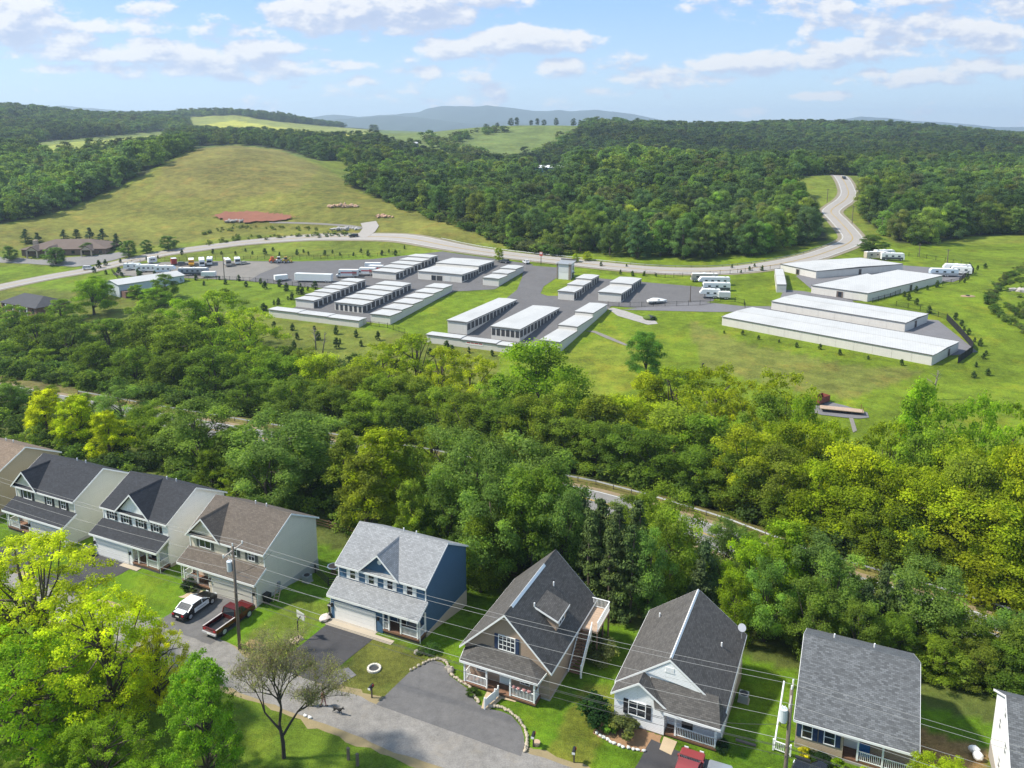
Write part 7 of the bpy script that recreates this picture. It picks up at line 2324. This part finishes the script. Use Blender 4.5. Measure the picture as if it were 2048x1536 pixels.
# ------------------------------------------------------------------ far buildings and landmarks
def frame2(a, b):
    """origin and rotation of a building whose front runs from ground pixel a to ground pixel b"""
    A, B = G(*a), G(*b)
    d = math.hypot(B[0] - A[0], B[1] - A[1])
    return A, math.atan2(B[1] - A[1], B[0] - A[0]), d
def clinic():
    A, rz, L = frame2((44, 512), (212, 508))
    h = thing('clinic_building', 'low brown hip-roofed clinic with tan gabled porches', 'building', A, rz)
    D_ = 20.0
    rm = pm('clinic_shingles', (.13, .095, .075), .9, .2, .3)
    wl = pm('clinic_brick', (.22, .15, .11), .9, .15, .5)
    tn = pm('clinic_tan', (.46, .37, .26), .8)
    MB().box(0, L, 0, D_, -2, 3.0).build('wall', wl, h)
    e, hp = 1.0, 6.4
    q = [(-e, -e, 3.0), (L + e, -e, 3.0), (L + e, D_ + e, 3.0), (-e, D_ + e, 3.0), (D_ * .55, D_ / 2, hp), (L - D_ * .55, D_ / 2, hp)]
    MB().add(q, [(0, 1, 5, 4), (1, 2, 5), (2, 3, 4, 5), (3, 0, 4), (3, 2, 1, 0)]).build('roof', rm, h)
    for f in (.16, .38, .8):
        x0 = L * f
        MB().prism([(x0 - 2.6, 2.7), (x0 + 2.6, 2.7), (x0, 4.5)], 'y', -3.4, -3.1).build('gable_face', tn, h)
        for sg in (-1, 1):
            MB().slab([(x0 + sg * 3.1, -3.6, 2.55), (x0 + sg * 3.1, 2.0, 2.55), (x0, 4.0, 4.75), (x0, -3.6, 4.75)], .2).build('porch_roof', rm, h)
            MB().box(x0 + sg * 2.2 - .3, x0 + sg * 2.2 + .3, -3.4, -2.8, -1, 2.7).build('porch_column', tn, h)
    for i in range(9):
        x0 = L * (i + .6) / 9.2
        MB().box(x0 - .7, x0 + .7, -.06, -.006, .8, 2.2).build('window', glass, h)
    MB().box(1.5, 3.2, 8, 10, 3.2, 6.2).build('chimney', tn, h)
clinic()
sheet('clinic_car_park', pxp((-40, 512), (40, 516), (75, 520), (150, 514), (205, 510), (250, 503), (262, 510), (230, 520), (185, 530), (150, 534), (60, 528), (-40, 524)), a_road, .14)
def metal_barn():
    A, rz, L = frame2((209, 586), (240, 595))
    h = thing('metal_building', 'white metal workshop with low gable roof beside yellow trucks', 'building', A, rz)
    wl = pm('pale_blue_metal', (.52, .57, .62), .5, .05, .5)
    MB().prism([(0, -1.5), (L, -1.5), (L, 4.6), (L / 2, 5.6), (0, 4.6)], 'y', 0, 26).build('wall', wl, h)
    for sg, x0 in ((-1, 0), (1, L)):
        MB().slab([(x0 + sg * .4, -.5, 4.62), (x0 + sg * .4, 26.5, 4.62), (L / 2, 26.5, 5.75), (L / 2, -.5, 5.75)], .12).build('roof', roof_w, h)
    MB().box(L * .35, L * .6, -.05, -.006, 2.6, 3.6).build('window', glass, h)
    MB().box(L + .006, L + 3.5, .5, 5, -1.5, 2.2).build('lean_to', pm('lean_to_brown', (.16, .09, .07), .8), h)
metal_barn()
def brick_building():
    A, rz, L = frame2((4, 620), (74, 634))
    h = thing('brick_building', 'brick building with dark hip roof behind the left trees', 'building', A, rz)
    MB().box(0, L, 0, 12, -2, 3.0).build('wall', pm('red_brick', (.21, .115, .085), .9, .15, .8), h)
    e = .6
    q = [(-e, -e, 3.0), (L + e, -e, 3.0), (L + e, 12 + e, 3.0), (-e, 12 + e, 3.0), (5, 6, 5.8), (L - 5, 6, 5.8)]
    MB().add(q, [(0, 1, 5, 4), (1, 2, 5), (2, 3, 4, 5), (3, 0, 4), (3, 2, 1, 0)]).build('roof', pm('dark_roof', (.055, .055, .06), .9, .2, .5), h)
    for i in range(5):
        x0 = L * (i + .5) / 5
        MB().box(x0 - .8, x0 + .8, -.06, -.006, .8, 2.3).build('window', glass, h)
        MB().box(x0 - 1.8, x0 - 1.5, -1.2, -.9, -1.5, 2.9).build('porch_column', white, h)
brick_building()
def far_shed(label, u, v, L, D_, H, wall, roofc, rz=.1):
    x, y, z = G(u, v)
    h = thing('far_building', label, 'building', (x, y, z), rz)
    MB().box(0, L, 0, D_, -2, H).build('wall', pm(label[:12].replace(' ', '_') + '_wall', wall, .6), h)
    for sg, y0 in ((-1, 0), (1, D_)):
        MB().slab([(-.5, y0 + sg * .5, H), (L + .5, y0 + sg * .5, H), (L + .5, D_ / 2, H + 1.6), (-.5, D_ / 2, H + 1.6)], .2).build('roof', pm(label[:12].replace(' ', '_') + '_roof', roofc, .5), h)
    for i in range(4):
        x0 = L * (i + .5) / 4
        MB().box(x0 - .8, x0 + .8, -.1, -.006, 1.2, 2.6).build('window', glass, h)
far_shed('blue metal building with white roof among the far trees', 1072, 349, 22, 12, 5, (.06, .16, .36), (.75, .75, .74))
far_shed('tiny white farmhouse below the middle field', 815, 294, 12, 8, 4, (.7, .7, .68), (.5, .5, .5))
def far_pole(label, u, v, hpx, group='far utility poles', arm=True, name='far_pole', mat=None):
    x, y, z = G(u, v)
    hh = hpx * float(proj(x, y, z)[2]) / FPX
    r = thing(name, label, 'pole', (x, y, z), .5, group)
    MB().tube([(0, 0, -.5), (0, 0, hh)], [.2, .14], 6).build('shaft', mat or polewood, r, uv=False)
    if arm:
        MB().bar((-1.2, 0, hh - .6), (1.2, 0, hh - .6), .15, .15).build('crossarm', mat or polewood, r)
    return (x, y, z + hh)
PT = [far_pole('utility pole on the verge left of the upper highway', 1654, 405, 28), far_pole('utility pole beside the right wood above the highway', 1704, 447, 36), far_pole('utility pole against the right wood edge', 1763, 468, 34),
      far_pole('utility pole behind the far motorhomes', 1838, 513, 26), far_pole('utility pole beside the east yard', 1893, 538, 40)]
far_pole('lamp pole in the gravel lot', 449, 560, 50, arm=False)
far_pole('lamp pole in the boat yard', 1380, 604, 34, arm=False)
for k in range(3):
    d = (0, (k - 1) * 1.1, -.3)
    for a, b, nm in ((PT[1], PT[2], 'between the two poles of the right wood'), (PT[2], PT[4], 'from the right wood to the east yard'), (PT[4], (*G(2075, 690)[:2], PT[4][2] - 4), 'from the east yard down the right meadow')):
        q = [tuple(np.array(a) + d), tuple(np.array(b) + d)]
        pts = [Vector(q[0]).lerp(Vector(q[1]), f / 8) - Vector((0, 0, 1.3 * 4 * f / 8 * (1 - f / 8))) for f in range(9)]
        tag(MB().tube(pts, .012, 3, False).build('far_power_line', wire_d, None, uv=False), '%s thin power line %s' % (ORD[k], nm), 'power line', 'far power lines')
for i, (u, v, hp) in enumerate(((1781, 318, 22), (1845, 322, 24), (1928, 326, 24), (1992, 330, 20), (1788, 316, 20))):
    x, y, z = atZ(u, v, 900)
    z = tz(x, y)
    hh = HC + (48 - HC) + 0
    a, b = z, z + 80
    for _ in range(30):
        mz = (a + b) / 2
        a, b = (mz, b) if proj(x, y, mz)[1] > v - hp else (a, mz)
    r = thing('stadium_light', 'tall floodlight mast above the far right wood, %s from left' % ORD[[0, 2, 3, 4, 1][i]], 'floodlight', (x, y, z), 0, 'floodlight masts in the far wood')
    MB().tube([(0, 0, 0), (0, 0, a - z)], [.5, .3], 6).build('mast', steel, r, uv=False)
    MB().box(-3, 3, -.4, .4, a - z, a - z + 2.2).build('lamp_bank', rv_white, r)
x, y, z = G(1030, 347)
r = thing('flagpole', 'white flagpole with flag left of the blue building', 'flagpole', (x, y, z))
MB().tube([(0, 0, 0), (0, 0, 17)], .25, 6).build('mast', rv_white, r, uv=False)
MB().box(0, 3.0, -.05, .05, 14.5, 16.5).build('flag', pm('flag_cloth', (.45, .15, .15), .8, .5, .5), r)
r = thing('roadside_sign', 'tall red and white sign at the storage yard entrance', 'sign', pxpos(1082, 529), -AST)
MB().tube([(0, 0, -.3), (0, 0, 4.4)], .14, 8).build('post', blackmetal, r)
MB().box(-.65, .65, -.12, .12, 3.4, 5.0).build('sign_panel', pm('sign_red_panel', (.55, .10, .07), .5), r)
MB().box(-.55, .55, -.14, -.122, 4.2, 4.9).build('sign_face', pm('sign_pale', (.7, .6, .55), .5), r)
def rocks(label, u, v, wpx, n, col, hpx=8, name='rock_pile'):
    x, y, z = G(u, v)
    Z = float(proj(x, y, z)[2])
    w = wpx * Z / FPX / 2
    r = thing(name, label, 'rock pile', (x, y, z), 0, 'rock piles on the field')
    m = pm('rock_%02d_%02d' % (int(col[0] * 100), int(col[2] * 100)), col, .95, .3, .6, .3)
    q = random.Random(u)
    for i in range(n):
        a = q.uniform(-1, 1)
        MB().blob((a * w, q.uniform(-2, 2), q.uniform(.2, hpx * Z / FPX * .5 * (1 - abs(a) * .6))), (q.uniform(.7, 1.7), q.uniform(.7, 1.3), q.uniform(.5, 1.1)), i + u, .3, 1).build('rock', m, r)
rocks('long heap of reddish rocks on the hill field', 686, 414, 58, 24, (.46, .30, .20), 12)
rocks('small heap of reddish rocks right of the long heap', 771, 434, 32, 14, (.45, .28, .19), 10)
rocks('grey rubble heap beside the side road', 692, 459, 56, 22, (.36, .34, .32), 7)
rocks('grey rubble heap below the red soil cut', 477, 443, 46, 18, (.30, .27, .25), 6)
rocks('pale stones at the rough meadow on the right edge', 2035, 582, 26, 8, (.36, .33, .3), 4)
# culvert, rip-rap, flatbed and skip in the meadow
x, y, z = G(1305, 641)
r = thing('culvert_pipe', 'dark round culvert mouth in the meadow bank', 'culvert', (x, y, z), .3)
m = MB()
n = 16
for i in range(n):
    a0, a1 = math.pi * 2 * i / n, math.pi * 2 * (i + 1) / n
    m.add([(math.cos(a0) * .75, -.4, .6 + math.sin(a0) * .75), (math.cos(a1) * .75, -.4, .6 + math.sin(a1) * .75), (math.cos(a1) * .75, 2.5, .6 + math.sin(a1) * .75), (math.cos(a0) * .75, 2.5, .6 + math.sin(a0) * .75)], [(0, 1, 2, 3)])
m.build('pipe', black, r)
MB().blob((0, 1.8, .5), (2.2, 2.0, .85), 4, .08, 2).build('bank', pm('grass_bank', (.085, .13, .014), .95, .3, 2), r, True)
sheet('riprap_channel', pxp((1216, 618), (1226, 616), (1250, 622), (1285, 634), (1312, 643), (1316, 648), (1296, 650), (1262, 640), (1235, 632)), pm('riprap', (.30, .28, .26), .95, .4, 1.2, .6), .1)
sheet('drain_channel', pxp((1170, 662), (1190, 662), (1215, 672), (1256, 690), (1254, 693), (1212, 677), (1188, 666)), a_lot, .1)
sheet('grey_pad', pxp((1622, 820), (1640, 806), (1662, 805), (1690, 812), (1735, 826), (1738, 836), (1720, 838), (1690, 836), (1640, 830)), a_crush, .12)
sheet('footpath', pxp((1698, 836), (1706, 836), (1714, 862), (1706, 866)), a_lot, .12)
sheet('footpath', pxp((1580, 822), (1625, 818), (1640, 826), (1600, 832)), a_lot, .14)
def flatbed():
    A, rz, L = frame2((1640, 825), (1728, 833))
    h = thing('flatbed_trailer', 'flat timber-decked trailer with two stakes on the grey pad', 'trailer', (A[0], A[1], A[2] + .12), rz)
    MB().box(0, L, 0, 2.3, .75, .9).build('deck', palewood, h)
    MB().box(.3, L - .3, .5, 1.8, .45, .745).build('frame', black, h)
    for k, xx in enumerate((L - .5, L - .3)):
        MB().box(xx - .06, xx + .06, (.15 if k else 2.0), (.25 if k else 2.1), .9, 2.1).build('stake', pm('rusty_steel', (.16, .06, .03), .8, .3), h)
    for xx in (L - 3, L - 4):
        for yy in (.25, 2.05):
            o = put('wheel', _tw, h, (xx, yy, .42), math.pi / 2)
flatbed()
r = thing('skip_container', 'rusty red open skip container at the meadow edge', 'skip', pxpos(1641, 806, .1), .6)
rs = pm('rusty_red_steel', (.20, .05, .035), .8, .3, 1.5)
MB().box(-2, 2, -1, 1, .3, .45).build('floor', rs, r)
for q in ((-2, 2, -1.05, -1, .3, 1.7), (-2, 2, 1, 1.05, .3, 1.7), (-2.05, -2, -1, 1, .3, 1.9), (2, 2.05, -1, 1, .3, 1.7)):
    MB().box(*q).build('side_panel', rs, r)
for q in (-1.5, 1.5):
    MB().box(q - .2, q + .2, -.9, .9, 0, .298).build('skid', black, r)
tag(MB().cyl(G(1406, 736)[:2], .3, G(1406, 736)[2] - .2, G(1406, 736)[2] + 1.1, 10).cyl(G(1406, 736)[:2], .22, G(1406, 736)[2] + 1.1, G(1406, 736)[2] + 1.3, 10).build('marker_bollard', black, None), 'dark marker post on the mown meadow', 'bollard')
x, y, z = G(1936, 592)
r = thing('drain_mound', 'dark storm drain on a bare earth mound in the right meadow', 'drain', (x, y, z))
MB().blob((0, 0, -.1), (2.6, 1.6, .35), 3, .06, 2).build('mound', pm('bare_earth', (.30, .21, .13), .95, .2, .8), r, True)
MB().cyl((-.3, -.3), .6, .0, .4, 12).build('grate', black, r)
# rough brush strip across the right meadow and hedge clumps on the field
def brush():
    g = np.random.default_rng(3)
    P, S, C = [], [], []
    for line, n, hh in (([(2060, 530), (2010, 560), (1985, 590), (1975, 605), (2000, 630), (2048, 660), (2090, 690)], 110, 1.3), ([(420, 488), (480, 478), (560, 474), (640, 471), (700, 471)], 60, 1.2), ([(775, 405), (870, 438), (960, 465), (1010, 490), (1060, 503), (1120, 508)], 150, 3.0), ([(400, 470), (470, 455), (560, 455), (660, 460)], 40, 1.0),
                        ([(850, 285), (900, 305), (950, 318), (990, 335)], 60, 9.0), ([(1010, 262), (940, 268), (900, 285)], 34, 6.0), ([(1150, 270), (1120, 300), (1060, 325)], 40, 8.0), ([(2000, 570), (2048, 560), (2048, 640), (2010, 610)], 120, .8)):
        for _ in range(n):
            k = g.integers(0, len(line) - 1)
            f = g.random()
            u = line[k][0] + (line[k + 1][0] - line[k][0]) * f + g.normal() * 6
            v = line[k][1] + (line[k + 1][1] - line[k][1]) * f + g.normal() * 2.0
            p = G(u, v)
            h = hh * g.uniform(.6, 1.4)
            P.append((p[0], p[1], p[2] - .1))
            S.append((h * g.uniform(1.0, 1.8),) * 2 + (h,))
            C.append(np.array([(.04, .07, .016), (.06, .085, .022), (.05, .06, .025)][g.integers(0, 3)]) * g.uniform(.8, 1.2))
    scatter_object('brush', P, np.array(C), np.array(S), BUSHLOW)
brush()
for i, (u, hp, wp) in enumerate(((1022, 13, 12), (1034, 14, 10), (1062, 9, 9), (1075, 12, 9), (1088, 10, 11), (1112, 13, 10), (1147, 13, 11), (1160, 11, 9), (1174, 10, 10), (995, 7, 9), (972, 7, 12), (1190, 9, 14))):
    x, y, z = atZ(u, 252, 1150)
    z = tz(x, y)
    Z = float(proj(x, y, z)[2])
    tree('oak', (x, y, z - .5), hp * Z / FPX * 1.15, wp * Z / FPX, (.03, .045, .025), 'small dark tree on the skyline of the middle field, %s from left' % ORD[sorted([1022, 1034, 1062, 1075, 1088, 1112, 1147, 1160, 1174, 995, 972, 1190]).index(u)], 'tree', 'skyline trees', 'skyline_tree')

# ------------------------------------------------------------------ mountains and air
def mountains(name, sky_px, Z, seed, depth=1900):
    g = np.random.default_rng(seed)
    us = np.arange(sky_px[0][0], sky_px[-1][0] + 1, 6.0)
    vs = np.interp(us, [p[0] for p in sky_px], [p[1] for p in sky_px])
    vs = vs + np.interp(us, np.arange(us[0], us[-1] + 30, 13), g.normal(size=len(np.arange(us[0], us[-1] + 30, 13))) * .35)
    rows = 9
    V = []
    for k in range(rows):
        f = k / (rows - 1)
        for i, (u, v) in enumerate(zip(us, vs)):
            x, y, z = atZ(u, v, Z)
            x0, y0 = x * (1 - (1 - f) * depth / Z), y - (1 - f) * depth
            zz = 20 + (z - 20) * f ** 1.25 + (math.sin(u / 23. + k) + math.sin(u / 9.7 - k * 1.7)) * 9 * f * (1 - f) * 4
            V.append((x0, y0, zz))
    for i, (u, v) in enumerate(zip(us, vs)):
        x, y, z = atZ(u, v, Z)
        V.append((x, y + 900, 20))
    n = len(us)
    F = [(k * n + i, k * n + i + 1, (k + 1) * n + i + 1, (k + 1) * n + i) for k in range(rows) for i in range(n - 1)]
    m = MB()
    m.v, m.f = V, F
    o = obj(name, m.mesh(name, True, False), pm('mountain_wood', (.035, .055, .03), .95, .3, .0015), None, 'structure')
    return o
mountains('mountains', [(-700, 250), (-300, 235), (0, 225), (60, 218), (92, 215), (120, 211), (165, 215), (240, 221), (330, 228), (480, 240), (600, 238), (648, 231), (668, 229), (716, 233), (791, 229), (839, 224), (853, 218), (884, 212), (928, 212), (952, 213), (973, 210), (996, 213), (1034, 217), (1051, 219), (1068, 222), (1099, 222), (1120, 220), (1137, 222), (1191, 220), (1225, 223), (1266, 228), (1297, 235), (1340, 243), (1420, 252), (1550, 255), (1640, 247), (1689, 238), (1722, 233), (1780, 236), (1821, 242), (1887, 244), (1929, 248), (1987, 254), (2045, 254), (2200, 257), (2700, 262)], 7600, 3)
mountains('mountains', [(500, 266), (600, 246), (680, 238), (740, 234), (791, 231), (850, 236), (905, 244), (945, 248), (1000, 243), (1060, 247), (1130, 256), (1200, 264), (1300, 272)], 6000, 4, 1200)
def haze(density=1.3e-4):
    m = bpy.data.materials.new('air')
    m.use_nodes = True
    m.node_tree.nodes.clear()
    t = NT(m.node_tree)
    out, pv = t.n('ShaderNodeOutputMaterial'), t.n('ShaderNodeVolumePrincipled')
    pv.inputs['Color'].default_value = (.66, .82, 1.0, 1)
    pv.inputs['Density'].default_value = density
    pv.inputs['Anisotropy'].default_value = .25
    t.l(pv.outputs[0], out.inputs['Volume'])
    MB().box(-15000, 15000, -120, 9650, -18, 345).build('haze', m, None, kind='stuff', uv=False)
haze()
